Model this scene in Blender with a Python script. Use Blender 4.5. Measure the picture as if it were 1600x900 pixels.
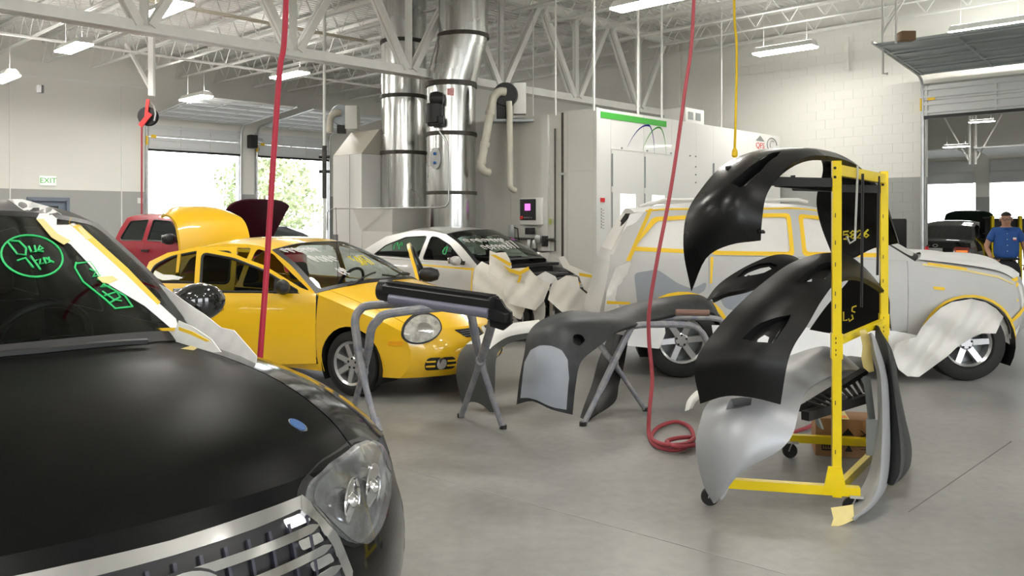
import bpy, bmesh, math, random
import numpy as np
from mathutils import Vector, Matrix
from mathutils.geometry import delaunay_2d_cdt
from mathutils.bvhtree import BVHTree

for _o in list(bpy.data.objects):
    bpy.data.objects.remove(_o)
SC = bpy.context.scene
COL = SC.collection

# ------------------------------------------------------------------ camera
CAM_H, FPX, HOR = 1.62, 1300.0, 345.0
cam_d = bpy.data.cameras.new('camera')
cam_d.sensor_width = 36.0
cam_d.lens = 36.0 * FPX / 1600.0
cam_d.shift_y = -(450.0 - HOR) / 1600.0
cam_d.clip_end = 500
cam = bpy.data.objects.new('camera', cam_d)
COL.objects.link(cam)
cam.location = (0, 0, CAM_H)
cam.rotation_euler = (math.pi / 2, 0, 0)
SC.camera = cam

# ------------------------------------------------------------------ world, sun, exposure
SKY_STRENGTH = 6.0
LAMP_STRENGTH = 55.0
world = bpy.data.worlds.new('sky')
SC.world = world
world.use_nodes = True
wn = world.node_tree.nodes
wn.clear()
w_out = wn.new('ShaderNodeOutputWorld')
w_bg = wn.new('ShaderNodeBackground')
w_bg.inputs['Color'].default_value = (0.93, 0.97, 1.0, 1)
w_bg.inputs['Strength'].default_value = SKY_STRENGTH
world.node_tree.links.new(w_bg.outputs[0], w_out.inputs[0])
SC.view_settings.view_transform = 'Standard'
SC.view_settings.look = 'None'
SC.view_settings.gamma = 1.0
SC.view_settings.use_curve_mapping = False
SC.view_settings.exposure = 0.6
SC.cycles.use_denoising = True
SC.cycles.max_bounces = 8
SC.cycles.diffuse_bounces = 4
SC.cycles.glossy_bounces = 4
SC.cycles.transmission_bounces = 6
SC.cycles.transparent_max_bounces = 12
SC.cycles.caustics_reflective = False
SC.cycles.caustics_refractive = False
SC.cycles.sample_clamp_indirect = 6.0

# ------------------------------------------------------------------ frames
GX, GY = 4.06, 20.6
AX, AY = 0.695, 0.719          # direction A: along the spray booth front and the long roof truss
BX, BY = -0.719, 0.695         # direction B: along the block wall with the big roller door
def R(a, b, z=0.0):
    return Vector((GX + AX * a + BX * b, GY + AY * a + BY * b, z))
ROOM_ANG = math.atan2(AY, AX)
def P(px, py, Y):
    """point seen at pixel px,py at depth Y"""
    return Vector(((px - 800.0) / FPX * Y, Y, CAM_H - (py - HOR) / FPX * Y))
def G(px, py):
    Y = FPX * CAM_H / (py - HOR)
    return Vector(((px - 800.0) / FPX * Y, Y, 0))
def lerp(a, b, t):
    return a + (b - a) * t

# ------------------------------------------------------------------ materials
MATS = {}
def mat(name, col=(0.5, 0.5, 0.5), rough=0.5, metal=0.0, coat=0.0, spec=0.5, noise=0.0, nscale=8.0, bump=0.0, bscale=60.0,
        alpha=1.0, trans=0.0, emit=None, estr=0.0, rnoise=0.0, ior=1.45, col2=None, aniso=None):
    if name in MATS:
        return MATS[name]
    m = bpy.data.materials.new(name)
    m.use_nodes = True
    nt = m.node_tree
    N = nt.nodes
    L = nt.links
    b = N['Principled BSDF']
    b.inputs['Base Color'].default_value = (*col, 1)
    b.inputs['Roughness'].default_value = rough
    b.inputs['Metallic'].default_value = metal
    b.inputs['Coat Weight'].default_value = coat
    b.inputs['Coat Roughness'].default_value = 0.03
    b.inputs['Specular IOR Level'].default_value = spec
    b.inputs['IOR'].default_value = ior
    b.inputs['Transmission Weight'].default_value = trans
    b.inputs['Alpha'].default_value = alpha
    if emit:
        b.inputs['Emission Color'].default_value = (*emit, 1)
        b.inputs['Emission Strength'].default_value = estr
    tc = None
    if noise > 0 or bump > 0 or rnoise > 0:
        tc = N.new('ShaderNodeTexCoord')
    if noise > 0:
        n = N.new('ShaderNodeTexNoise')
        n.inputs['Scale'].default_value = nscale
        n.inputs['Detail'].default_value = 6
        n.inputs['Roughness'].default_value = 0.6
        src = tc.outputs['Object']
        if aniso:
            mp = N.new('ShaderNodeMapping')
            mp.inputs['Scale'].default_value = aniso
            L.new(src, mp.inputs['Vector'])
            src = mp.outputs[0]
        L.new(src, n.inputs['Vector'])
        r = N.new('ShaderNodeMix')
        r.data_type = 'RGBA'
        c2 = col2 if col2 else tuple(max(0, c * (1 - noise)) for c in col)
        r.inputs['A'].default_value = (*col, 1)
        r.inputs['B'].default_value = (*c2, 1)
        mr = N.new('ShaderNodeMapRange')
        mr.inputs['From Min'].default_value = 0.35
        mr.inputs['From Max'].default_value = 0.68
        L.new(n.outputs['Fac'], mr.inputs['Value'])
        L.new(mr.outputs[0], r.inputs['Factor'])
        L.new(r.outputs['Result'], b.inputs['Base Color'])
    if rnoise > 0:
        n = N.new('ShaderNodeTexNoise')
        n.inputs['Scale'].default_value = nscale * 0.6
        n.inputs['Detail'].default_value = 4
        L.new(tc.outputs['Object'], n.inputs['Vector'])
        mr = N.new('ShaderNodeMapRange')
        mr.inputs['From Min'].default_value = 0.3
        mr.inputs['From Max'].default_value = 0.7
        mr.inputs['To Min'].default_value = max(0.02, rough - rnoise)
        mr.inputs['To Max'].default_value = min(1, rough + rnoise)
        L.new(n.outputs['Fac'], mr.inputs['Value'])
        L.new(mr.outputs[0], b.inputs['Roughness'])
    if bump > 0:
        n = N.new('ShaderNodeTexNoise')
        n.inputs['Scale'].default_value = bscale
        n.inputs['Detail'].default_value = 4
        L.new(tc.outputs['Object'], n.inputs['Vector'])
        bp = N.new('ShaderNodeBump')
        bp.inputs['Strength'].default_value = bump
        bp.inputs['Distance'].default_value = 0.02
        L.new(n.outputs['Fac'], bp.inputs['Height'])
        L.new(bp.outputs[0], b.inputs['Normal'])
    MATS[name] = m
    return m

def wall_paint(name, zs):
    """block wall paint: warm white above height zs, grey below"""
    m = bpy.data.materials.new(name)
    m.use_nodes = True
    N = m.node_tree.nodes
    L = m.node_tree.links
    b = N['Principled BSDF']
    b.inputs['Roughness'].default_value = 0.55
    g = N.new('ShaderNodeNewGeometry')
    s = N.new('ShaderNodeSeparateXYZ')
    L.new(g.outputs['Position'], s.inputs[0])
    c = N.new('ShaderNodeMath')
    c.operation = 'GREATER_THAN'
    c.inputs[1].default_value = zs
    L.new(s.outputs['Z'], c.inputs[0])
    r = N.new('ShaderNodeMix')
    r.data_type = 'RGBA'
    r.inputs['A'].default_value = (0.33, 0.335, 0.32, 1)
    r.inputs['B'].default_value = (0.72, 0.71, 0.66, 1)
    L.new(c.outputs[0], r.inputs['Factor'])
    L.new(r.outputs['Result'], b.inputs['Base Color'])
    MATS[name] = m
    return m

M_WALL = wall_paint('painted_block_wall', 2.5)
M_WALL_L = wall_paint('painted_left_wall', 2.42)
M_WHITE = mat('white_paint', (0.72, 0.72, 0.69), 0.5)
M_STEELWHITE = mat('white_painted_steel', (0.78, 0.78, 0.75), 0.45, noise=0.1, nscale=3)
M_DECK = mat('painted_deck', (0.80, 0.80, 0.77), 0.5, noise=0.1, nscale=1.5)
M_GALV = mat('galvanised_duct', (0.74, 0.75, 0.74), 0.22, 1.0, noise=0.25, nscale=2.5, rnoise=0.1, aniso=(6, 6, .5))
M_GALV2 = mat('galvanised_plain', (0.62, 0.63, 0.63), 0.38, 0.9, noise=0.2, nscale=5)
M_DARKBAND = mat('dark_sealant', (0.07, 0.065, 0.055), 0.6, noise=0.5, nscale=12)
M_BOOTHGREY = mat('booth_panel_grey', (0.72, 0.715, 0.66), 0.4, noise=0.06, nscale=0.8)
M_BOOTHWHITE = mat('booth_panel_white', (0.80, 0.80, 0.77), 0.22, coat=0.2)
M_BEIGE = mat('beige_sheet_metal', (0.50, 0.47, 0.40), 0.45, noise=0.08, nscale=2)
M_BLACK = mat('black_plastic', (0.012, 0.012, 0.013), 0.45)
M_BLACKSATIN = mat('black_bumper_primer', (0.006, 0.006, 0.0065), 0.27, spec=0.35, rnoise=0.05, nscale=4)
M_BLACKMATT = mat('black_raw_plastic', (0.007, 0.007, 0.0075), 0.42, spec=0.3, bump=0.04, bscale=300)
M_RUBBER = mat('tyre_rubber', (0.016, 0.016, 0.016), 0.7, noise=0.3, nscale=20)
M_CHROME = mat('chrome', (0.85, 0.85, 0.86), 0.07, 1.0)
M_ALLOY = mat('alloy_wheel', (0.55, 0.55, 0.56), 0.3, 0.85)
M_YELLOWCAR = mat('yellow_car_paint', (0.88, 0.53, 0.014), 0.3, coat=0.9)
M_SILVERCAR = mat('silver_car_paint', (0.58, 0.57, 0.55), 0.34, 0.35, coat=0.8)
M_GREYSUV = mat('grey_base_coat', (0.50, 0.50, 0.49), 0.42, noise=0.12, nscale=1.2)
M_PRIMER = mat('grey_primer', (0.27, 0.29, 0.32), 0.6, noise=0.1, nscale=3)
M_REDCAR = mat('red_truck_paint', (0.36, 0.010, 0.030), 0.25, coat=1.0)
M_BLACKCAR = mat('black_car_paint', (0.006, 0.0065, 0.007), 0.09, coat=1.0, rnoise=0.03, nscale=3)
M_BLACKSUV = mat('black_suv_paint', (0.005, 0.0055, 0.006), 0.08, spec=0.3, rnoise=0.02, nscale=3)
M_DUSTY = mat('dusty_black_paint', (0.005, 0.0055, 0.005), 0.36, coat=0.0, spec=0.03, noise=0.9, nscale=2.6, col2=(0.0085, 0.0085, 0.008), rnoise=0.06)
M_GLASS = mat('car_glass', (0.70, 0.80, 0.76), 0.0, trans=1.0, ior=1.2)
M_TINT = mat('dark_tinted_glass', (0.16, 0.19, 0.18), 0.0, trans=1.0, ior=1.2)
M_DARKGLASS = mat('tinted_glass', (0.015, 0.02, 0.02), 0.03, spec=0.8)
M_LENS = mat('lamp_lens', (0.9, 0.92, 0.93), 0.02, trans=0.92, ior=1.25)
M_INTERIOR = mat('interior_dark', (0.025, 0.025, 0.027), 0.7)
M_SEAT = mat('seat_fabric', (0.05, 0.052, 0.055), 0.85, noise=0.2, nscale=30)
M_PAPER = mat('masking_paper', (0.84, 0.82, 0.77), 0.75, noise=0.05, nscale=3, bump=0.12, bscale=12)
M_PAPERW = mat('white_masking_paper', (0.86, 0.86, 0.85), 0.7, noise=0.06, nscale=4, bump=0.2, bscale=9)
M_FILM = mat('masking_film', (0.70, 0.69, 0.66), 0.45, noise=0.06, nscale=4, bump=0.2, bscale=14)
M_TAPE = mat('yellow_masking_tape', (0.85, 0.55, 0.03), 0.6)
M_TAPEPALE = mat('pale_masking_tape', (0.80, 0.66, 0.28), 0.65)
M_RACK = mat('yellow_rack_paint', (0.88, 0.66, 0.005), 0.3, coat=0.3, noise=0.08, nscale=6)
M_HOSE = mat('red_hose_rubber', (0.46, 0.02, 0.05), 0.45)
M_HOSEDK = mat('dusty_red_hose_rubber', (0.34, 0.05, 0.065), 0.6)
M_YCORD = mat('yellow_cord', (0.82, 0.55, 0.01), 0.5)
M_STAND = mat('blue_grey_stand_paint', (0.19, 0.20, 0.25), 0.5, 0.2, noise=0.55, nscale=14, col2=(0.33, 0.32, 0.31))
M_CARD = mat('cardboard', (0.36, 0.20, 0.10), 0.8, noise=0.1, nscale=12)
M_GREEN = mat('green_marker', (0.03, 0.55, 0.16), 0.6)
M_PRINTGREEN = mat('green_print', (0.06, 0.42, 0.05), 0.5)
M_PRINTBLUE = mat('blue_print', (0.02, 0.03, 0.30), 0.5)
M_PRINTRED = mat('red_print', (0.65, 0.03, 0.03), 0.5)
M_PRINTGREY = mat('grey_print', (0.25, 0.25, 0.25), 0.6)
M_MARKY = mat('yellow_marker', (0.75, 0.62, 0.05), 0.6)
M_MARKW = mat('white_marker', (0.8, 0.8, 0.78), 0.6)
M_LAMP = mat('lamp_diffuser', (0.9, 0.9, 0.9), 0.5, emit=(1.0, 0.97, 0.90), estr=LAMP_STRENGTH)
M_DOORGREY = mat('grey_roller_door', (0.42, 0.46, 0.47), 0.45, 0.1, noise=0.1, nscale=2)
M_UPLIGHT = mat('lamp_uplight_slot', (0.9, 0.9, 0.9), 0.5, emit=(1.0, 0.97, 0.90), estr=LAMP_STRENGTH * 0.45)
M_GREYMETAL = mat('grey_door_metal', (0.30, 0.33, 0.34), 0.4, 0.5, noise=0.15, nscale=2)
M_DOORWHITE = mat('roller_door_white', (0.62, 0.63, 0.63), 0.4)
M_DOORBLUE = mat('blue_grey_door_paint', (0.16, 0.19, 0.24), 0.5)
M_ASPHALT = mat('asphalt_outside', (0.30, 0.30, 0.29), 0.9, noise=0.2, nscale=2)
M_LEAF = mat('foliage', (0.19, 0.24, 0.12), 0.8, noise=0.5, nscale=1.5, col2=(0.28, 0.30, 0.16))
M_TRUNK = mat('bark', (0.12, 0.09, 0.06), 0.9)

def floor_mat():
    m = bpy.data.materials.new('sealed_concrete')
    m.use_nodes = True
    N = m.node_tree.nodes
    L = m.node_tree.links
    b = N['Principled BSDF']
    tc = N.new('ShaderNodeTexCoord')
    n1 = N.new('ShaderNodeTexNoise')
    n1.inputs['Scale'].default_value = 0.9
    n1.inputs['Detail'].default_value = 8
    n1.inputs['Roughness'].default_value = 0.62
    n2 = N.new('ShaderNodeTexNoise')
    n2.inputs['Scale'].default_value = 14
    n2.inputs['Detail'].default_value = 6
    L.new(tc.outputs['Object'], n1.inputs['Vector'])
    L.new(tc.outputs['Object'], n2.inputs['Vector'])
    cr = N.new('ShaderNodeValToRGB')
    cr.color_ramp.elements[0].position = 0.32
    cr.color_ramp.elements[0].color = (0.195, 0.193, 0.182, 1)
    cr.color_ramp.elements[1].position = 0.7
    cr.color_ramp.elements[1].color = (0.335, 0.332, 0.318, 1)
    L.new(n1.outputs['Fac'], cr.inputs[0])
    mx = N.new('ShaderNodeMix')
    mx.data_type = 'RGBA'
    mx.blend_type = 'MULTIPLY'
    mx.inputs['Factor'].default_value = 0.5
    cr2 = N.new('ShaderNodeValToRGB')
    cr2.color_ramp.elements[0].position = 0.3
    cr2.color_ramp.elements[0].color = (0.72, 0.72, 0.72, 1)
    cr2.color_ramp.elements[1].position = 0.65
    L.new(n2.outputs['Fac'], cr2.inputs[0])
    L.new(cr.outputs[0], mx.inputs['A'])
    L.new(cr2.outputs[0], mx.inputs['B'])
    L.new(mx.outputs['Result'], b.inputs['Base Color'])
    mr = N.new('ShaderNodeMapRange')
    mr.inputs['From Min'].default_value = 0.3
    mr.inputs['From Max'].default_value = 0.7
    mr.inputs['To Min'].default_value = 0.30
    mr.inputs['To Max'].default_value = 0.48
    L.new(n1.outputs['Fac'], mr.inputs['Value'])
    L.new(mr.outputs[0], b.inputs['Roughness'])
    return m
M_FLOOR = floor_mat()

# ------------------------------------------------------------------ mesh helpers
def link(o, parent=None):
    COL.objects.link(o)
    if parent is not None:
        o.parent = parent
    return o

def mesh_obj(name, verts, faces, m, parent=None, smooth=True, angle=35, mats=None, fmat=None):
    me = bpy.data.meshes.new(name)
    me.from_pydata([tuple(v) for v in verts], [], faces)
    if mats:
        for q in mats:
            me.materials.append(q)
        if fmat:
            me.polygons.foreach_set('material_index', fmat)
    else:
        me.materials.append(m)
    if smooth:
        me.shade_smooth()
        me.set_sharp_from_angle(angle=math.radians(angle))
    me.update()
    o = bpy.data.objects.new(name, me)
    return link(o, parent)

def tag(o, label=None, cat=None, group=None, kind=None):
    if label: o['label'] = label
    if cat: o['category'] = cat
    if group: o['group'] = group
    if kind: o['kind'] = kind
    return o

def thing(name, label, cat, loc=(0, 0, 0), rz=0.0, group=None, kind=None):
    o = bpy.data.objects.new(name, None)
    o.empty_display_size = 0.2
    COL.objects.link(o)
    o.location = loc
    o.rotation_euler = (0, 0, rz)
    return tag(o, label, cat, group, kind)

class MB:
    def __init__(s):
        s.v = []
        s.f = []
    def add(s, vs, fs):
        n = len(s.v)
        s.v += [Vector(q) for q in vs]
        s.f += [tuple(i + n for i in f) for f in fs]
        return s
    def hexa(s, c8):
        return s.add(c8, [(0, 3, 2, 1), (4, 5, 6, 7), (0, 1, 5, 4), (1, 2, 6, 5), (2, 3, 7, 6), (3, 0, 4, 7)])
    def box(s, x0, x1, y0, y1, z0, z1):
        return s.hexa([(x0, y0, z0), (x1, y0, z0), (x1, y1, z0), (x0, y1, z0), (x0, y0, z1), (x1, y0, z1), (x1, y1, z1), (x0, y1, z1)])
    def rbox(s, a0, a1, b0, b1, z0, z1):
        return s.hexa([R(a0, b0, z0), R(a1, b0, z0), R(a1, b1, z0), R(a0, b1, z0), R(a0, b0, z1), R(a1, b0, z1), R(a1, b1, z1), R(a0, b1, z1)])
    def cbox(s, x0, x1, y0, y1, z0, z1, c=0.01):
        """chamfered box"""
        bm = bmesh.new()
        vs = [bm.verts.new(p) for p in [(x0, y0, z0), (x1, y0, z0), (x1, y1, z0), (x0, y1, z0), (x0, y0, z1), (x1, y0, z1), (x1, y1, z1), (x0, y1, z1)]]
        for f in [(0, 3, 2, 1), (4, 5, 6, 7), (0, 1, 5, 4), (1, 2, 6, 5), (2, 3, 7, 6), (3, 0, 4, 7)]:
            bm.faces.new([vs[i] for i in f])
        bmesh.ops.bevel(bm, geom=list(bm.edges), offset=c, segments=2, affect='EDGES', profile=0.5)
        bm.verts.index_update()
        s.add([v.co.copy() for v in bm.verts], [[v.index for v in f.verts] for f in bm.faces])
        bm.free()
        return s
    def bar(s, p, q, w, h=None, up=(0, 0, 1)):
        """rectangular bar from p to q"""
        p = Vector(p); q = Vector(q)
        h = h if h else w
        d = (q - p).normalized()
        u = Vector(up)
        x = d.cross(u)
        if x.length < 1e-4:
            x = d.cross(Vector((1, 0, 0)))
        x.normalize()
        y = x.cross(d).normalized()
        c = []
        for e in (p, q):
            for i, j in ((-1, -1), (1, -1), (1, 1), (-1, 1)):
                c.append(e + x * (i * w / 2) + y * (j * h / 2))
        return s.hexa(c)
    def tube(s, pts, r, n=8, cap=True, closed=False, rad=None):
        pts = [Vector(q) for q in pts]
        m = len(pts)
        base = len(s.v)
        prev = None
        for i, p in enumerate(pts):
            if closed:
                t = pts[(i + 1) % m] - pts[i - 1]
            else:
                t = pts[min(i + 1, m - 1)] - pts[max(i - 1, 0)]
            t.normalize()
            if prev is None:
                x = t.cross(Vector((0, 0, 1)))
                if x.length < 0.05:
                    x = t.cross(Vector((1, 0, 0)))
            else:
                x = prev - t * prev.dot(t)
            x.normalize()
            prev = x
            y = t.cross(x)
            rr = rad[i] if rad else r
            for k in range(n):
                a = 2 * math.pi * k / n
                s.v.append(p + x * (rr * math.cos(a)) + y * (rr * math.sin(a)))
        for i in range(m if closed else m - 1):
            j = (i + 1) % m
            for k in range(n):
                k2 = (k + 1) % n
                s.f.append((base + i * n + k, base + i * n + k2, base + j * n + k2, base + j * n + k))
        if cap and not closed:
            s.f.append(tuple(base + k for k in range(n - 1, -1, -1)))
            s.f.append(tuple(base + (m - 1) * n + k for k in range(n)))
        return s
    def lathe(s, prof, n=24, M=None, closed=False):
        """prof: (r, h) about z; M maps to place"""
        base = len(s.v)
        for r, h in prof:
            for k in range(n):
                a = 2 * math.pi * k / n
                q = Vector((r * math.cos(a), r * math.sin(a), h))
                s.v.append(M @ q if M is not None else q)
        m = len(prof)
        for i in range(m if closed else m - 1):
            j = (i + 1) % m
            for k in range(n):
                k2 = (k + 1) % n
                s.f.append((base + i * n + k, base + i * n + k2, base + j * n + k2, base + j * n + k))
        if not closed:
            s.f.append(tuple(base + k for k in range(n - 1, -1, -1)))
            s.f.append(tuple(base + (m - 1) * n + k for k in range(n)))
        return s
    def prism(s, poly, M, depth):
        """poly of (u,v) extruded along local z by depth; M places"""
        n = len(poly)
        base = len(s.v)
        for h in (0, depth):
            for u, v in poly:
                s.v.append(M @ Vector((u, v, h)))
        s.f.append(tuple(base + i for i in range(n - 1, -1, -1)))
        s.f.append(tuple(base + n + i for i in range(n)))
        for i in range(n):
            j = (i + 1) % n
            s.f.append((base + i, base + j, base + n + j, base + n + i))
        return s
    def grid(s, fn, nu, nv, u0=0, u1=1, v0=0, v1=1):
        base = len(s.v)
        for i in range(nu + 1):
            for j in range(nv + 1):
                s.v.append(Vector(fn(lerp(u0, u1, i / nu), lerp(v0, v1, j / nv))))
        for i in range(nu):
            for j in range(nv):
                a = base + i * (nv + 1) + j
                s.f.append((a, a + nv + 1, a + nv + 2, a + 1))
        return s
    def build(s, name, m, parent=None, smooth=True, angle=35, mats=None, fmat=None):
        return mesh_obj(name, s.v, s.f, m, parent, smooth, angle, mats, fmat)

def frame(o, x, y, z=None):
    """matrix with columns x,y,z at o"""
    x = Vector(x).normalized(); y = Vector(y)
    y = (y - x * y.dot(x)).normalized()
    z = x.cross(y)
    M = Matrix.Identity(4)
    for i in range(3):
        M[i][0] = x[i]; M[i][1] = y[i]; M[i][2] = z[i]; M[i][3] = o[i]
    return M

def cat1(pts, n):
    """Catmull-Rom through list of tuples, n samples per span"""
    pts = [np.array(p, float) for p in pts]
    out = []
    m = len(pts)
    for i in range(m - 1):
        p0 = pts[i - 1] if i > 0 else 2 * pts[0] - pts[1]
        p1, p2 = pts[i], pts[i + 1]
        p3 = pts[i + 2] if i + 2 < m else 2 * pts[-1] - pts[-2]
        for k in range(n):
            t = k / n
            out.append(0.5 * ((2 * p1) + (-p0 + p2) * t + (2 * p0 - 5 * p1 + 4 * p2 - p3) * t * t + (-p0 + 3 * p1 - 3 * p2 + p3) * t ** 3))
    out.append(pts[-1])
    return [tuple(float(c) for c in q) for q in out]

def interp(tab, x):
    """smooth table lookup on sorted (x, v)"""
    return float(np.interp(x, [t[0] for t in tab], [t[1] for t in tab]))

def inside(poly, X, Yv):
    """vectorised point in polygon"""
    c = np.zeros(len(X), bool)
    n = len(poly)
    for i in range(n):
        x1, y1 = poly[i]
        x2, y2 = poly[(i + 1) % n]
        if y1 == y2:
            continue
        t = ((y1 > Yv) != (y2 > Yv)) & (X < (x2 - x1) * (Yv - y1) / (y2 - y1) + x1)
        c ^= t
    return c

def patch2d(outer, holes=(), h=0.05):
    pts, edges = [], []
    for loop in [outer] + list(holes):
        ring = []
        n = len(loop)
        for i in range(n):
            a = loop[i]; b = loop[(i + 1) % n]
            d = math.hypot(b[0] - a[0], b[1] - a[1])
            if d < 1e-7:
                continue
            k = max(1, int(math.ceil(d / h)))
            for j in range(k):
                ring.append((a[0] + (b[0] - a[0]) * j / k, a[1] + (b[1] - a[1]) * j / k))
        s0 = len(pts)
        pts += ring
        edges += [(s0 + i, s0 + (i + 1) % len(ring)) for i in range(len(ring))]
    B = np.array(pts)
    x0, y0 = B.min(0); x1, y1 = B.max(0)
    gx = np.arange(x0 + h * .5, x1, h)
    gy = np.arange(y0 + h * .5, y1, h)
    if len(gx) and len(gy):
        XX, YY = np.meshgrid(gx, gy)
        XX = XX.ravel().copy(); YY = YY.ravel()
        ok = inside(outer, XX, YY)
        for hl in holes:
            ok &= ~inside(hl, XX, YY)
        XX = XX[ok]; YY = YY[ok]
        if len(XX):
            d = np.sqrt(((np.stack([XX, YY], 1)[:, None, :] - B[None, :, :]) ** 2).sum(2)).min(1)
            k = d > h * .45
            pts = pts + list(zip(XX[k], YY[k]))
    res = delaunay_2d_cdt([Vector((float(p[0]), float(p[1]))) for p in pts], edges, [], 0, 1e-6)
    vs = [(v.x, v.y) for v in res[0]]
    fs = [tuple(f) for f in res[2]]
    V = np.array(vs)
    C = np.array([V[list(f)].mean(0) for f in fs])
    ok = inside(outer, C[:, 0], C[:, 1])
    for hl in holes:
        ok &= ~inside(hl, C[:, 0], C[:, 1])
    fs = [f for f, k in zip(fs, ok) if k]
    return vs, fs

def thicken(verts, faces, t):
    """give a sheet thickness t against its normal; returns verts, faces"""
    V = [Vector(v) for v in verts]
    Nn = [Vector((0, 0, 0)) for _ in V]
    for f in faces:
        n = (V[f[1]] - V[f[0]]).cross(V[f[2]] - V[f[0]])
        for i in f:
            Nn[i] += n
    n0 = len(V)
    back = [v - (nn.normalized() if nn.length > 0 else Vector((0, 0, 0))) * t for v, nn in zip(V, Nn)]
    fs = list(faces) + [tuple(i + n0 for i in reversed(f)) for f in faces]
    cnt = {}
    for f in faces:
        for i in range(len(f)):
            e = (f[i], f[(i + 1) % len(f)])
            cnt[e] = 1
    for (a, b) in list(cnt):
        if (b, a) not in cnt:
            fs.append((b, a, a + n0, b + n0))
    return V + back, fs

def sheet(name, outer, holes, fn, m, parent=None, h=0.05, t=0.004, flip=False, angle=40):
    vs, fs = patch2d(outer, holes, h)
    V = [Vector(fn(*p)) for p in vs]
    if flip:
        fs = [tuple(reversed(f)) for f in fs]
    if t:
        V, fs = thicken(V, fs, t)
    return mesh_obj(name, V, fs, m, parent, True, angle)

def net_fn(rows):
    """bicubic Catmull surface through rows of points; fn(u,v), u,v in 0..1"""
    A = np.array([[tuple(p) for p in r] for r in rows], float)
    nu, nv = A.shape[:2]
    def w(t):
        return np.array([-.5 * t ** 3 + t * t - .5 * t, 1.5 * t ** 3 - 2.5 * t * t + 1, -1.5 * t ** 3 + 2 * t * t + .5 * t, .5 * t ** 3 - .5 * t * t])
    def ext(B):
        return np.concatenate([2 * B[:1] - B[1:2], B, 2 * B[-1:] - B[-2:-1]], 0)
    E = ext(A)
    E = np.swapaxes(ext(np.swapaxes(E, 0, 1)), 0, 1)
    def fn(u, v):
        x = min(max(u, 0), 1) * (nu - 1); i = min(int(x), nu - 2); x -= i
        y = min(max(v, 0), 1) * (nv - 1); j = min(int(y), nv - 2); y -= j
        return Vector(np.einsum('i,j,ijk->k', w(x), w(y), E[i:i + 4, j:j + 4]))
    return fn

def ellipse(cx, cy, rx, ry, n=28, rot=0.0):
    c, s = math.cos(rot), math.sin(rot)
    return [(cx + rx * math.cos(t) * c - ry * math.sin(t) * s, cy + rx * math.cos(t) * s + ry * math.sin(t) * c)
            for t in [2 * math.pi * i / n for i in range(n)]]

def rounded(poly, r, n=4):
    """round the corners of a polygon"""
    out = []
    m = len(poly)
    for i in range(m):
        p0 = np.array(poly[i - 1], float); p = np.array(poly[i], float); p1 = np.array(poly[(i + 1) % m], float)
        d0 = p0 - p; d1 = p1 - p
        l0 = np.linalg.norm(d0); l1 = np.linalg.norm(d1)
        k = min(r, l0 * .45, l1 * .45)
        a = p + d0 / l0 * k; b = p + d1 / l1 * k
        for j in range(n + 1):
            t = j / n
            q = (1 - t) ** 2 * a + 2 * t * (1 - t) * p + t * t * b
            out.append((float(q[0]), float(q[1])))
    return out

def text_mesh(name, txt, size, M, m, parent=None, ext=0.001, align='CENTER', sx=1.0):
    cu = bpy.data.curves.new('lettering', 'FONT')
    cu.body = txt
    cu.size = size
    cu.extrude = ext
    cu.align_x = align
    cu.align_y = 'CENTER'
    cu.resolution_u = 3
    to = bpy.data.objects.new('lettering', cu)
    COL.objects.link(to)
    dg = bpy.context.evaluated_depsgraph_get()
    me = bpy.data.meshes.new_from_object(to.evaluated_get(dg))
    COL.objects.unlink(to)
    bpy.data.objects.remove(to)
    me.transform(M @ Matrix.Diagonal((sx, 1, 1, 1)))
    me.materials.clear()
    me.materials.append(m)
    me.name = name
    o = bpy.data.objects.new(name, me)
    return link(o, parent)
# ================================================================== SETTING
def struct(o):
    o['kind'] = 'structure'
    return o
ZT = 6.3
fl = MB()
fl.grid(lambda u, v: R(lerp(-30, 20, u), lerp(-24, 12.2, v), 0), 8, 8)
FLOOR = struct(fl.build('floor', M_FLOOR, smooth=False))
FLOOR['label'] = 'sealed grey concrete workshop floor'
M_JOINT = mat('joint_filler', (0.36, 0.35, 0.35), 0.6)
M_JOINTDK = mat('dark_floor_line', (0.15, 0.15, 0.145), 0.6)
for (x0, y0, x1, y1, w, mm) in [(590, 722, 905, 808, .006, M_JOINT), (905, 808, 1230, 898, .006, M_JOINT), (1420, 800, 1580, 690, .005, M_JOINTDK)]:
    p, q = G(x0, y0), G(x1, y1)
    p.z = q.z = 0.0015
    MB().bar(p, q, w, .003).build('floor_joint', mm, FLOOR, False)

# wall with the big roller door (plane a = 0)
w = MB()
DB0, DB1, DZ = -9.6, -5.77, 4.35
w.rbox(0.01, .25, DB1, 12.1, 0, ZT)
w.rbox(0.01, .25, DB0, DB1, DZ, ZT)
w.rbox(0.01, .25, -24, DB0, 0, ZT)
WR = struct(w.build('wall_right', M_WALL, smooth=False))
WR['label'] = 'painted block wall with roller door opening, white above grey'
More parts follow.
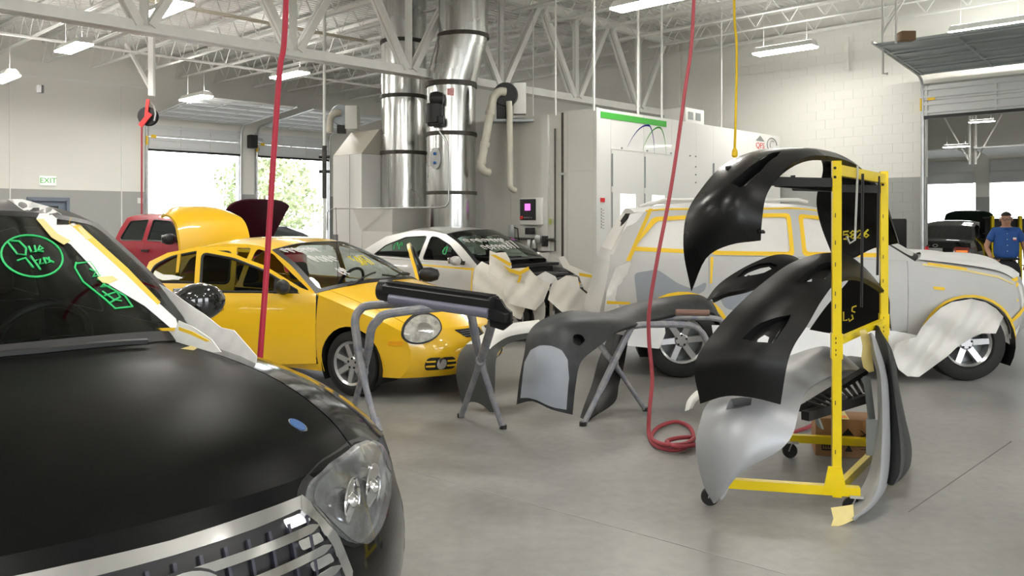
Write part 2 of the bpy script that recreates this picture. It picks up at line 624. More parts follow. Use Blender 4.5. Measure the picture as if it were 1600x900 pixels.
# individual blocks where the photo shows them
def block_mesh(bw, bh):
    m_ = MB()
    g = .002
    m_.hexa([R(0.012, -bw / 2 + g, -bh / 2 + g), R(0.012, bw / 2 - g, -bh / 2 + g), R(.012, bw / 2 - g, bh / 2 - g), R(.012, -bw / 2 + g, bh / 2 - g),
             R(0.006, -bw / 2 + g * 1.6, -bh / 2 + g * 1.6), R(0.006, bw / 2 - g * 1.6, -bh / 2 + g * 1.6), R(0.006, bw / 2 - g * 1.6, bh / 2 - g * 1.6), R(0.006, -bw / 2 + g * 1.6, bh / 2 - g * 1.6)])
    m_.v = [v - R(0, 0, 0) for v in m_.v]
    me = bpy.data.meshes.new('block')
    me.from_pydata([tuple(v) for v in m_.v], [], m_.f)
    me.materials.append(M_WALL)
    return me
bm_full = block_mesh(.4, .2)
cands = []
for i in range(31):
    z = i * .2 + .1
    off = .2 if i % 2 else 0
    for k in range(31):
        b = -5.57 + k * .4 + off
        if b > 3.0:
            continue
        seen = (z > 1.5 and b < -2.0) or (z > 3.5 and b < 1.2)
        cands.append((0 if seen else 1, -z, b, z))
cands.sort(key=lambda c: (c[0], abs(c[3] - 3.8) + abs(c[2] + 4)))
for c in cands[:300]:
    o = bpy.data.objects.new('block', bm_full)
    link(o, WR)
    o.location = R(0, c[2], c[3])
rest = MB()
bv = [tuple(v.co) for v in bm_full.vertices]
bf = [tuple(p.vertices) for p in bm_full.polygons]
for c in cands[300:]:
    o3 = R(0, c[2], c[3])
    rest.add([Vector(v) + o3 for v in bv], bf)
tag(rest.build('block_courses', M_WALL, WR, False), kind='stuff')
p_ = MB()
p_.rbox(-.06, 0.02, -.12, .22, 0, 5.95)
struct(p_.build('trim_1', M_WALL, smooth=False))['label'] = 'steel column encased flush against the block wall under the truss'
w2 = MB()
w2.rbox(.02, .26, DB1 - .0, DB1 + .0 + .001, 0, 4.3)

# left wall (plane b = 11.9) with two roller door openings
LB = 11.9
d1, d2 = (-8.11, -5.32), (-4.79, -2.2)
LZ = 4.25
w = MB()
w.rbox(-30, -11.03, LB, LB + .25, 0, ZT)
w.rbox(-11.03, -10.13, LB, LB + .25, 2.2, ZT)
w.rbox(-10.13, d1[0], LB, LB + .25, 0, ZT)
w.rbox(d1[0], d1[1], LB, LB + .25, LZ, ZT)
w.rbox(d1[1], d2[0], LB, LB + .25, 0, ZT)
w.rbox(d2[0], d2[1], LB, LB + .25, LZ, ZT)
w.rbox(d2[1], .25, LB, LB + .25, 0, ZT)
WL = struct(w.build('wall_left', M_WALL_L, smooth=False))
WL['label'] = 'pale wall with two open roller doors and grey lower band'
for aa in (-11.75, -11.45, -8.77):
    MB().rbox(aa - .012, aa + .012, LB - .02, LB, 0, 5.3).build('conduit', M_STEELWHITE, WL, False)
MB().rbox(-30, -8.2, LB - .02, LB, 5.26, 5.30).build('conduit', M_STEELWHITE, WL, False)
MB().rbox(-8.35, -8.2, LB - .02, LB, 2.1, 2.25).build('switch_plate', M_WHITE, WL, False)

# the man door under the exit sign
dr = thing('door_1', 'blue-grey steel door with small window below the exit sign', None, R(-10.58, LB, 0), ROOM_ANG, kind='structure')
MB().box(-.45, .45, .06, .1, 0, 2.15).build('door_leaf', M_DOORBLUE, dr, False)
MB().box(-.5, -.43, -.03, .1, 0, 2.2).box(.43, .5, -.03, .1, 0, 2.2).box(-.5, .5, -.03, .1, 2.13, 2.22).build('door_frame', M_DOORBLUE, dr, False)
MB().box(-.1, .25, .05, .063, 1.5, 2.0).build('pane', M_DARKGLASS, dr, False)
ex = thing('exit_sign', 'small white sign reading EXIT in green above the blue-grey door', 'exit sign', R(-10.6, LB - .03, 2.52), ROOM_ANG)
MB().cbox(-.19, .19, -.02, .02, 0, .24, .006).build('plate', mat('exit_plate', (.8, .85, .8), .4, emit=(.8, .9, .8), estr=.25), ex)
text_mesh('lettering', 'EXIT', .19, Matrix.Translation((0, -.022, .12)) @ Matrix.Rotation(math.pi / 2, 4, 'X'), M_PRINTGREEN, ex)

# walls behind and beside the camera, unseen, with open doors added to let daylight in
w = MB()
w.rbox(-30, -29.8, -24, LB, 0, ZT)
struct(w.build('wall_far_side', M_WALL_L, smooth=False))
w = MB()
bk = [(-26, -21.5), (-18.5, -14), (-11, -6.5)]
last = -30
for a0, a1 in bk:
    w.rbox(last, a0, -24.25, -24, 0, ZT)
    w.rbox(a0, a1, -24.25, -24, 4.0, ZT)
    last = a1
w.rbox(last, .25, -24.25, -24, 0, ZT)
struct(w.build('wall_back', M_WALL_L, smooth=False))

# roof deck
prof = []
b = -24.2
while b < 12.2:
    prof += [(b, ZT), (b + .075, ZT), (b + .095, ZT + .045), (b + .135, ZT + .045)]
    b += .155
dk = MB()
n = len(prof)
dk.v = [R(-30, q, z) for q, z in prof] + [R(.3, q, z) for q, z in prof]
dk.f = [(i, i + 1, n + i + 1, n + i) for i in range(n - 1)]
CE = struct(dk.build('ceiling', M_DECK, smooth=False))
CE['label'] = 'white painted corrugated steel roof deck'
tp = MB().rbox(-30, 17, -24.2, 12.2, ZT + .06, ZT + .15)
struct(tp.build('ceiling_roofing', M_DECK, smooth=False))

# ------------------------------------------------------------------ roof truss along A
gt = thing('roof_girder', 'large white steel roof truss passing in front of the ducts', 'girder', R(0, 0, 4.15))
GO = R(0, 0, 4.15)
def gbar(mb, a0, z0, a1, z1, w_, h_, off=0.0):
    mb.bar(R(a0, off, z0) - GO, R(a1, off, z1) - GO, w_, h_)
ch = MB()
for off in (-.07, .07):
    gbar(ch, -24, 4.16, 0, 4.16, .12, .018, off)
    gbar(ch, -24, 4.235, 0, 4.235, .018, .16, off * .5)
ch.build('bottom_chord', M_STEELWHITE, gt, False)
ch = MB()
for off in (-.08, .08):
    gbar(ch, -24, 6.06, 0, 6.06, .12, .016, off)
    gbar(ch, -24, 5.99, 0, 5.99, .016, .14, off * .5)
ch.build('top_chord', M_STEELWHITE, gt, False)
bn = [-(1.6 + 2.28 * k) for k in range(10)]
for k, an in enumerate(bn):
    tr = an + 1.14; tl = an - 1.14
    for a2 in (tr, tl):
        d = MB()
        for off in (-.045, .045):
            gbar(d, an + (.08 if a2 > an else -.08), 4.26, a2 - (.08 if a2 > an else -.08), 5.96, .07, .11, off)
        d.build('web_member', M_STEELWHITE, gt, False)
    d = MB()
    for off in (-.035, .035):
        gbar(d, an, 4.26, an, 5.96, .055, .08, off)
    d.build('web_member', M_STEELWHITE, gt, False)

# ------------------------------------------------------------------ bar joists along B
def small_mesh(name, mb, m):
    me = bpy.data.meshes.new(name)
    me.from_pydata([tuple(v) for v in mb.v], [], mb.f)
    me.materials.append(m)
    return me
JL = 11.9
NP = 16
pl = JL / NP
Bv = Vector((BX, BY, 0)); Av = Vector((AX, AY, 0))
JZ0, JZ1 = 5.62, 6.22
chord_t = MB()
for off in (-.035, .035):
    chord_t.bar(Av * off, Av * off + Bv * JL, .055, .008)
    chord_t.bar(Av * off * .35 + Vector((0, 0, -.03)), Av * off * .35 + Bv * JL + Vector((0, 0, -.03)), .008, .055)
me_t = small_mesh('top_chord', chord_t, M_STEELWHITE)
chord_b = MB()
for off in (-.03, .03):
    chord_b.bar(Av * off + Bv * .3, Av * off + Bv * (JL - .3), .045, .008)
    chord_b.bar(Av * off * .3 + Bv * .3 + Vector((0, 0, .025)), Av * off * .3 + Bv * (JL - .3) + Vector((0, 0, .025)), .008, .045)
me_b = small_mesh('bottom_chord', chord_b, M_STEELWHITE)
w1 = MB().tube([Vector((0, 0, .03)), Bv * (pl / 2) + Vector((0, 0, JZ1 - JZ0 - .03))], .012, 5, False)
w2_ = MB().tube([Vector((0, 0, JZ1 - JZ0 - .03)), Bv * (pl / 2) + Vector((0, 0, .03))], .012, 5, False)
w3 = MB().tube([Vector((0, 0, .03)), Vector((0, 0, JZ1 - JZ0 - .03))], .009, 5, False)
me_w = [small_mesh('web_bar', w1, M_STEELWHITE), small_mesh('web_bar', w2_, M_STEELWHITE)]
me_w3 = small_mesh('web_bar', w3, M_STEELWHITE)
def joist(a, b0, label, grp, bars=True):
    t = thing('bar_joist', label, 'joist', R(a, b0, JZ0), 0, grp)
    def add(nm, me, loc=(0, 0, 0)):
        o = bpy.data.objects.new(nm, me)
        link(o, t)
        o.location = loc
    add('top_chord', me_t, (0, 0, JZ1 - JZ0))
    add('bottom_chord', me_b)
    for k in range(NP):
        add('web_bar', me_w[0], Bv * (k * pl))
        add('web_bar', me_w[1], Bv * (k * pl + pl / 2))
jl1 = 'thin white open-web roof joist between the truss and the left wall'
jl2 = 'thin white open-web roof joist on the camera side of the truss'
jl3 = 'white open-web roof joist running just in front of the block wall'
ORD = ['first', 'second', 'third', 'fourth', 'fifth', 'sixth', 'seventh', 'eighth', 'ninth', 'tenth', 'eleventh', 'twelfth', 'thirteenth', 'fourteenth', 'fifteenth', 'sixteenth', 'seventeenth', 'eighteenth']
for k in range(18):
    joist(-.46 - 1.14 * k, 0, 'thin white roof joist beyond the truss, %s from the block wall' % ORD[k], 'joists beyond the truss')
for k in range(14):
    if k == 0:
        joist(-.46, -JL, jl3, None)
    else:
        joist(-.46 - 1.14 * k, -JL, 'thin white roof joist on the camera side of the truss, %s from the block wall' % ORD[k], 'joists before the truss')

# second truss carried at the left, pipes, hose reel hanger
def pipe(name, pts, r, m, label, cat, n=8):
    o = MB().tube(pts, r, n).build(name, m)
    return tag(o, label, cat)
pipe('sprinkler_pipe', [R(-24, 3.2, 5.45), R(-7.0, 3.2, 5.45)], .035, mat('cream_pipe', (.62, .57, .46), .5), 'long cream pipe under the joists at the upper left', 'pipe')
pipe('ceiling_pipe', [R(-18, 7.4, 5.35), R(-3.5, 7.4, 5.35)], .03, M_STEELWHITE, 'thin white pipe under the far joists above the roller doors', 'pipe')
# rods that carry services down to the booth roof: (px, y_top, y_bottom, Y)
for (px, y0, y1, Y, r, lab) in [(868, -20, 176, 14.3, .018, 'white rod dropping to the grey booth side'), (928, -20, 168, 13.6, .022, 'white rod at the near corner of the booth'),
                           (997, -10, 178, 14.7, .024, 'white rod meeting the green stripe of the booth'), (1034, 20, 188, 15.2, .02, 'white rod at the right end of the green stripe'),
                           (1127, 60, 203, 16.8, .016, 'white rod right of the red air hose'), (833, 95, 178, 16.5, .012, 'thin white rod between ducts and booth corner')]:
    p0 = P(px, y1, Y); p0.z -= .05
    p1 = Vector((p0.x, p0.y, 6.2))
    pipe('hanger_rod', [p0, p1], r, M_WHITE, lab, 'rod', 6)
pz = R(-10.4, 5.0, 5.3)
# hose reel at upper left: at px 233,180
hr = P(237, 150, 18.0)
hp = thing('reel_hanger', 'white steel post with diagonal brace above the hose reel', 'bracket', hr)
MB().bar((0, 0, 0), (0, 0, 5.7 - hr.z), .11, .11).build('post', M_STEELWHITE, hp, False)
MB().bar((0, 0, .1), Bv * 1.4 + Vector((0, 0, 5.65 - hr.z)), .06, .06).build('brace', M_STEELWHITE, hp, False)
rp = P(233, 182, 18.0)
reel = thing('hose_reel', 'black and red air hose reel hanging under the ceiling', 'hose reel', rp)
Mr = frame(Vector((0, 0, 0)), Vector((0, 0, 1)), Vector((1, .25, 0)))
MB().lathe([(.05, -.07), (.2, -.07), (.205, -.06), (.2, -.05), (.1, -.05), (.1, .05), (.2, .05), (.205, .06), (.2, .07), (.05, .07)], 28, frame(Vector((-.02, 0, 0)), Vector((0, 0, 1)), Vector((1, .1, 0)))).build('drum', M_BLACK, reel)
MB().bar((-.14, -.12, -.22), (.08, -.12, .05), .1, .03, (0, 1, 0)).bar((-.02, -.1, -.02), (.02, -.1, .36), .07, .03, (0, 1, 0)).build('arm', M_PRINTRED, reel, False)
MB().tube([(.03, -.05, .3), (.12, -.05, .22), (.16, -.05, .05), (.13, -.05, -.1)], .02, 6).build('coupling', M_GALV2, reel)
MB().tube([Vector((-.16, 0, -.15)), Vector((-.16, 0, 0)) + Vector((0, 0, -rp.z + .3))], .02, 6).build('hose', M_HOSEDK, reel)
tag(MB().box(-.05, .05, -.05, .05, 0, .16).build('junction_box', M_BLACK), 'small black bracket hanging from a joist above the exit sign', 'bracket').location = P(63, 145, 17.5)
tag(MB().cbox(-.11, .11, -.09, .09, -.07, .07, .012).build('sensor_box', mat('brown_box', (.2, .12, .06), .6)), 'small brown box hanging above the big roller door', 'sensor').location = P(1416, 57, 12.6)

# ------------------------------------------------------------------ lamps
lamp_mb = MB()
hous = MB()
hous.hexa([(-.16, -.62, 0), (.16, -.62, 0), (.16, .62, 0), (-.16, .62, 0), (-.09, -.60, .11), (.09, -.60, .11), (.09, .60, .11), (-.09, .60, .11)])
lens = MB()
lens.hexa([(-.15, -.61, -.03), (.15, -.61, -.03), (.15, .61, -.03), (-.15, .61, -.03), (-.155, -.615, -.002), (.155, -.615, -.002), (.155, .615, -.002), (-.155, .615, -.002)])
me_h = small_mesh('housing', hous, M_WHITE)
me_l = small_mesh('diffuser', lens, M_LAMP)
me_u = small_mesh('uplight_slot', MB().box(-.075, .075, -.58, .58, .108, .114), M_UPLIGHT)  # glowing strip added on top of the housing to brighten the ceiling
me_c = small_mesh('suspension', MB().bar((0, -.45, .1), (0, -.45, .62), .006).bar((0, .45, .1), (0, .45, .62), .006), M_STEELWHITE)
def lamp(pt, label, group=None, ang=None, sc=1.0):
    t = thing('ceiling_lamp', label, 'ceiling lamp', pt, math.atan2(-BX, BY) if ang is None else ang, group)
    t.scale = (sc, sc, sc)
    for nm, me in (('housing', me_h), ('diffuser', me_l), ('uplight_slot', me_u), ('suspension', me_c)):
        o = bpy.data.objects.new(nm, me)
        link(o, t)
def lp(px, py, z=5.0):
    Y = FPX * (z - CAM_H) / (HOR - py)
    return Vector(((px - 800) / FPX * Y, Y, z))
lamp(lp(115, 74), 'lit ceiling lamp hanging upper left, right of the frame edge lamp')
lamp(lp(5, 122, 4.55), 'lit ceiling lamp cut by the left edge of the picture')
lamp(lp(262, 14), 'lit ceiling lamp at the top just above the near truss chord')
lamp(lp(452, 117), 'lit ceiling lamp beside the left red hose')
lamp(lp(306, 153, 4.7), 'lit ceiling lamp above the left roller door')
lamp(lp(1012, 4, 5.0), 'lit ceiling lamp cut by the top edge above the booth')
lamp(lp(1226, 78, 5.0), 'lit ceiling lamp in front of the block wall, left of the roller door')
lamp(lp(1545, 43, 5.0), 'lit ceiling lamp above the big roller door at the right')
for a in (-24, -18.5, -13):
    for b in (-20, -15, -9.5, -4.0):
        lamp(R(a, b, 5.0), 'ceiling lamp over the camera side of the workshop', 'ceiling lamps out of view')
for (a, b) in ((-15.5, 8), (-20, 8), (-20, 3), (-25, 6)):  # unseen lamps added to lift the brightness of the left wall
    lamp(R(a, b, 5.0), 'ceiling lamp left of the picture near the left wall', 'ceiling lamps left of the picture')
for b in (-20, -15):
    lamp(R(-6, b, 5.0), 'ceiling lamp over the camera side of the workshop', 'ceiling lamps out of view')

# ------------------------------------------------------------------ roller doors
def roller(name, label, M, width, z_low, z_top, nv, nh, slope, m_in, m_up=None):
    """M: local x along the opening, y into the room, z up. Panels: nv upright, nh stored overhead."""
    t = thing(name, label, 'roller door')
    t.matrix_world = M
    ph = (z_top - z_low) / nv
    def panel(M2, hgt, mm=None):
        mb = MB()
        mb.box(.03, width - .03, 0, .045, 0, hgt - .008)
        for zz in (.05, hgt - .1):
            mb.box(.03, width - .03, .045, .075, zz, zz + .05)
        for k in range(4):
            xx = .06 + (width - .16) * k / 3
            mb.box(xx, xx + .04, .045, .07, 0, hgt - .008)
        o = mb.build('panel', mm or m_in, t, False)
        o.data.transform(M2)
        return o
    for k in range(nv):
        panel(Matrix.Translation((0, .03, z_low + k * ph)), ph, m_up)
    MB().box(.03, width - .03, .02, .09, z_low - .06, z_low).build('bottom_seal', M_BLACK, t, False)
    r = .28
    for k in range(nh):
        # lying panels: start inside the room at y = r
        y0 = r + k * .56
        panel(Matrix.Translation((0, y0, z_top + .22 + slope * y0)) @ Matrix.Rotation(-math.pi / 2 + math.atan(slope), 4, 'X') @ Matrix.Scale(1, 4), .56)
    for x in (0.0, width):
        pts = [(x, .07, 0.02)] + [(x, .07, z_top - .1)] + [(x, .07 + r - r * math.cos(t2), z_top - .1 + .3 * math.sin(t2)) for t2 in (.4, .8, 1.2, 1.57)]
        pts += [(x, r + nh * .56 + .15, z_top + .2 + slope * (nh * .56 + .4))]
        MB().tube(pts, .03, 6).build('track', M_GALV2, t)
        MB().box(x - .05, x + .05, .0, .03, 0, z_top).build('track_angle', M_GALV2, t, False)
    o = MB().box(-.03, -.0, .05, .13, z_low + .1, z_low + .35)
    o.box(.1, .24, .09, .1, z_low + .3, z_low + .4)
    o.build('warning_label', M_TAPE, t, False)
    return t
def rmat(o, x, y):
    M = Matrix.Identity(4)
    z = Vector((0, 0, 1))
    for i in range(3):
        M[i][0] = x[i]; M[i][1] = y[i]; M[i][2] = z[i]; M[i][3] = o[i]
    return M
roller('roller_door', 'raised grey roller door hanging over the big opening at right', rmat(R(0.0, DB1, 0), -Bv, -Av), DB1 - DB0, 3.7, 4.30, 2, 4, .10, M_DOORGREY, M_DOORWHITE)
roller('roller_door', 'raised white roller door on the left wall, left one of two', rmat(R(d1[0], LB, 0), Av, -Bv), d1[1] - d1[0], 3.62, 4.3, 2, 5, .08, M_DOORWHITE)
roller('roller_door', 'raised white roller door on the left wall, right one beside the duct', rmat(R(d2[0], LB, 0), Av, -Bv), d2[1] - d2[0], 3.62, 4.3, 2, 5, .08, M_DOORWHITE)
ro = thing('door_opener', 'black motor of the roller door between the two left openings', 'motor', R(-5.05, LB - .3, 4.0), ROOM_ANG)
MB().cbox(-.14, .1, -.12, .12, -.2, .2, .02).build('housing', M_BLACK, ro)
MB().lathe([(.07, 0), (.07, .2)], 12, Matrix.Translation((.1, 0, .05)) @ Matrix.Rotation(math.pi / 2, 4, 'Y')).build('gearbox', M_GALV2, ro)

# ------------------------------------------------------------------ spray booth
BA, BB, BH = -6.82, -2.87, 3.485
bo = thing('spray_booth', 'white and grey spray booth with green stripe and two arcs on its front', 'spray booth', R(BA, BB, 0), ROOM_ANG)
# local: x along A (front face y=0 looks to -y), y along B (side face x=0 looks to -x)
BLEN, BDEP = 6.55, 4.6
MB().box(.012, BLEN, .012, BDEP, 0.05, BH - .01).build('core', M_BOOTHGREY, bo, False)
xs = [0.06, .40, 1.345, 2.24, 3.08, 3.7, 5.1, BLEN]
for i in range(7):
    if i in (1, 2):
        MB().box(xs[i] + .003, xs[i + 1] - .003, -.0, .012, 2.83, BH).build('panel', M_BOOTHWHITE, bo, False)
    else:
        MB().box(xs[i] + .002, xs[i + 1] - .002, 0, .012, .05, BH).build('panel', M_BOOTHWHITE, bo, False)
for i in (1, 2):
    d = MB()
    x0, x1 = xs[i] + .006, xs[i + 1] - .006
    wz0, wz1, wx0, wx1 = 1.1, 2.08, x0 + .23, x1 - .25
    d.box(x0, wx0, -.02, .01, .1, 2.81).box(wx1, x1, -.02, .01, .1, 2.81).box(wx0, wx1, -.02, .01, .1, wz0).box(wx0, wx1, -.02, .01, wz1, 2.81)
    dd = d.build('door', M_BOOTHWHITE, bo, False)
    MB().box(wx0, wx1, -.008, .0, wz0, wz1).build('pane', mat('booth_window', (.85, .9, .92), .1, emit=(1, 1, 1), estr=1.1), dd, False)
    MB().box(x0 - .012, x0 + .012, -.035, -.018, 2.2, 2.75).box(x0 - .008, x0 + .008, -.03, -.018, .3, 2.1).build('hinge', M_GREYMETAL, dd, False)
MB().box(3.7 - .012, 3.7 + .012, -.025, .0, 2.45, 2.75).build('hinge', M_GREYMETAL, bo, False)
MB().box(0.0, .06, -.012, .05, 0, BH + .01).build('corner_post', M_WHITE, bo, False)
# side panels
ys = [0.05, .62, 1.2, 1.95, 2.9, 3.8, BDEP]
for i in range(6):
    zc = 2.45
    MB().box(0, .012, ys[i] + .003, ys[i + 1] - .003, .05, zc - .004).build('side_panel', M_BOOTHGREY, bo, False)
    MB().box(0, .012, ys[i] + .003, ys[i + 1] - .003, zc, BH - .02).build('side_panel', M_BOOTHGREY, bo, False)
MB().box(-.02, .0, .70, .735, 0.3, BH - .02).build('door_seam', M_DARKBAND, bo, False)
MB().box(-.05, .0, 1.02, 1.17, .3, BH - .03).build('cable_duct', M_WHITE, bo, False)
MB().box(-.05, .0, .66, .78, 2.4, 2.44).build('latch', M_GALV2, bo, False)
# green stripe and arcs, print on the front
def front_print(name, poly, m, par=bo):
    return sheet(name, poly, [], lambda x, z: (x, -.0125, z), m, par, .2, .002)
MB().box(.12, 2.06, -.006, 0, BH - .155, BH - .05).build('green_stripe', M_PRINTGREEN, bo, False)
def arc_print(cx, z_top, wl, wr, hl, hr2, m):
    pts = []
    for k in range(29):
        t = k / 28
        if t < .62:
            q = t / .62
            x = cx - wl * (1 - q); z = z_top - hl * (1 - q) ** 2.0
            th = .004 + .03 * q
        else:
            q = (t - .62) / .38
            x = cx + wr * math.sin(q * math.pi / 2) ; z = z_top - hr2 * (1 - math.cos(q * math.pi / 2))
            th = .034 - .028 * q
        pts.append((x, z, th))
    up = [(x + 0 * th, z) for x, z, th in pts]
    dn = []
    for i, (x, z, th) in enumerate(pts):
        j0, j1 = max(0, i - 1), min(28, i + 1)
        tx, tz = pts[j1][0] - pts[j0][0], pts[j1][1] - pts[j0][1]
        l = math.hypot(tx, tz)
        dn.append((x + tz / l * th, z - tx / l * th))
    mb = MB()
    for i in range(28):
        a = up[i]; b2 = up[i + 1]; c = dn[i + 1]; d = dn[i]
        mb.add([(a[0], -.004, a[1]), (b2[0], -.004, b2[1]), (c[0], -.004, c[1]), (d[0], -.004, d[1])], [(0, 1, 2, 3), (3, 2, 1, 0)])
    mb.build('arc_emblem', m, bo, False)
arc_print(1.50, 3.33, .64, .18, .44, .5, M_PRINTBLUE)
arc_print(1.84, 3.32, .54, .21, .46, .52, M_PRINTGREEN)
text_mesh('lettering', 'QFS', .17, Matrix.Translation((5.62, -.004, 3.22)) @ Matrix.Rotation(math.pi / 2, 4, 'X'), M_PRINTRED, bo, .002, sx=1.3)
MB().tube([(6.15 + .22 * math.cos(t), -.004, 3.27 + .15 * math.sin(t)) for t in np.linspace(0, 6.0, 20)], .012, 4).tube([(6.18 + .12 * math.cos(t), -.004, 3.27 + .09 * math.sin(t)) for t in np.linspace(1, 5.5, 12)], .008, 4).build('round_emblem', M_PRINTGREY, bo)
MB().add([(5.42, -.004, 3.32), (5.82, -.004, 3.32), (5.62, -.004, 3.44), (5.5, -.006, 3.32), (5.74, -.006, 3.32), (5.62, -.006, 3.38)], [(0, 1, 2), (3, 4, 5)]).build('peak_emblem', M_PRINTGREY, bo, False)
MB().box(.1, .22, -.016, -.012, 1.93, 2.0).build('warning_header', M_PRINTRED, bo, False)
sg = MB()
for k in range(7):
    sg.box(.115, .135, -.015, -.012, 1.50 + .05 * k, 1.53 + .05 * k)
    sg.box(.15, .20, -.015, -.012, 1.49 + .05 * k, 1.50 + .05 * k)
sg.build('warning_lines', M_PRINTGREY, bo, False)
rv = MB()
for (x, z) in [(.7, 2.86), (1.45, 2.86), (2.2, 2.86), (2.85, 2.85), (3.05, 2.85), (3.05, 2.65), (3.05, 2.5), (3.05, 2.35)]:
    rv.box(x - .012, x + .012, -.02, 0, z - .012, z + .012)
rv.build('rivets', M_GREYMETAL, bo, False)['kind'] = 'stuff'
# air unit on the booth roof
t = thing('roof_unit', 'small white box on the booth roof beside the red hose', 'vent box', R(-3.1, -2.2, BH), ROOM_ANG)
MB().cbox(-.35, .35, -.25, .25, 0, .38, .01).build('housing', M_WHITE, t)
MB().box(-.25, -.08, -.26, -.24, .15, .3).build('grille', M_GREYMETAL, t, False)
MB().box(.02, .2, -.26, -.24, .15, .3).build('grille', M_GREYMETAL, t, False)
MB().lathe([(.16, 0), (.16, .16)], 16, Matrix.Translation((.35, 0, .18)) @ Matrix.Rotation(math.pi / 2, 4, 'Y')).build('fan', M_BLACK, t)
# control panel on booth side
t = thing('control_panel', 'black control screen with pink display on the grey booth side', 'control panel', R(BA, BB + 1.42, 0), ROOM_ANG)
MB().cbox(-.10, -.0, -.30, .22, 1.55, 2.02, .01).build('box', M_WHITE, t)
MB().box(-.112, -.10, -.17, .20, 1.63, 2.0).build('screen_frame', M_BLACK, t, False)
MB().box(-.116, -.112, -.05, .08, 1.80, 1.92).build('display', mat('pink_display', (.5, .1, .5), .3, emit=(.8, .15, .7), estr=1.2), t, False)
MB().lathe([(.03, 0), (.03, .03)], 12, Matrix.Translation((-.112, .15, 1.675)) @ Matrix.Rotation(-math.pi / 2, 4, 'Y')).build('stop_button', M_PRINTRED, t)
for yy in (.08, .03, -.02, -.08):
    MB().lathe([(.012, 0), (.012, .02)], 8, Matrix.Translation((-.112, yy, 1.675)) @ Matrix.Rotation(-math.pi / 2, 4, 'Y')).build('button', M_PRINTGREY, t)
tag(MB().box(-.012, -.002, -.06, .06, 0, .1).build('sticky_note', mat('neon_note', (.6, .75, .02), .6)), 'small yellow-green note beside the control screen', 'note').location = R(BA, BB + 1.0, 1.56)
t = thing('air_regulator', 'air filter and regulator set with red gauge below the control screen', 'regulator', R(BA - .08, BB + 1.35, 1.3), ROOM_ANG)
MB().tube([(0, .42, .0), (0, -.5, .0)], .022, 8).build('pipe', M_DARKBAND, t)
MB().tube([(.03, -.5, 1.9), (.03, -.5, -.2), (.03, -.2, -.22), (.03, .1, -.22)], .016, 6).build('drop_pipe', M_DARKBAND, t)
for yy in (.05, -.08):
    MB().lathe([(.035, -.14), (.042, -.12), (.042, .0), (.03, .02)], 12, Matrix.Translation((-.03, yy, -.03))).build('filter_bowl', M_GALV2, t)
    MB().lathe([(.045, -.2), (.05, -.14), (.045, -.13)], 12, Matrix.Translation((-.03, yy, -.03))).build('drain_cap', M_BLACK, t)
MB().cbox(-.09, .02, -.05, .1, .08, .2, .01).build('meter', M_BLACK, t)
MB().cbox(-.08, .02, -.25, -.12, -.06, .07, .01).build('valve', M_GALV2, t)
MB().cbox(-.08, .02, -.36, -.29, -.12, .06, .01).build('lubricator', M_BLACK, t)
MB().lathe([(.05, 0), (.055, .02), (.03, .03)], 16, Matrix.Translation((-.04, -.12, -.28)) @ Matrix.Rotation(-math.pi / 2, 4, 'Y')).build('gauge', M_PRINTRED, t)
MB().cbox(.0, .03, .45, .6, .0, .25, .01).build('outlet_box', M_GALV2, t)
MB().tube([(-.02, .42, .2), (-.06, .3, .18), (-.06, .28, -.05), (-.03, .42, -.1)], .012, 6).build('cable', M_BLACK, t)

# ------------------------------------------------------------------ ducts
def duct(name, label, rings, bands, n=40):
    t = thing(name, label, 'duct', (rings[0][0].x, rings[0][0].y, rings[0][0].z))
    O = rings[0][0].copy()
    mb = MB()
    for c, r in rings:
        pass
    mb.tube([c - O for c, r in rings], 1, n, True, rad=[r for c, r in rings])
    mb.build('pipe', M_GALV, t, angle=25)
    for c, r, hgt in bands:
        b = MB()
        b.lathe([(r - .01, -hgt / 2), (r + .02, -hgt / 2), (r + .025, 0), (r + .02, hgt / 2), (r - .01, hgt / 2)], n, Matrix.Translation(c - O))
        b.build('band', M_DARKBAND, t)
    return t
def dz(y, Y):
    return CAM_H - (y - HOR) / FPX * Y
YL, YR = 16.2, 15.0
rL = 35 * YL / FPX
cL = lambda z: Vector(((631 - 800) / FPX * YL, YL, z))
duct('exhaust_duct', 'tall straight silver duct, left one of two', [(cL(dz(326, YL)), rL), (cL(ZT + .1), rL)],
     [(cL(dz(y, YL)), rL, .07) for y in (240, 153, 68)])
rR = 38.5 * YR / FPX
cR = lambda px, y: Vector(((px - 800) / FPX * YR, YR, dz(y, YR)))
duct('exhaust_duct', 'tall silver duct with an offset bend near its top, right one of two',
     [(cR(705, 385), rR), (cR(705, 132), rR), (cR(705.5, 128), rR), (cR(722, 64), rR * 1.0), (cR(724, 58), rR), (cR(724, -160), rR)],
     [(cR(705, 302), rR, .06), (cR(705, 211), rR, .07), (cR(705, 134), rR, .09), (cR(724, 58), rR, .07)])
bp_ = cR(684, 250)
t = thing('duct_hatch', 'oval metal access hatch with two blue knobs on the right duct', 'hatch', (bp_.x, bp_.y - rR * .88, bp_.z))
Mh = frame(Vector((0, 0, 0)), Vector((.93, -.36, 0)), Vector((0, 0, 1)))
o = sheet('plate', ellipse(0, 0, .10, .19), [], lambda u, v: Mh @ Vector((u, v, .03)), M_GALV2, t, .06, .02)
for zz in (.08, -.08):
    MB().lathe([(.028, 0), (.03, .02), (.02, .03)], 10, Mh @ Matrix.Translation((0, zz, .03))).build('knob', mat('blue_knob', (.02, .1, .3), .4), t)
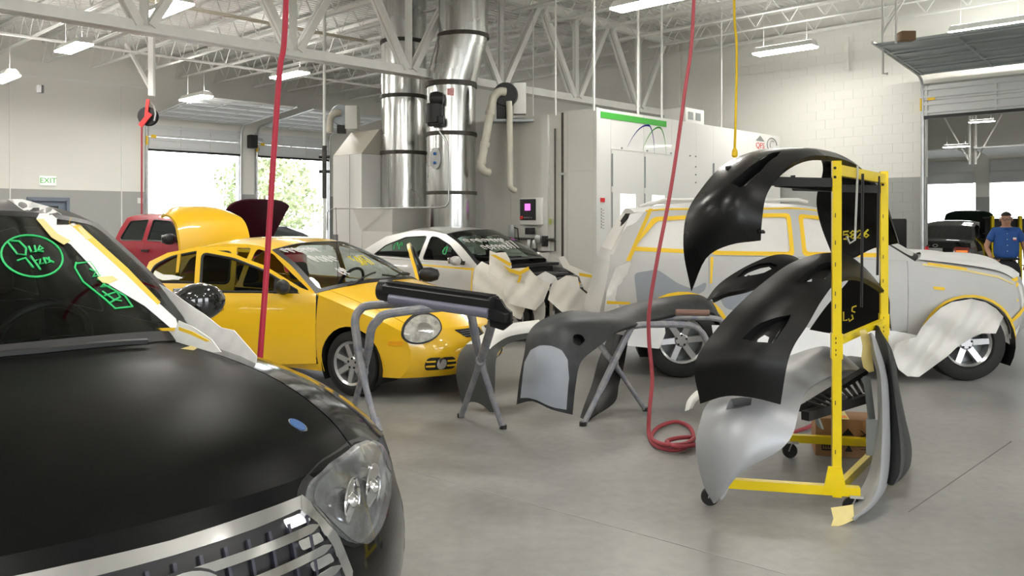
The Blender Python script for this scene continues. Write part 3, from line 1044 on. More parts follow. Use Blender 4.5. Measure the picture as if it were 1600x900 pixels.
tag(MB().box(-.06, .06, -.004, .0, 0, .13).build('warning_sticker', mat('sticker', (.75, .6, .58), .5, noise=.8, nscale=40, col2=(.6, .05, .05))), 'small red and white sticker high on the right duct', 'sticker').location = (cR(707, 155).x, YR - rR - .006, dz(155, YR))
tag(MB().tube([P(686, 205, 14.5), P(697, 220, 14.5), P(701, 240, 14.52), P(701, 315, 14.52), P(696, 322, 14.52), P(685, 324, 14.52), P(520, 326, 15.6), P(512, 331, 15.6), P(511, 360, 15.6)], .012, 6).build('conduit', M_GALV2), 'thin grey conduit bent across the foot of the ducts', 'conduit')
t = thing('damper_motor', 'black damper motor clamped between the two ducts', 'motor', P(680, 195, 14.5))
MB().cbox(-.13, .12, -.1, .15, -.02, .03, .01).build('base', M_BLACK, t)
MB().lathe([(.15, 0), (.15, .32), (.12, .34)], 20, Matrix.Translation((-.02, 0, .03))).build('body', M_BLACK, t)
MB().lathe([(.02, -.12), (.1, -.1), (.13, 0), (.1, .12), (.03, .14)], 16, Matrix.Translation((.02, -.05, .45)) @ Matrix.Rotation(1.57, 4, 'Y')).build('head', M_BLACK, t)
MB().cbox(.06, .16, -.16, -.06, .0, .14, .01).build('terminal_box', M_BLACK, t)
# vent blower on the booth with elbow pipe
t = thing('vent_blower', 'black round blower with bent plastic pipe on the booth side', 'blower', P(790, 165, 14.7))
MB().lathe([(.1, -.12), (.2, -.12), (.22, -.08), (.22, .08), (.2, .12), (.1, .12)], 24, frame(Vector((0, 0, .18)), (0, 0, 1), (1, .0, 0))).build('drum', M_BLACK, t)
MB().cbox(-.16, .02, -.1, .12, -.25, .15, .01).build('motor', M_BLACK, t)
MB().cbox(.14, .36, -.05, .2, -.15, .40, .01).build('cover', M_WHITE, t)
MB().box(-.3, .5, -.1, .2, -.29, -.25).build('shelf', M_GREYMETAL, t, False)
M_PVC = mat('clear_pvc', (.52, .50, .42), .25, noise=.1, nscale=8)
MB().tube(cat1([(0, -.14, .22), (-.1, -.17, .22), (-.19, -.17, .15), (-.24, -.17, 0), (-.40, -.17, -.9), (-.43, -.17, -1.05), (-.38, -.14, -1.16), (-.3, -.05, -1.18)], 4), .075, 14).build('pipe', M_PVC, t)
MB().tube(cat1([(.06, -.16, .05), (.07, -.17, -.2), (.08, -.17, -1.3), (.09, -.16, -1.45), (.16, -.05, -1.5)], 4), .055, 12).build('drain_pipe', M_PVC, t)
for (x, z) in ((-.27, -.15), (-.36, -.7), (-.42, -1.0)):
    MB().lathe([(.085, -.04), (.088, 0), (.085, .04)], 14, Matrix.Translation((x, -.17, z)) @ Matrix.Rotation(.17, 4, 'Y')).build('coupling', M_BEIGE, t)
# ------------------------------------------------------------------ air unit left of the ducts
t = thing('air_unit', 'white and beige sheet-metal air unit with sloped top left of the ducts', 'air unit', P(565, 345, 15.8) - Vector((0, 0, CAM_H)), ROOM_ANG)
# local x along A, y along B; near corner at origin
h1 = dz(240, 15.8); h2 = dz(202, 16.1)
MB().hexa([(0, 0, 0), (1.1, 0, 0), (1.1, .95, 0), (0, .95, 0), (0, 0, h1), (1.1, 0, h1), (1.1, .95, h1), (0, .95, h1)]).build('cabinet', M_WHITE, t, False)
MB().hexa([(0, 0, h1 + .004), (1.1, 0, h1 + .004), (1.1, .95, h1 + .004), (0, .95, h1 + .004), (.42, 0, h2), (1.1, 0, h2), (1.1, .95, h2), (.42, .95, h2)]).build('sloped_top', M_BEIGE, t, False)
MB().box(-.006, 0, .38, .385, .2, h1).box(-.006, 0, .0, .95, .83, .835).build('seam', M_PRINTGREY, t, False)
MB().box(-.02, 0, .78, .92, 1.15, 1.35).build('louvre', M_GREYMETAL, t, False)
t = thing('duct_plenum', 'pale tapered sheet-metal box at the foot of the left duct', 'plenum', P(612, 345, 15.1) - Vector((0, 0, CAM_H)), ROOM_ANG)
h3 = dz(325, 15.1); h4 = dz(362, 15.1)
MB().hexa([(0.05, .05, 0), (1.15, .05, 0), (1.15, 1.0, 0), (0.05, 1.0, 0), (.05, .05, h4), (1.15, .05, h4), (1.15, 1.0, h4), (.05, 1.0, h4)]).build('base', M_BOOTHGREY, t, False)
MB().hexa([(0.05, .05, h4), (1.15, .05, h4), (1.15, 1.0, h4), (0.05, 1.0, h4), (-.08, -.12, h3), (1.15, -.12, h3), (1.15, 1.1, h3), (-.08, 1.1, h3)]).build('hood', M_BOOTHGREY, t, False)
# burner blower above air unit
t = thing('burner_blower', 'grey round blower with elbow on top of the air unit', 'blower', P(535, 193, 16.6))
MB().lathe([(.06, -.1), (.2, -.1), (.22, -.06), (.22, .06), (.2, .1), (.06, .1)], 22, frame(Vector((-.02, 0, .16)), (0, 0, 1), (1, .2, 0))).build('drum', M_GREYMETAL, t)
MB().cbox(.08, .32, -.15, .2, -.12, .34, .01).build('cover', M_BOOTHGREY, t)
MB().tube(cat1([(-.02, -.1, .2), (-.12, -.16, .18), (-.2, -.17, .08), (-.22, -.17, -.2)], 4), .07, 12).build('elbow', M_BEIGE, t)
MB().cbox(-.1, .06, -.05, .1, -.2, .0, .01).build('motor', M_BLACK, t)
gp = P(507, 300, 15.6)
t = thing('gas_pipe', 'vertical gas pipe with black valve fittings at the left of the air unit', 'pipe', (gp.x, gp.y, 0))
MB().tube([(0, 0, 1.1), (0, 0, 6.2)], .03, 8).build('riser', M_STEELWHITE, t)
MB().tube([(0, -.01, dz(310, 15.6)), (0, -.01, dz(228, 15.6))], .045, 8).build('valve_body', M_DARKBAND, t)
for yy in (245, 268):
    MB().tube([(-.1, -.01, dz(yy, 15.6)), (.1, -.01, dz(yy, 15.6))], .03, 8).build('valve_handle', M_BLACK, t)

# ------------------------------------------------------------------ bay beyond the block wall
w = MB()
RB = 16.5
ops = [(-8.9, -6.3, 2.95), (-12.2, -9.3, 2.95)]
# find positions from the photo: openings at px 1447-1524 and 1546-1640
def wall_b(px, a):
    k = (px - 800) / FPX
    # GX+AX a + BX b = k (GY + AY a + BY b)
    return (k * (GY + AY * a) - GX - AX * a) / (BX - k * BY)
ob = [wall_b(px, RB) for px in (1400, 1524, 1546, 1690)]
zo = 1.62 + 60 * 30.6 / 1300
w.rbox(RB, RB + .25, ob[0], 12, 0, ZT)
w.rbox(RB, RB + .25, ob[1], ob[0], zo, ZT)
w.rbox(RB, RB + .25, ob[2], ob[1], 0, ZT)
w.rbox(RB, RB + .25, ob[3], ob[2], zo, ZT)
w.rbox(RB, RB + .25, -30, ob[3], 0, ZT)
struct(w.build('wall_beyond', M_WALL, smooth=False))['label'] = 'far wall of the next bay with two bright open doors'
w = MB().rbox(.25, RB, 1.5, 1.7, 0, ZT).rbox(.25, RB, -22, -21.8, 0, ZT)
struct(w.build('wall_beyond_side', M_WALL, smooth=False))
prof2 = [(q, z - .3) for q, z in prof if -22 < q < 1.6]
dk = MB(); n = len(prof2)
dk.v = [R(.25, q, z) for q, z in prof2] + [R(RB + .2, q, z) for q, z in prof2]
dk.f = [(i, i + 1, n + i + 1, n + i) for i in range(n - 1)]
struct(dk.build('ceiling_beyond', M_DECK, smooth=False))
for k in range(8):
    a = 1.6 + 1.9 * k
    mb = MB()
    mb.bar(R(a, -21, 5.45), R(a, 1.4, 5.45), .06, .05).bar(R(a, -21, 5.9), R(a, 1.4, 5.9), .08, .05)
    for q in range(28):
        b = -20.9 + q * .8
        mb.bar(R(a, b, 5.47), R(a, b + .4, 5.88), .02).bar(R(a, b + .4, 5.88), R(a, b + .8, 5.47), .02)
    tag(mb.build('bar_joist', M_STEELWHITE, None, False), 'white roof joist in the bay beyond the big roller door, %s from the wall' % ORD[k], 'joist', 'joists in the next bay')
lamp(lp(1534, 190, 4.9), 'lit ceiling lamp seen through the big roller door, nearer one', sc=.6)
lamp(lp(1497, 241, 4.9) if False else R(9.0, wall_b(1494, 9.0), 3.8), 'lit ceiling lamp seen through the big roller door, farther one', sc=.55)
for (a, b) in ((3, -13), (6.5, -12), (10, -13), (13, -15), (6.5, -17)):  # lamps added out of view so the next bay is less dark
    lamp(R(a, b, 4.9), 'ceiling lamp in the next bay right of the picture', 'next bay lamps out of view')
rv = R(RB - 2.0, wall_b(1524, RB - 2.0), 0)
t = thing('door_bracket', 'white steel bracket hanging at the far bay door', 'bracket', rv)
MB().bar((0, 0, 3.6), (0, 0, 5.6), .07).build('post', M_STEELWHITE, t, False)
MB().bar((-.15, .1, 3.6), (-.15, .1, 5.6), .07).build('post', M_STEELWHITE, t, False)
MB().bar((0, 0, 3.7), (.75, -.3, 5.3), .05).build('brace', M_STEELWHITE, t, False)
MB().bar((-.15, .1, 3.7), (-.9, .4, 5.3), .05).build('brace', M_STEELWHITE, t, False)
for i, (b0_, b1_) in enumerate(((ob[1], ob[0]), (ob[3], ob[2]))):
    dmb = thing('roller_door', ['raised pale roller door in the far bay, left one', 'raised pale roller door in the far bay, right one'][i], 'roller door')
    for k in range(2):
        MB().rbox(RB - .08, RB - .03, b0_ + .05, b1_ - .05, zo - .02 + k * .42, zo + .39 + k * .42).build('panel', M_DOORWHITE, dmb, False)
    for k in range(3):
        MB().hexa([R(RB - .4 - k * .6, b0_ + .05, zo + .95 + .05 * k), R(RB - .98 - k * .6, b0_ + .05, zo + 1.0 + .05 * k), R(RB - .98 - k * .6, b1_ - .05, zo + 1.0 + .05 * k), R(RB - .4 - k * .6, b1_ - .05, zo + .95 + .05 * k),
                   R(RB - .4 - k * .6, b0_ + .05, zo + 1.0 + .05 * k), R(RB - .98 - k * .6, b0_ + .05, zo + 1.05 + .05 * k), R(RB - .98 - k * .6, b1_ - .05, zo + 1.05 + .05 * k), R(RB - .4 - k * .6, b1_ - .05, zo + 1.0 + .05 * k)]).build('panel', M_DOORWHITE, dmb, False)

# ------------------------------------------------------------------ outdoors
g = MB()
g.grid(lambda u, v: (lerp(-90, 110, u), lerp(-70, 130, v), -.05), 4, 4)
struct(g.build('ground_outside', M_ASPHALT, smooth=False))
def tree(pos, h, r, seed, label, grp):
    rnd = random.Random(seed)
    t = thing('tree', label, 'tree', pos, 0, grp)
    MB().tube([(0, 0, 0), (.1, 0, h * .3), (0, .1, h * .6)], .18, 8, rad=[.22, .17, .1]).build('trunk', M_TRUNK, t)
    mb = MB()
    for k in range(1500):
        th = rnd.uniform(0, 6.283); ph = math.acos(rnd.uniform(-1, 1)); rr = r * rnd.uniform(.55, 1) ** .6
        lump = 1 + .22 * math.sin(3 * th + seed) * math.sin(4 * ph)
        c = Vector((rr * lump * math.sin(ph) * math.cos(th), rr * lump * math.sin(ph) * math.sin(th), h * .58 + rr * 1.15 * lump * math.cos(ph)))
        u = Vector((rnd.uniform(-1, 1), rnd.uniform(-1, 1), rnd.uniform(-1, 1))).normalized()
        v = u.orthogonal().normalized()
        s_ = rnd.uniform(.09, .2)
        mb.add([c - u * s_, c + v * s_ * .7, c + u * s_, c - v * s_ * .7], [(0, 1, 2, 3)])
    mb.build('foliage', M_LEAF, t, False)
k = 0
for (a, b, h, r) in [(6.2, 31, 5.2, 2.4), (9.5, 35, 5.6, 2.5), (-6.0, 47, 2.4, 1.5), (-3.0, 48, 2.8, 1.6)]:
    tree(R(a, b, -.05), h, r, k, ['leafy tree seen through the right door of the left wall, nearer one', 'leafy tree seen through the right door of the left wall, farther one', 'low pale bush seen through the left door of the left wall, left one', 'low pale bush seen through the left door of the left wall, right one'][k], 'trees outside the left doors')
    k += 1
for (a, b, h, r) in [(30, -4.5, 5.2, 2.8), (31, -9, 5.6, 2.9), (29, -14, 5.0, 2.7), (33, -18, 6, 3)]:
    tree(R(a, b, -.05), h, r, k, 'leafy tree outside the far doors of the next bay, %s from the left' % ORD[k - 4], 'trees outside the far bay')
    k += 1
# ================================================================== CAR BUILDER
def wheel(par, x, y, Rw, rr, wd, spokes, side, seed=0, rim_m=None):
    """tyre with rim; local car coordinates, side=+1/-1 outward y"""
    M = frame(Vector((x, y, Rw)), Vector((1, 0, 0)), Vector((0, 0, 1)) * 1.0)  # local z = x cross z = -y
    if side > 0:
        M = M @ Matrix.Rotation(math.pi, 4, 'X')
    # local +z points outward
    h = wd / 2
    tp = [(rr, -h * .8), (rr + .02, -h), (Rw - .045, -h), (Rw - .012, -h * .85), (Rw, -h * .6)]
    for g in (-.35, 0, .35):
        tp += [(Rw, h * (g - .06)), (Rw - .008, h * (g - .05)), (Rw - .008, h * (g + .05)), (Rw, h * (g + .06))]
    tp += [(Rw, h * .6), (Rw - .012, h * .85), (Rw - .045, h), (rr + .02, h), (rr, h * .8)]
    w = MB().lathe(tp, 40, M, closed=True).build('wheel', M_RUBBER, par)
    rm = MB()
    rm.lathe([(rr + .004, h * .86), (rr - .004, h * .95), (rr - .025, h * .8), (rr - .03, -h * .7), (rr + .004, -h * .8)], 36, M, closed=True)
    n = spokes
    for k in range(n):
        a = 2 * math.pi * k / n + seed
        ca, sa = math.cos(a), math.sin(a)
        def pt(r, o, z):
            return M @ Vector((r * ca - o * sa, r * sa + o * ca, z))
        w0, w1 = rr * .13, rr * .17
        rm.hexa([pt(.04, -w0, h * .35), pt(.04, w0, h * .35), pt(.04, w0, h * .62), pt(.04, -w0, h * .62),
                 pt(rr - .02, -w1, h * .45), pt(rr - .02, w1, h * .45), pt(rr - .02, w1 * .7, h * .82), pt(rr - .02, -w1 * .7, h * .82)])
    rm.lathe([(rr * .32, h * .3), (rr * .32, h * .62), (rr * .24, h * .72), (.02, h * .72)], 20, M)
    rm.build('rim', rim_m or M_ALLOY, w, angle=30)
    bk = MB()
    bk.lathe([(rr - .03, -h * .2), (rr - .03, -h * .15)], 24, M)
    bk.build('brake_disc', M_GREYMETAL, w)
    nb = MB()
    for k in range(5):
        a = 2 * math.pi * k / 5 + .3
        nb.lathe([(.012, h * .62), (.012, h * .76), (.006, h * .78)], 6, M @ Matrix.Translation((rr * .22 * math.cos(a), rr * .22 * math.sin(a), 0)))
    nb.build('wheel_nuts', M_BLACK, w)['kind'] = 'stuff'
    return w

class Car:
    def __init__(c, name, label, cat, loc, phi, spec):
        c.s = spec
        c.root = thing(name, label, cat, (loc[0], loc[1], 0), -phi)
        c.segs = {}
        for k, pts in spec['segs'].items():
            c.segs[k] = cat1(pts, spec.get('n', 6)) if len(pts) > 2 else cat1(pts, 10)
        c.av, c.af = [], []
        px = [p[0] for p in spec['plan']]
        c.planx = px; c.planw = [p[1] for p in spec['plan']]
        c.pz = [p[0] for p in spec['prof']]; c.pi = [p[1] for p in spec['prof']]
        # smooth tables
        c._plan = cat1(spec['plan'], 8); c._prof = cat1(spec['prof'], 8)
        c._pax = [q[0] for q in c._plan]; c._paw = [q[1] for q in c._plan]
        c._pfz = [q[0] for q in c._prof]; c._pfi = [q[1] for q in c._prof]
    def W(c, x, z):
        return float(np.interp(x, c._pax, c._paw) - np.interp(z, c._pfz, c._pfi))
    def rib(c, cc, q, off=0.0):
        x, z, b, k = cc
        w = c.W(x, z)
        a = abs(q)
        return Vector((x + b * (1 - a ** 2.4), q * w, z + k * (1 - a ** c.s.get('cp', 2.8)) + off))
    def seg_at(c, seg, t):
        S = c.segs[seg]
        x = min(max(t, 0), 1) * (len(S) - 1)
        i = min(int(x), len(S) - 2)
        f = x - i
        return tuple(S[i][j] * (1 - f) + S[i + 1][j] * f for j in range(4))
    def acc(c, o):
        n = len(c.av)
        c.av += [v.co.copy() for v in o.data.vertices]
        c.af += [tuple(i + n for i in p.vertices) for p in o.data.polygons]
        return o
    def strip(c, name, seg, m, nq=36, q0=-1, q1=1, t0=0, t1=1, nt=None, th=.004, lift=0.0, acc=True, parent=None):
        S = c.segs[seg]
        nt = nt or max(6, len(S))
        mb = MB()
        mb.grid(lambda u, v: c.rib(c.seg_at(seg, u), v, lift), nt, nq, t0, t1, q0, q1)
        # orientation: normals outwards (u forward->back, v right->left): flip
        mb.f = [tuple(reversed(f)) for f in mb.f]
        V, F = thicken(mb.v, mb.f, th)
        o = mesh_obj(name, V, F, m, parent or c.root, True, 40)
        if acc:
            c.acc(o)
        return o
    def strip_patch(c, name, seg, outer, holes, m, lift=0.0, th=.004, h=.08, parent=None, acc=False):
        """outline in (t,q)"""
        vs, fs = patch2d(outer, holes, h)
        V = []
        for t, q in vs:
            p = c.rib(c.seg_at(seg, t), q)
            V.append(p)
        # normal estimate for lift
        F = [tuple(reversed(f)) for f in fs]
        V2, _ = thicken(V, F, -lift) if lift else (V + V, None)
        V = V2[len(vs):] if lift else V
        V, F = thicken(V, F, th)
        o = mesh_obj(name, V, F, m, parent or c.root, True, 40)
        if acc:
            c.acc(o)
        return o
    def side(c, name, outer, m, s, holes=(), off=0.0, th=.006, h=.06, parent=None, acc=True, pre=None):
        fn = lambda x, z: Vector((x, s * (c.W(x, z) + off), z))
        if pre:
            f0 = fn
            fn = lambda x, z: pre @ f0(x, z)
        o = sheet(name, outer, list(holes), fn, m, parent or c.root, h, th, flip=(s > 0))
        if acc and not pre:
            c.acc(o)
        return o
    def done(c):
        c.bvh = BVHTree.FromPolygons(c.av, c.af)
    def decal(c, name, outline, plane, m, off=.004, th=.004, h=.04, holes=(), parent=None):
        PL = {'front': (Vector((3, 0, 0)), Vector((0, 1, 0)), Vector((0, 0, 1)), Vector((-1, 0, 0))),
              'rear': (Vector((-8, 0, 0)), Vector((0, 1, 0)), Vector((0, 0, 1)), Vector((1, 0, 0))),
              'top': (Vector((0, 0, 4)), Vector((1, 0, 0)), Vector((0, 1, 0)), Vector((0, 0, -1))),
              'left': (Vector((0, 3, 0)), Vector((1, 0, 0)), Vector((0, 0, 1)), Vector((0, -1, 0))),
              'right': (Vector((0, -3, 0)), Vector((1, 0, 0)), Vector((0, 0, 1)), Vector((0, 1, 0)))}
        O, U, Vv, D = PL[plane] if isinstance(plane, str) else plane
        vs, fs = patch2d(outline, list(holes), h)
        V = []
        lastd = None
        ds = []
        for u, v in vs:
            p = O + U * u + Vv * v
            hit = c.bvh.ray_cast(p, D)
            ds.append(hit[3])
        good = [d for d in ds if d is not None]
        md = sorted(good)[len(good) // 2] if good else 3.0
        # fill misses with nearest hit sample
        A = np.array(vs)
        gi = [i for i, d in enumerate(ds) if d is not None]
        for i, d in enumerate(ds):
            if d is None and gi:
                j = gi[int(np.argmin(((A[gi] - A[i]) ** 2).sum(1)))]
                ds[i] = ds[j]
        for (u, v), d in zip(vs, ds):
            p = O + U * u + Vv * v + D * ((d if d is not None else md) - off)
            V.append(p)
        # facing
        n = Vector((0, 0, 0))
        for f in fs[:50]:
            n += (V[f[1]] - V[f[0]]).cross(V[f[2]] - V[f[0]])
        if n.dot(D) > 0:
            fs = [tuple(reversed(f)) for f in fs]
        V, fs = thicken(V, fs, th)
        return mesh_obj(name, V, fs, m, parent or c.root, True, 40)
    def stroke(c, name, pts, plane, m, r=.006, off=.004, parent=None):
        PL = {'front': (Vector((3, 0, 0)), Vector((0, 1, 0)), Vector((0, 0, 1)), Vector((-1, 0, 0))),
              'top': (Vector((0, 0, 4)), Vector((1, 0, 0)), Vector((0, 1, 0)), Vector((0, 0, -1))),
              'left': (Vector((0, 3, 0)), Vector((1, 0, 0)), Vector((0, 0, 1)), Vector((0, -1, 0))),
              'rear': (Vector((-8, 0, 0)), Vector((0, 1, 0)), Vector((0, 0, 1)), Vector((1, 0, 0))),
              'right': (Vector((0, -3, 0)), Vector((1, 0, 0)), Vector((0, 0, 1)), Vector((0, 1, 0)))}
        O, U, Vv, D = PL[plane] if isinstance(plane, str) else plane
        mb = MB()
        for line in pts:
            P3 = []
            for i in range(len(line) - 1):
                a, b = line[i], line[i + 1]
                k = max(1, int(math.hypot(b[0] - a[0], b[1] - a[1]) / .04))
                for j in range(k):
                    P3.append((a[0] + (b[0] - a[0]) * j / k, a[1] + (b[1] - a[1]) * j / k))
            P3.append(line[-1])
            out = []
            for u, v in P3:
                p = O + U * u + Vv * v
                hit = c.bvh.ray_cast(p, D)
                if hit[0] is not None:
                    out.append(hit[0] - D * off)
            if len(out) > 1:
                mb.tube(out, r, 5)
        o = mb.build(name, m, parent or c.root)
        if name.startswith('marker') or name.startswith('grille_mesh'):
            o['kind'] = 'stuff'
        return o
    def local(c):
        return (Matrix.Translation(c.root.location) @ Matrix.Rotation(c.root.rotation_euler.z, 4, 'Z')).inverted()
    def pixray(c, pts, off):
        Mi = c.local()
        o = Mi @ Vector((0, 0, CAM_H))
        out = []
        for (x, y) in pts:
            d = (Mi.to_3x3() @ Vector(((x - 800) / FPX, 1, -(y - HOR) / FPX)))
            d.normalize()
            h = c.bvh.ray_cast(o, d)
            out.append((o, d, h[3]))
        good = [i for i, q in enumerate(out) if q[2] is not None]
        A = np.array(pts)
        res = []
        for i, (o_, d, t) in enumerate(out):
            if t is None and good:
                j = good[int(np.argmin(((A[good] - A[i]) ** 2).sum(1)))]
                t = out[j][2]
            res.append(o_ + d * ((t if t else 4) - off))
        return res
    def laid(c, name, outline, m, off=.006, th=.003, h=10, holes=(), parent=None, wob=0.0):
        """sheet lying on the body: outline traced in the photo, dropped onto the surface"""
        vs, fs = patch2d(outline, list(holes), h)
        V = c.pixray(vs, off)
        if wob:
            rnd = random.Random(len(vs))
            Mi = c.local()
            for i, (u, v) in enumerate(vs):
                V[i] = V[i] + Mi.to_3x3() @ Vector((0, -1, .2)) * (wob * (1 + math.sin(u * .11 + v * .07) * math.cos(v * .13 - u * .05)))
        Mi = c.local()
        o = Mi @ Vector((0, 0, CAM_H))
        n = Vector((0, 0, 0))
        for f in fs[:80]:
            n += (V[f[1]] - V[f[0]]).cross(V[f[2]] - V[f[0]])
        if n.dot(o - V[0]) < 0:
            fs = [tuple(reversed(f)) for f in fs]
        V, fs = thicken(V, fs, th)
        return mesh_obj(name, V, fs, m, parent or c.root, True, 50)
    def laid_line(c, name, lines, m, r=.004, off=.005, parent=None):
        mb = MB()
        for ln in lines:
            P3 = []
            for i in range(len(ln) - 1):
                a, b = ln[i], ln[i + 1]
                k = max(1, int(math.hypot(b[0] - a[0], b[1] - a[1]) / 8))
                P3 += [(a[0] + (b[0] - a[0]) * j / k, a[1] + (b[1] - a[1]) * j / k) for j in range(k)]
            P3.append(ln[-1])
            mb.tube(c.pixray(P3, off), r, 5)
        o = mb.build(name, m, parent or c.root)
        if len(lines) > 1:
            o['kind'] = 'stuff'
        return o
    def arch(c, xc, zb, Ra, a0=None, a1=None, n=18):
        """arc points from front (x larger) over top to rear at height zb"""
        Rw = c.s['R']
        t0 = math.asin(max(-1, min(1, (zb - Rw) / Ra)))
        return [(xc + Ra * math.cos(t), Rw + Ra * math.sin(t)) for t in np.linspace(t0, math.pi - t0, n)]

def build_body(c, m, glass, doors_open=(), skip=(), side_m=None):
    """panels common to all vehicles; the spec drives them"""
    s = c.s
    sg = c.segs
    zb, zr = s['zb'], s['rocker']
    xfd, xbd, xrd = s['xfd'], s['xbd'], s['xrd']
    belt = s['belt']
    bz = lambda x: float(np.interp(x, [q[0] for q in sorted(belt)], [q[1] for q in sorted(belt)]))
    c.bz = bz
    g = .004
    has_trunk = 'trunk' in sg
    if 'front' not in skip: c.strip('front_bumper', 'front', m, 40, nt=14)
    if 'hood' not in skip:
        hq = s.get('hood_q', .87)
        c.strip('hood', 'hood', s.get('hood_m', m), 40, -hq, hq, nt=16, th=.012)
        c.strip('wing_top', 'hood', m, 6, hq + .008, 1, nt=16, th=.012)
        c.strip('wing_top', 'hood', m, 6, -1, -hq - .008, nt=16, th=.012)
    c.strip('roof', 'roof', s.get('roof_m', m), 30, nt=18)
    if has_trunk and 'trunk' not in skip: c.strip('trunk_lid', 'trunk', m, 30, nt=8)
    c.strip('rear_bumper', 'tail', m, 36, nt=14)
    # windscreen with black border
    wq, tt = s.get('wq', .93), s.get('wt', (.05, .95))
    outer = [(0, -1), (1, -1), (1, 1), (0, 1)]
    hole = [(tt[0], -wq), (tt[1], -wq + .02), (tt[1], wq - .02), (tt[0], wq)]
    hole = rounded(hole, .08)
    tr = c.strip_patch('windscreen_trim', 'wind', outer, [hole], s.get('trim_m', M_BLACK), 0, .006, .08, acc=False)
    c.wglass = c.strip_patch('windscreen', 'wind', hole, [], glass, 0, .004, .07, acc=True)
    rw = s.get('rw')
    if rw:
        hole = rounded([(rw[0], -rw[2]), (rw[1], -rw[2]), (rw[1], rw[2]), (rw[0], rw[2])], .08)
        c.strip_patch('rear_surround', 'rear', outer, [hole], s.get('rear_m', m), 0, .006, .08, acc=True)
        c.strip_patch('rear_window', 'rear', hole, [], s.get('rear_glass', glass), 0, .004, .08, acc=True)
    else:
        c.strip('tailgate', 'rear', m, 30, nt=12)
    Ra = s['Ra']
    xr = -s['wb']
    front = [(q[0], q[1]) for q in sg['front']]
    hood = [(q[0], q[1]) for q in sg['hood']]
    cowl = hood[-1]
    wind = [(q[0], q[1]) for q in sg['wind']]
    roof = [(q[0], q[1]) for q in sg['roof']]
    rear = [(q[0], q[1]) for q in sg['rear']]
    trunk = [(q[0], q[1]) for q in sg['trunk']] if has_trunk else []
    tail = [(q[0], q[1]) for q in sg['tail']]
    deck = rear[-1]
    beltpts = sorted([q for q in belt], key=lambda q: -q[0])
    def beltrange(xa, xb):
        """from xa down to xb (xa > xb)"""
        return [(xa, bz(xa))] + [q for q in beltpts if xb < q[0] < xa] + [(xb, bz(xb))]
    c.poly = {}
    af = c.arch(0, zb, Ra)
    ar = c.arch(xr, zb, Ra)
    zf = front[0][1]
    fender = front + hood[1:] + [(xfd + g, bz(xfd))] + [(xfd + g, zr), (xfd + g, zb)] + [p for p in reversed(af)]
    if af[0][0] < front[0][0]:
        pass
    c.poly['fender'] = fender
    c.poly['door'] = beltrange(xfd, xbd + g) + [(xbd + g, zr), (xfd, zr)]
    # rear door bottom follows the rear arch
    rd = beltrange(xbd, xrd + g)
    ang = [p for p in ar if p[0] > xrd + g and p[1] > zr]
    if ang:
        ztop = max(ang[-1][1], zr)
        rd += [(xrd + g, ang[-1][1] + .01)] + list(reversed(ang)) + [(ang[0][0] + .01, zr)]
    else:
        rd += [(xrd + g, zr)]
    rd += [(xbd, zr)]
    c.poly['rear_door'] = rd
    qd = beltrange(xrd, deck[0])
    q_up = trunk[1:] + tail[1:] if has_trunk else tail[1:]
    angq = [p for p in ar if p[0] <= xrd]
    if ang:
        quarter = qd + q_up + [ar[-1]] + list(reversed(angq)) + [(xrd, ang[-1][1] + .012)]
    else:
        quarter = qd + q_up + list(reversed(ar)) + [(xrd, zb)]
    c.poly['quarter'] = quarter
    sill = [(xfd + g, zr - .006), (ar[0][0] + (.0), zr - .006), (ar[0][0], zb), (af[-1][0], zb), (xfd + g, zb)]
    c.poly['sill'] = [(xfd, zr - .006), (xfd, zb), (ar[0][0], zb), (ar[0][0], zr - .006)]
    green = wind + roof[1:] + rear[1:] + [(q[0], q[1] + .004) for q in reversed([p for p in beltpts if deck[0] < p[0] < cowl[0]])]
    c.poly['green'] = green
    sm = side_m or {}
    for sd in (1, -1):
        d_open = doors_open if sd in s.get('open_sides', ()) else ()
        c.side('fender', fender, sm.get('fender', m), sd)
        if ('door', sd) not in doors_open:
            c.side('door', c.poly['door'], sm.get('door', m), sd)
        if ('rear_door', sd) not in doors_open:
            c.side('rear_door', rd, sm.get('rear_door', m), sd)
        c.side('quarter_panel', quarter, sm.get('quarter', m), sd)
        c.side('sill', c.poly['sill'], sm.get('sill', m), sd)
        op = [d for d in doors_open if d[1] == sd]
        if op:
            holes = [rounded(h_, .05) for h_ in s['door_holes']]
            c.side('pillar_frame', green, sm.get('green', m), sd, holes)
        else:
            holes = [rounded(w_, .04) for w_ in s['windows']]
            c.side('pillar_frame', green, sm.get('green', m), sd, holes)
            for w_ in holes:
                c.side('side_window', w_, s.get('side_glass', glass), sd, (), -.012, .004, .1)
                # rubber edge
                k = len(w_)
                mb = MB().tube([Vector((x, sd * (c.W(x, z) - .002), z)) for x, z in w_], .009, 5, closed=True)
                mb.build('window_seal', s.get('seal_m', M_BLACK), c.root)
        # wheel arch liners
        for xc in (0, xr):
            mb = MB()
            yo = c.W(xc, s['R'] + Ra * .5) - .01
            mb.grid(lambda u, v: (xc + (Ra + .003) * math.cos(u), sd * lerp(yo, yo - .32, v), s['R'] + (Ra + .003) * math.sin(u)), 20, 2, -.5, math.pi + .5, 0, 1)
            mb.add([(xc + (Ra + .003) * math.cos(u), sd * (yo - .32), s['R'] + (Ra + .003) * math.sin(u)) for u in np.linspace(-.5, math.pi + .5, 20)], [tuple(range(20))])
            mb.build('wheel_arch_liner', M_BLACK, c.root)
        for xc in (0, xr):
            if (xc == 0 and 'fw' in skip):
                continue
            yy = sd * (c.W(xc, s['R'] + Ra * .6) - s['tw'] / 2 - .015)
            wheel(c.root, xc, yy, s['R'], s['rim'], s['tw'], s['spokes'], sd, .3 + sd * .2, s.get('rim_m'))
    # floor pan
    fx = front[0][0] - .1
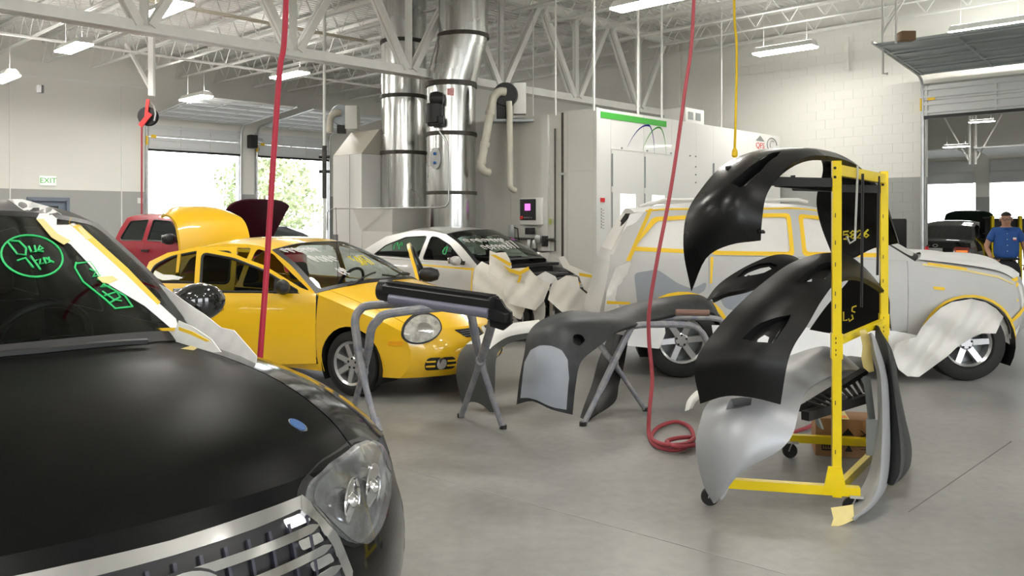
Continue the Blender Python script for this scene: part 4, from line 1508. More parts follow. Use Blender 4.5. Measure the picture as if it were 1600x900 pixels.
    tx = tail[-1][0] + .1
    wm = max(c.planw)
    fp = MB().box(-s['wb'] + Ra + .05, -Ra - .05, -wm + .12, wm - .12, zb, zb + .06)
    fp.box(tx, fx, -wm + .42, wm - .42, zb + .02, zb + .12)
    fp.build('underbody', M_BLACK, c.root, False)
    c.done()

def seat(c, x, y, z=.32, m=None, w=.5, rear=False, back=.62, head=True):
    m = m or M_SEAT
    st = MB()
    st.cbox(x - .28, x + .26, y - w / 2, y + w / 2, z, z + .16, .04)
    o = st.build('seat', m, c.root)
    bk = MB()
    bk.cbox(-.07, .07, -w / 2, w / 2, 0, back, .05)
    b = bk.build('seat_back', m, o)
    b.data.transform(Matrix.Translation((x - .26, y, z + .08)) @ Matrix.Rotation(-.3, 4, 'Y'))
    if head:
        hd = MB().cbox(-.05, .05, -.13, .13, back + .04, back + .24, .045)
        hb = hd.build('headrest', m, o)
        hb.data.transform(Matrix.Translation((x - .26, y, z + .08)) @ Matrix.Rotation(-.3, 4, 'Y'))
    return o
def cabin(c, xdash, zdash, wy, xs, zs=.32, dash_m=None, steer=True, rear=True, backs=.62):
    MB().hexa([(xdash - .35, -wy, .45), (xdash + .25, -wy, .45), (xdash + .25, wy, .45), (xdash - .35, wy, .45),
               (xdash - .3, -wy, zdash - .02), (xdash + .3, -wy, zdash - .06), (xdash + .3, wy, zdash - .06), (xdash - .3, wy, zdash - .02)]).build('dashboard', dash_m or M_INTERIOR, c.root, False)
    seat(c, xs, .38, zs, back=backs); seat(c, xs, -.38, zs, back=backs)
    if rear:
        seat(c, xs - .85, 0, zs, w=1.2, back=backs - .05, head=False)
    if steer:
        Ms = Matrix.Translation((xdash - .42, .38, zdash + .0)) @ Matrix.Rotation(-1.1, 4, 'Y')
        sw = MB()
        sw.tube([Ms @ Vector((.185 * math.cos(t), .185 * math.sin(t), 0)) for t in np.linspace(0, 2 * math.pi, 28)[:-1]], .016, 8, closed=True)
        sw.bar(Ms @ Vector((0, -.18, 0)), Ms @ Vector((0, .18, 0)), .05, .03).bar(Ms @ Vector((0, 0, 0)), Ms @ Vector((-.18, 0, 0)), .05, .03)
        sw.tube([Ms @ Vector((0, 0, 0)), Ms @ Vector((0, 0, -.3))], .03, 8)
        sw.build('steering_wheel', M_BLACK, c.root)
def mirror(c, x, y, z, sd, m, sz=1.0, m2=None):
    mb = MB()
    # egg shaped shell
    prof = []
    bmv = []
    for i in range(11):
        t = i / 10
        r = math.sin(math.pi * (.06 + .9 * t)) ** .55
        bmv.append((t, r))
    n = 20
    base = []
    for t, r in bmv:
        for k in range(n):
            a = 2 * math.pi * k / n
            ca, sa = math.cos(a), math.sin(a)
            sgn = lambda v: math.copysign(abs(v) ** .7, v)
            base.append(Vector((x + .08 * sz * r * sgn(ca) , y + sd * (.05 + .22 * sz * t), z + .085 * sz * r * sgn(sa))))
    o = len(mb.v)
    mb.v += base
    for i in range(10):
        for k in range(n):
            mb.f.append((o + i * n + k, o + i * n + (k + 1) % n, o + (i + 1) * n + (k + 1) % n, o + (i + 1) * n + k))
    mb.f.append(tuple(o + k for k in range(n)))
    mb.f.append(tuple(o + 10 * n + k for k in range(n)))
    w = mb.build('door_mirror', m, c.root)
    MB().bar((x, y - sd * .05, z - .05 * sz), (x, y + sd * .1, z - .02), .07, .05).build('mirror_arm', m2 or M_BLACK, w, False)
    MB().cbox(x - .088 * sz, x - .07 * sz, y + sd * .16 - .085 * sz, y + sd * .16 + .085 * sz, z - .06 * sz, z + .06 * sz, .005).build('mirror_glass', M_CHROME, w)
    return w
# ================================================================== YELLOW SEDAN
SEDAN_Y = dict(
    wb=2.67, R=.302, Ra=.345, rim=.205, tw=.19, spokes=7, zb=.20, rocker=.27, n=6, cp=3.0,
    segs=dict(
        front=[(.50, .20, .36, 0), (.58, .30, .39, 0), (.61, .42, .39, 0), (.59, .52, .38, 0), (.53, .63, .36, .01)],
        hood=[(.53, .63, .36, .01), (.34, .715, .36, .05), (.05, .80, .32, .085), (-.2, .87, .30, .09), (-.44, .93, .28, .085)],
        wind=[(-.44, .93, .28, .085), (-.85, 1.17, .21, .08), (-1.22, 1.325, .14, .075)],
        roof=[(-1.22, 1.325, .14, .075), (-1.5, 1.37, .06, .07), (-1.95, 1.375, 0, .065), (-2.45, 1.30, -.08, .06)],
        rear=[(-2.45, 1.30, -.08, .06), (-2.78, 1.14, -.14, .05), (-3.05, .98, -.18, .04)],
        trunk=[(-3.05, .98, -.18, .04), (-3.2, .965, -.18, .04), (-3.36, .94, -.15, .04)],
        tail=[(-3.36, .94, -.15, .04), (-3.42, .75, -.16, .0), (-3.44, .5, -.16, 0), (-3.40, .32, -.15, 0), (-3.34, .24, -.14, 0)]),
    plan=[(-3.7, .66), (-3.44, .745), (-3.0, .815), (-2.2, .85), (-1.0, .855), (-.2, .85), (.2, .83), (.5, .77), (.68, .68)],
    prof=[(.15, .05), (.25, .03), (.4, .005), (.6, .0), (.75, .008), (.9, .03), (.97, .06), (1.1, .115), (1.25, .19), (1.33, .24), (1.42, .30)],
    belt=[(-.44, .93), (-.7, .93), (-1.5, .945), (-2.4, .965), (-3.05, .98)],
    xfd=-.40, xbd=-1.50, xrd=-2.42,
    windows=[[(-.72, .96), (-1.12, 1.22), (-1.40, 1.30), (-1.44, .97)], [(-1.54, .975), (-1.52, 1.315), (-2.1, 1.31), (-2.38, 1.2), (-2.42, .99)]],
    door_holes=[[(-.52, .95), (-1.18, 1.29), (-1.44, 1.335), (-1.45, .955)], [(-1.52, .96), (-1.51, 1.34), (-2.0, 1.335), (-2.38, 1.22), (-2.45, .985)]],
    wq=.95, rw=(.08, .92, .9), wt=(.03, .97))
ca = Car('sedan', 'yellow four-door sedan with open doors and raised boot lid', 'car', (-1.077, 8.38), math.radians(30), SEDAN_Y)
OPEN = (('door', -1), ('rear_door', -1), ('door', 1))
build_body(ca, M_YELLOWCAR, M_GLASS, OPEN, skip=('trunk',))
cabin(ca, -.62, .93, .66, -1.35, .26, mat('dash_grey', (.08, .085, .085), .6), backs=.60)
def yel_door(name, poly, frame_poly, win, hinge_x, sd, ang, handle=None, mir=False):
    hy = sd * ca.W(hinge_x, .7)
    # rear end swings outwards
    M = Matrix.Translation((hinge_x, hy, 0)) @ Matrix.Rotation(-sd * ang, 4, 'Z') @ Matrix.Translation((-hinge_x, -hy, 0))
    win = rounded(win, .05)
    d = ca.side(name, poly, M_YELLOWCAR, sd, (win,), 0, .035, .06, pre=M)
    ca.side('window_glass', win, M_TINT, sd, (), -.014, .004, .1, parent=d, pre=M)
    MB().tube([M @ Vector((x, sd * (ca.W(x, z) - .002), z)) for x, z in win], .013, 6, closed=True).build('window_seal', M_BLACK, d)
    if handle:
        hx, hz = handle
        o = MB().cbox(-.085, .085, -.012, .012, -.022, .022, .01).build('door_handle', M_YELLOWCAR, d)
        o.data.transform(M @ Matrix.Translation((hx, sd * (ca.W(hx, hz) + .012), hz)))
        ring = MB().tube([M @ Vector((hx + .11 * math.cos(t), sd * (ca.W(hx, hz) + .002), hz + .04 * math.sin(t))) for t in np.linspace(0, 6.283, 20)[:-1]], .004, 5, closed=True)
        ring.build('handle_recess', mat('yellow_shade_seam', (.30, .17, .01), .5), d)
    # inner trim
    ip = [(x, z) for x, z in poly if z < .97]
    return d, M
pf = ca.poly['door']
fd_poly = [(-.40, .27), (-.405, .93), (-.55, .985), (-.90, 1.19), (-1.20, 1.30), (-1.42, 1.345), (-1.56, 1.35), (-1.535, 1.0), (-1.50, .80), (-1.50, .27)]
fd_win = [(-.56, .945), (-.92, 1.15), (-1.20, 1.255), (-1.50, 1.31), (-1.475, .955)]
d1_, M1 = yel_door('door', fd_poly, None, fd_win, -.40, -1, math.radians(35), (-1.36, .80))
# panel behind the glass is dark: door card
ca.side('door_card', [(-.45, .33), (-.45, .93), (-1.48, .94), (-1.48, .33)], M_INTERIOR, -1, (), -.045, .02, .15, parent=d1_, pre=M1)
# mirror cheek
ca.side('mirror_cheek', [(-.56, .935), (-.80, 1.08), (-.80, .935)], M_BLACK, -1, (), .004, .012, .1, parent=d1_, pre=M1)
egg = MB().lathe([(.01, -.1), (.06, -.085), (.085, -.02), (.08, .05), (.05, .085), (.01, .09)], 18, M1 @ Matrix.Translation((-.70, -ca.W(-.7, 1) - .11, 1.0)) @ Matrix.Rotation(.35, 4, 'Z') @ Matrix.Rotation(1.57, 4, 'X') @ Matrix.Diagonal((.75, .85, 1.2, 1)))
egg.build('door_mirror', M_BLACK, d1_)
rd_poly = [(-1.52, .27), (-1.52, 1.0), (-1.55, 1.35), (-1.95, 1.35), (-2.25, 1.29), (-2.42, 1.2), (-2.47, 1.0), (-2.44, .75), (-2.33, .55), (-2.28, .27)]
rd_win = [(-1.58, .985), (-1.60, 1.30), (-1.95, 1.30), (-2.2, 1.25), (-2.36, 1.16), (-2.40, 1.0)]
d2_, M2 = yel_door('rear_door', rd_poly, None, rd_win, -1.52, -1, math.radians(32), (-2.28, .82))
MB().bar(M2 @ Vector((-2.12, -ca.W(-2.12, 1.1), .99)), M2 @ Vector((-2.12, -ca.W(-2.12, 1.25) + .0, 1.28)), .03).build('window_divider', M_YELLOWCAR, d2_, False)
# far front door open with mirror
d3_, M3 = yel_door('door', fd_poly, None, fd_win, -.40, 1, math.radians(58))
egg = MB().lathe([(.01, -.1), (.07, -.085), (.1, -.02), (.095, .05), (.06, .085), (.01, .09)], 18, M3 @ Matrix.Translation((-.66, ca.W(-.7, 1) + .12, 1.0)) @ Matrix.Rotation(1.57, 4, 'X') @ Matrix.Diagonal((.8, .85, 1.2, 1)))
egg.build('door_mirror', M_BLACK, d3_)
# boot lid standing open
def lid(u, v):
    q = lerp(-1, 1, v)
    wv = .53 - .05 * u
    prof = cat1([(-2.72, 1.04), (-2.76, 1.28), (-2.82, 1.52), (-2.89, 1.65), (-3.0, 1.73), (-3.1, 1.75)], 4)
    k = u * (len(prof) - 1); i = min(int(k), len(prof) - 2); f = k - i
    x = prof[i][0] * (1 - f) + prof[i + 1][0] * f
    z = prof[i][1] * (1 - f) + prof[i + 1][1] * f
    return Vector((x - .06 * (1 - q * q), q * wv, z - .10 * u * u * q ** 4 + .02 * (1 - q * q)))
vs, fs = patch2d([(0, 0), (1, 0), (1, 1), (0, 1)], [], .06)
V = [lid(u, v) for u, v in vs]
V, fs = thicken(V, fs, .03)
mesh_obj('trunk_lid', V, fs, M_YELLOWCAR, ca.root, True, 40)
# boot opening
MB().box(-3.3, -2.95, -.6, .6, .55, .6).build('boot_floor', M_INTERIOR, ca.root, False)
# lamps and front details
rt = lambda v: [(-a, b) for a, b in v]
for sd in (1, -1):
    U = Vector((-sd * .62, .78, 0)) if False else None
    pl = (Vector((2.5, sd * 1.6, 0)), Vector((-.56 * sd, .83, 0)) if sd > 0 else Vector((.56, .83, 0)), Vector((0, 0, 1)), Vector((-.83, -.56 * sd, 0)))
    # find u for the headlamp centre: choose y about .56
    O, Uu, Vv, D = pl
    def u_of(p):
        return (p - O).dot(Uu)
    ctr = Vector((.64, sd * .60, .64))
    u0 = u_of(ctr)
    e1 = ellipse(u0, .645, .20, .122, 32, -.32 * sd)
    e2 = ellipse(u0, .645, .182, .105, 32, -.32 * sd)
    ca.decal('headlamp_surround', e1, pl, M_BLACK, .016, .02, .04)
    hl = ca.decal('headlamp', e2, pl, mat('headlamp_glass', (.62, .61, .55), .12, .25, coat=1, noise=.5, nscale=16, col2=(.30, .30, .28)), .03, .02, .04)
    bulb = ca.decal('reflector', ellipse(u0 + .02, .64, .07, .06, 20), pl, M_CHROME, .034, .006, .03, parent=hl)
    # fog lamp pocket
    uf = u_of(Vector((.80, sd * .52, .33)))
    fg = ca.decal('fog_pocket', rounded([(uf - .14, .27), (uf + .13, .27), (uf + .15, .33), (uf + .12, .385), (uf - .12, .385), (uf - .15, .33)], .04), pl, M_BLACK, .014, .016, .04)
    ca.decal('fog_lamp', ellipse(uf, .33, .045, .055, 18), pl, M_CHROME, .03, .02, .03, parent=fg)
    for zz in (.30, .345):
        for (ua, ub) in ((uf - .14, uf - .055), (uf + .055, uf + .14)):
            ca.decal('fog_bar', [(ua, zz), (ub, zz), (ub, zz + .012), (ua, zz + .012)], pl, M_YELLOWCAR, .024, .014, .05, parent=fg)
    # side marker
    um=.3
    plS = 'left' if sd > 0 else 'right'
    mk = ca.decal('side_marker', rounded([(.42, .50), (.56, .505), (.56, .54), (.42, .535)], .015), plS, mat('amber', (.9, .4, .01), .3, coat=1), .016, .016, .04)
    # side moulding on fender is absent; door moulding line
# split grille with cross bar
for (ya, yb, za, zb_) in ((-.34, -.045, .545, .62), (.045, .34, .545, .62), (-.22, -.045, .455, .515), (.045, .22, .455, .515)):
    sh = .05 if za > .5 else .03
    s_ = 1 if ya > 0 else -1
    pts = [(ya, za), (yb, za), (yb, zb_), (ya, zb_)]
    if ya < 0:
        pts = [(ya + .06, za), (yb, za), (yb, zb_), (ya - .03, zb_)]
    else:
        pts = [(ya, za), (yb - .06, za), (yb + .03, zb_), (ya, zb_)]
    gr = ca.decal('grille', rounded(pts, .015), 'front', M_BLACK, .004, .006, .04)
    lines = []
    n_ = 4 if za > .5 else 3
    for k in range(1, n_):
        zz = lerp(za, zb_, k / n_)
        lines.append([(min(p[0] for p in pts) + .05, zz), (max(p[0] for p in pts) - .05, zz)])
    ca.stroke('grille_mesh', lines, 'front', M_GREYMETAL, .003, .012, gr)
ca.decal('emblem', ellipse(0, .575, .04, .045, 16), 'front', M_CHROME, .012, .01, .03)
ca.decal('lower_intake', rounded([(-.3, .245), (.3, .245), (.34, .30), (-.34, .30)], .02), 'front', M_BLACK, .003, .004, .06)
# door seam lines, primer patch, tape marks
ca.decal('primer_patch', rounded([(-2.50, .80), (-2.95, .80), (-2.78, .955), (-2.56, .95)], .04), 'right', M_PRIMER, .003, .002, .06)
# wipers, cowl, aerial
ca.strip('cowl_panel', 'wind', M_BLACK, 30, -.97, .97, -.0, .05, 4, .01, .004, False)
ca.stroke('wiper', [[(-.36, .55), (-.2, .1), (-.25, -.05)]], 'top', M_BLACK, .01, .012)
ca.stroke('wiper', [[(-.30, -.1), (-.24, -.5), (-.3, -.6)]], 'top', M_BLACK, .01, .012)
MB().tube([(-.33, -.62, .93), (-.36, -.62, 1.75)], .0025, 5).lathe([(.02, 0), (.012, .03)], 10, Matrix.Translation((-.33, -.62, .92))).build('aerial', M_BLACK, ca.root)
def scribble(seed, x0, x1, z0, z1, n):
    rnd = random.Random(seed)
    out = []
    for k in range(n):
        cx = lerp(x0, x1, (k + .5) / n); w = (x1 - x0) / n * .4; h = (z1 - z0) * .5
        zc = (z0 + z1) / 2
        out.append([(cx + w * math.cos(t) * rnd.uniform(.6, 1), zc + h * math.sin(t) * rnd.uniform(.6, 1)) for t in np.linspace(0, rnd.uniform(4, 6.3), 7)])
    return out
# writing at the top of the windscreen (seen from the front; y decreases to the left of the picture)
ca.stroke('marker_writing', scribble(3, -.58, -.30, 1.30, 1.345, 7), 'front', M_MARKW, .006, .006)
ca.stroke('marker_writing', scribble(4, -.52, -.30, 1.20, 1.27, 4) + scribble(6, -.46, -.38, 1.08, 1.16, 2), 'front', M_MARKW, .006, .006)
def digits(txt, x, z, w, h, sgn=1):
    D = {'5': [[(1, 1), (0, 1), (0, .55), (.7, .6), (1, .35), (.7, 0), (0, .05)]], '8': [[(.5, .5), (0, .75), (.5, 1), (1, .75), (.5, .5), (0, .25), (.5, 0), (1, .25), (.5, .5)]],
         '4': [[(.8, 0), (.8, 1), (0, .35), (1, .35)]], '7': [[(0, 1), (1, 1), (.4, 0)]], '2': [[(0, .8), (.5, 1), (1, .75), (0, 0), (1, 0)]], '6': [[(.9, 1), (.2, .6), (0, .25), (.5, 0), (1, .25), (.5, .5), (.05, .3)]],
         'C': [[(1, .9), (.4, 1), (0, .5), (.4, 0), (1, .1)]], 'L': [[(0, 1), (0, 0), (1, 0)]], 'D': [[(0, 0), (0, 1), (.6, .95), (1, .5), (.6, .05), (0, 0)]], 'U': [[(0, 1), (0, .2), (.5, 0), (1, .2), (1, 1)]],
         'E': [[(1, 1), (0, 1), (0, 0), (1, 0)], [(0, .5), (.8, .5)]], '/': [[(0, 0), (1, 1)]], 'A': [[(0, 0), (.5, 1), (1, 0)], [(.2, .4), (.8, .4)]], 'P': [[(0, 0), (0, 1), (.8, .95), (1, .75), (.8, .5), (0, .5)]],
         'M': [[(0, 0), (.1, 1), (.5, .3), (.9, 1), (1, 0)]], 'n': [[(0, 0), (0, .6), (.5, .65), (1, .5), (1, 0)]], '1': [[(.5, 0), (.5, 1)]], '0': [[(.5, 0), (0, .5), (.5, 1), (1, .5), (.5, 0)]], 'R': [[(0, 0), (0, 1), (.8, .95), (1, .75), (.8, .5), (0, .5), (1, 0)]], 'S': [[(1, .9), (.3, 1), (0, .75), (1, .3), (.6, 0), (0, .1)]], 'K': [[(0, 0), (0, 1)], [(1, 1), (0, .45), (1, 0)]], 'u': [[(0, .6), (0, .1), (.5, 0), (1, .1), (1, .6), (1, 0)]], 'e': [[(0, .3), (1, .35), (.6, .6), (.1, .5), (0, .2), (.5, 0), (1, .1)]]}
    out = []
    for ch in txt:
        for ln in D.get(ch, []):
            out.append([(x + sgn * a * w * .75, z + b * h) for a, b in ln])
        x += sgn * w
    return out
ca.stroke('marker_number', digits('5847', -.13, 1.165, .062, .085), 'front', M_MARKY, .006, .006)
# ================================================================== OTHER VEHICLES
SUV_BLACK = dict(
    wb=2.79, R=.37, Ra=.43, rim=.235, tw=.24, spokes=5, zb=.26, rocker=.36, n=8, cp=3.2, hood_q=.68, hood_m=M_DUSTY, roof_m=M_DUSTY,
    segs=dict(
        front=[(.40, .26, .47, 0), (.52, .34, .50, 0), (.57, .48, .48, 0), (.57, .66, .46, 0), (.54, .80, .44, .03), (.48, .89, .43, .06)],
        hood=[(.48, .89, .43, .06), (.33, .95, .44, .085), (.05, 1.015, .43, .10), (-.3, 1.06, .39, .10), (-.62, 1.09, .34, .085)],
        wind=[(-.62, 1.09, .34, .085), (-1.0, 1.37, .27, .07), (-1.38, 1.605, .2, .06)],
        roof=[(-1.38, 1.605, .2, .06), (-1.8, 1.68, .08, .05), (-2.6, 1.70, 0, .05), (-3.4, 1.64, -.05, .05)],
        rear=[(-3.4, 1.64, -.05, .05), (-3.62, 1.35, -.1, .03), (-3.72, 1.1, -.12, .02)],
        tail=[(-3.72, 1.1, -.12, .02), (-3.76, .8, -.14, 0), (-3.74, .45, -.14, 0), (-3.66, .3, -.13, 0)]),
    plan=[(-4, .78), (-3.7, .86), (-3, .93), (-1.5, .955), (-.5, .975), (.0, .985), (.38, .965), (.58, .925), (.78, .83)],
    prof=[(.2, .05), (.32, .01), (.5, -.03), (.66, -.028), (.78, .0), (.95, .015), (1.05, .04), (1.09, .07), (1.3, .15), (1.5, .23), (1.65, .30), (1.75, .36)],
    belt=[(-.62, 1.09), (-1.2, 1.10), (-2.2, 1.12), (-3.72, 1.15)],
    xfd=-.62, xbd=-1.72, xrd=-2.62,
    windows=[[(-.98, 1.14), (-1.3, 1.42), (-1.6, 1.56), (-1.68, 1.57), (-1.68, 1.15)], [(-1.78, 1.15), (-1.78, 1.58), (-2.5, 1.58), (-2.62, 1.17)], [(-2.74, 1.18), (-2.62, 1.58), (-3.2, 1.53), (-3.5, 1.22)]],
    wq=.95, wt=(.05, .95), rw=(.1, .8, .85), side_glass=M_DARKGLASS, rear_glass=M_DARKGLASS)
PHI_S = math.radians(44)
sv = Car('suv', 'black SUV in the left foreground with chrome grille and masked windscreen pillar', 'car', (-1.44, 2.50), PHI_S, SUV_BLACK)
build_body(sv, M_BLACKSUV, M_GLASS)
cabin(sv, -.75, 1.10, .74, -1.6, .50, mat('dash_dark', (.03, .03, .032), .7), backs=.66)

SUV_GREY = dict(
    wb=2.85, R=.385, Ra=.46, rim=.24, tw=.25, spokes=6, zb=.42, rocker=.50, n=6, cp=3.0,
    segs=dict(
        front=[(.42, .45, .40, 0), (.52, .6, .38, 0), (.53, .8, .36, 0), (.48, 1.0, .34, .03)],
        hood=[(.48, 1.0, .34, .03), (.3, 1.09, .33, .05), (-.1, 1.16, .30, .06), (-.52, 1.21, .25, .06)],
        wind=[(-.52, 1.21, .25, .06), (-.95, 1.5, .2, .06), (-1.25, 1.68, .15, .06)],
        roof=[(-1.25, 1.68, .15, .06), (-1.7, 1.75, .05, .06), (-2.6, 1.765, 0, .06), (-3.32, 1.71, -.04, .05)],
        rear=[(-3.32, 1.71, -.04, .05), (-3.46, 1.45, -.08, .03), (-3.58, 1.2, -.1, .02)],
        tail=[(-3.58, 1.2, -.1, .02), (-3.64, .9, -.12, 0), (-3.70, .6, -.14, 0), (-3.64, .45, -.14, 0)]),
    plan=[(-4, .82), (-3.6, .87), (-3, .915), (-1.5, .925), (-.2, .925), (.2, .91), (.5, .85), (.7, .76)],
    prof=[(.35, .05), (.5, .02), (.7, 0), (1.0, .0), (1.2, .02), (1.3, .05), (1.5, .12), (1.68, .20), (1.8, .27)],
    belt=[(-.52, 1.21), (-1.2, 1.24), (-2.5, 1.26), (-3.58, 1.27)],
    xfd=-.60, xbd=-1.67, xrd=-2.58,
    windows=[[(-.80, 1.28), (-1.14, 1.54), (-1.32, 1.63), (-1.60, 1.665), (-1.60, 1.29)], [(-1.74, 1.29), (-1.74, 1.67), (-2.42, 1.665), (-2.52, 1.30)], [(-2.72, 1.31), (-2.66, 1.655), (-3.10, 1.63), (-3.34, 1.34)]],
    wq=.94, wt=(.05, .95), rw=(.1, .8, .85), side_glass=M_FILM, rear_glass=M_FILM, seal_m=M_TAPE, rim_m=M_ALLOY)
gs = Car('suv', 'grey SUV masked with paper and yellow tape standing behind the bumper rack', 'car', (4.65, 9.28), math.radians(3.6), SUV_GREY)
build_body(gs, M_GREYSUV, M_FILM)

SEDAN_S = dict(
    wb=2.6, R=.318, Ra=.36, rim=.21, tw=.2, spokes=9, zb=.2, rocker=.27, n=6, cp=3.0,
    segs=dict(
        front=[(.40, .2, .42, 0), (.50, .35, .42, 0), (.50, .55, .40, 0), (.42, .68, .38, .02)],
        hood=[(.42, .68, .38, .02), (.1, .84, .34, .07), (-.3, .95, .30, .08), (-.58, 1.0, .28, .07)],
        wind=[(-.58, 1.0, .28, .07), (-1.0, 1.27, .22, .07), (-1.35, 1.425, .15, .065)],
        roof=[(-1.35, 1.425, .15, .065), (-1.7, 1.465, .05, .06), (-2.1, 1.46, 0, .06), (-2.6, 1.37, -.08, .05)],
        rear=[(-2.6, 1.37, -.08, .05), (-2.95, 1.18, -.15, .05), (-3.2, 1.05, -.2, .04)],
        trunk=[(-3.2, 1.05, -.2, .04), (-3.35, 1.04, -.2, .04), (-3.5, 1.0, -.15, .04)],
        tail=[(-3.5, 1.0, -.15, .04), (-3.55, .8, -.15, 0), (-3.55, .5, -.15, 0), (-3.45, .27, -.15, 0)]),
    plan=[(-3.7, .70), (-3.45, .79), (-3, .85), (-1.5, .885), (-.2, .88), (.2, .85), (.45, .79), (.6, .7)],
    prof=[(.15, .05), (.25, .03), (.4, .005), (.7, .0), (.9, .015), (1.0, .04), (1.1, .085), (1.25, .16), (1.4, .245), (1.5, .30)],
    belt=[(-.58, 1.0), (-1.5, 1.02), (-2.5, 1.045), (-3.2, 1.05)],
    xfd=-.58, xbd=-1.68, xrd=-2.5,
    windows=[[(-.86, 1.045), (-1.2, 1.265), (-1.5, 1.375), (-1.63, 1.385), (-1.64, 1.055)], [(-1.74, 1.06), (-1.72, 1.39), (-2.15, 1.37), (-2.52, 1.24), (-2.72, 1.09)]],
    wq=.95, wt=(.04, .96), rw=(.08, .92, .9))
PHI_V = math.radians(37)
sl = Car('sedan', 'silver sedan with missing bonnet and paper-masked front wings', 'car', (.49, 11.91), PHI_V, SEDAN_S)
build_body(sl, M_SILVERCAR, M_GLASS, skip=('hood', 'front'))
cabin(sl, -.78, .98, .7, -1.5, .28, backs=.62)

PICKUP = dict(
    wb=3.25, R=.37, Ra=.44, rim=.22, tw=.24, spokes=6, zb=.4, rocker=.48, n=6, cp=3.2,
    segs=dict(
        front=[(.45, .45, .36, 0), (.55, .7, .34, 0), (.5, 1.0, .3, .03)],
        hood=[(.5, 1.0, .3, .03), (.1, 1.1, .26, .05), (-.5, 1.17, .2, .05)],
        wind=[(-.5, 1.17, .2, .05), (-.85, 1.46, .18, .05), (-1.1, 1.66, .12, .05)],
        roof=[(-1.1, 1.66, .12, .05), (-1.5, 1.725, .02, .05), (-2.2, 1.725, 0, .05), (-2.5, 1.68, -.03, .05)],
        rear=[(-2.5, 1.68, -.03, .05), (-2.6, 1.45, -.03, .02), (-2.66, 1.2, -.03, 0)],
        trunk=[(-2.66, 1.2, -.03, 0), (-3.5, 1.18, -.03, 0), (-4.4, 1.18, -.03, 0)],
        tail=[(-4.4, 1.18, -.03, 0), (-4.45, .8, -.04, 0), (-4.4, .5, -.05, 0)]),
    plan=[(-4.6, .88), (-3, .93), (-1.5, .93), (-.2, .93), (.2, .91), (.5, .85), (.7, .76)],
    prof=[(.35, .05), (.5, .02), (.7, 0), (1.0, .0), (1.2, .02), (1.3, .05), (1.5, .12), (1.68, .19), (1.8, .25)],
    belt=[(-.5, 1.17), (-1.2, 1.21), (-2.66, 1.22)],
    xfd=-.6, xbd=-1.78, xrd=-2.6,
    windows=[[(-.80, 1.25), (-1.06, 1.5), (-1.22, 1.61), (-1.72, 1.64), (-1.72, 1.26)], [(-1.86, 1.26), (-1.86, 1.64), (-2.36, 1.61), (-2.5, 1.30), (-2.46, 1.26)]],
    wq=.94, wt=(.05, .95), rw=(.12, .85, .8))
rd_ = Car('pickup_truck', 'red crew-cab pickup truck with raised bonnet behind the yellow sedan', 'car', (-4.68, 15.0), math.radians(30), PICKUP)
build_body(rd_, M_REDCAR, M_DARKGLASS, skip=('hood',))

SEDAN_B = dict(SEDAN_S)
SEDAN_B['segs'] = {k: [(x, z * 1.07, b, kk) for x, z, b, kk in v] for k, v in SEDAN_S['segs'].items()}
SEDAN_B['prof'] = [(z * 1.07, i) for z, i in SEDAN_S['prof']]
SEDAN_B['belt'] = [(x, z * 1.07) for x, z in SEDAN_S['belt']]
SEDAN_B['windows'] = [[(x, z * 1.07) for x, z in w_] for w_ in SEDAN_S['windows']]
da, db = 6.9, -4.35
blk_rear = Vector((10.5, 20.6, 0))
dB = Vector((.66, .75, 0)).normalized()
bl = Car('sedan', 'glossy black sedan parked with its tail to the big roller door', 'car', blk_rear + dB * 3.6, -math.atan2(dB.y, dB.x), SEDAN_B)
build_body(bl, M_BLACKCAR, M_DARKGLASS)
# ================================================================== VEHICLE DRESSING
def free_sheet(name, outline, fn, m, parent=None, h=10, th=.003, cam_side=True):
    """sheet whose outline is given in pixels, fn(px,py) -> world point"""
    vs, fs = patch2d(outline, [], h)
    V = [Vector(fn(*p)) for p in vs]
    n = Vector((0, 0, 0))
    for f in fs:
        n += (V[f[1]] - V[f[0]]).cross(V[f[2]] - V[f[0]])
    if n.dot(Vector((0, 0, CAM_H)) - V[0]) < 0:
        fs = [tuple(reversed(f)) for f in fs]
    V, fs = thicken(V, fs, th)
    if parent is not None:
        Mi = (Matrix.Translation(parent.location) @ Matrix.Rotation(parent.rotation_euler.z, 4, 'Z')).inverted()
        V = [Mi @ v for v in V]
    return mesh_obj(name, V, fs, m, parent, True, 60)
def tri(t):
    return abs((t / math.pi) % 2 - 1)
def fold(u, v, k=1.0):
    """creased paper"""
    a = tri(u * .10 + v * .045) + .8 * tri(v * .09 - u * .05 + 1.3) + .5 * tri(u * .23 + v * .17 + .6) + .35 * tri(u * .31 - v * .29)
    return k * (.030 * a - .035)

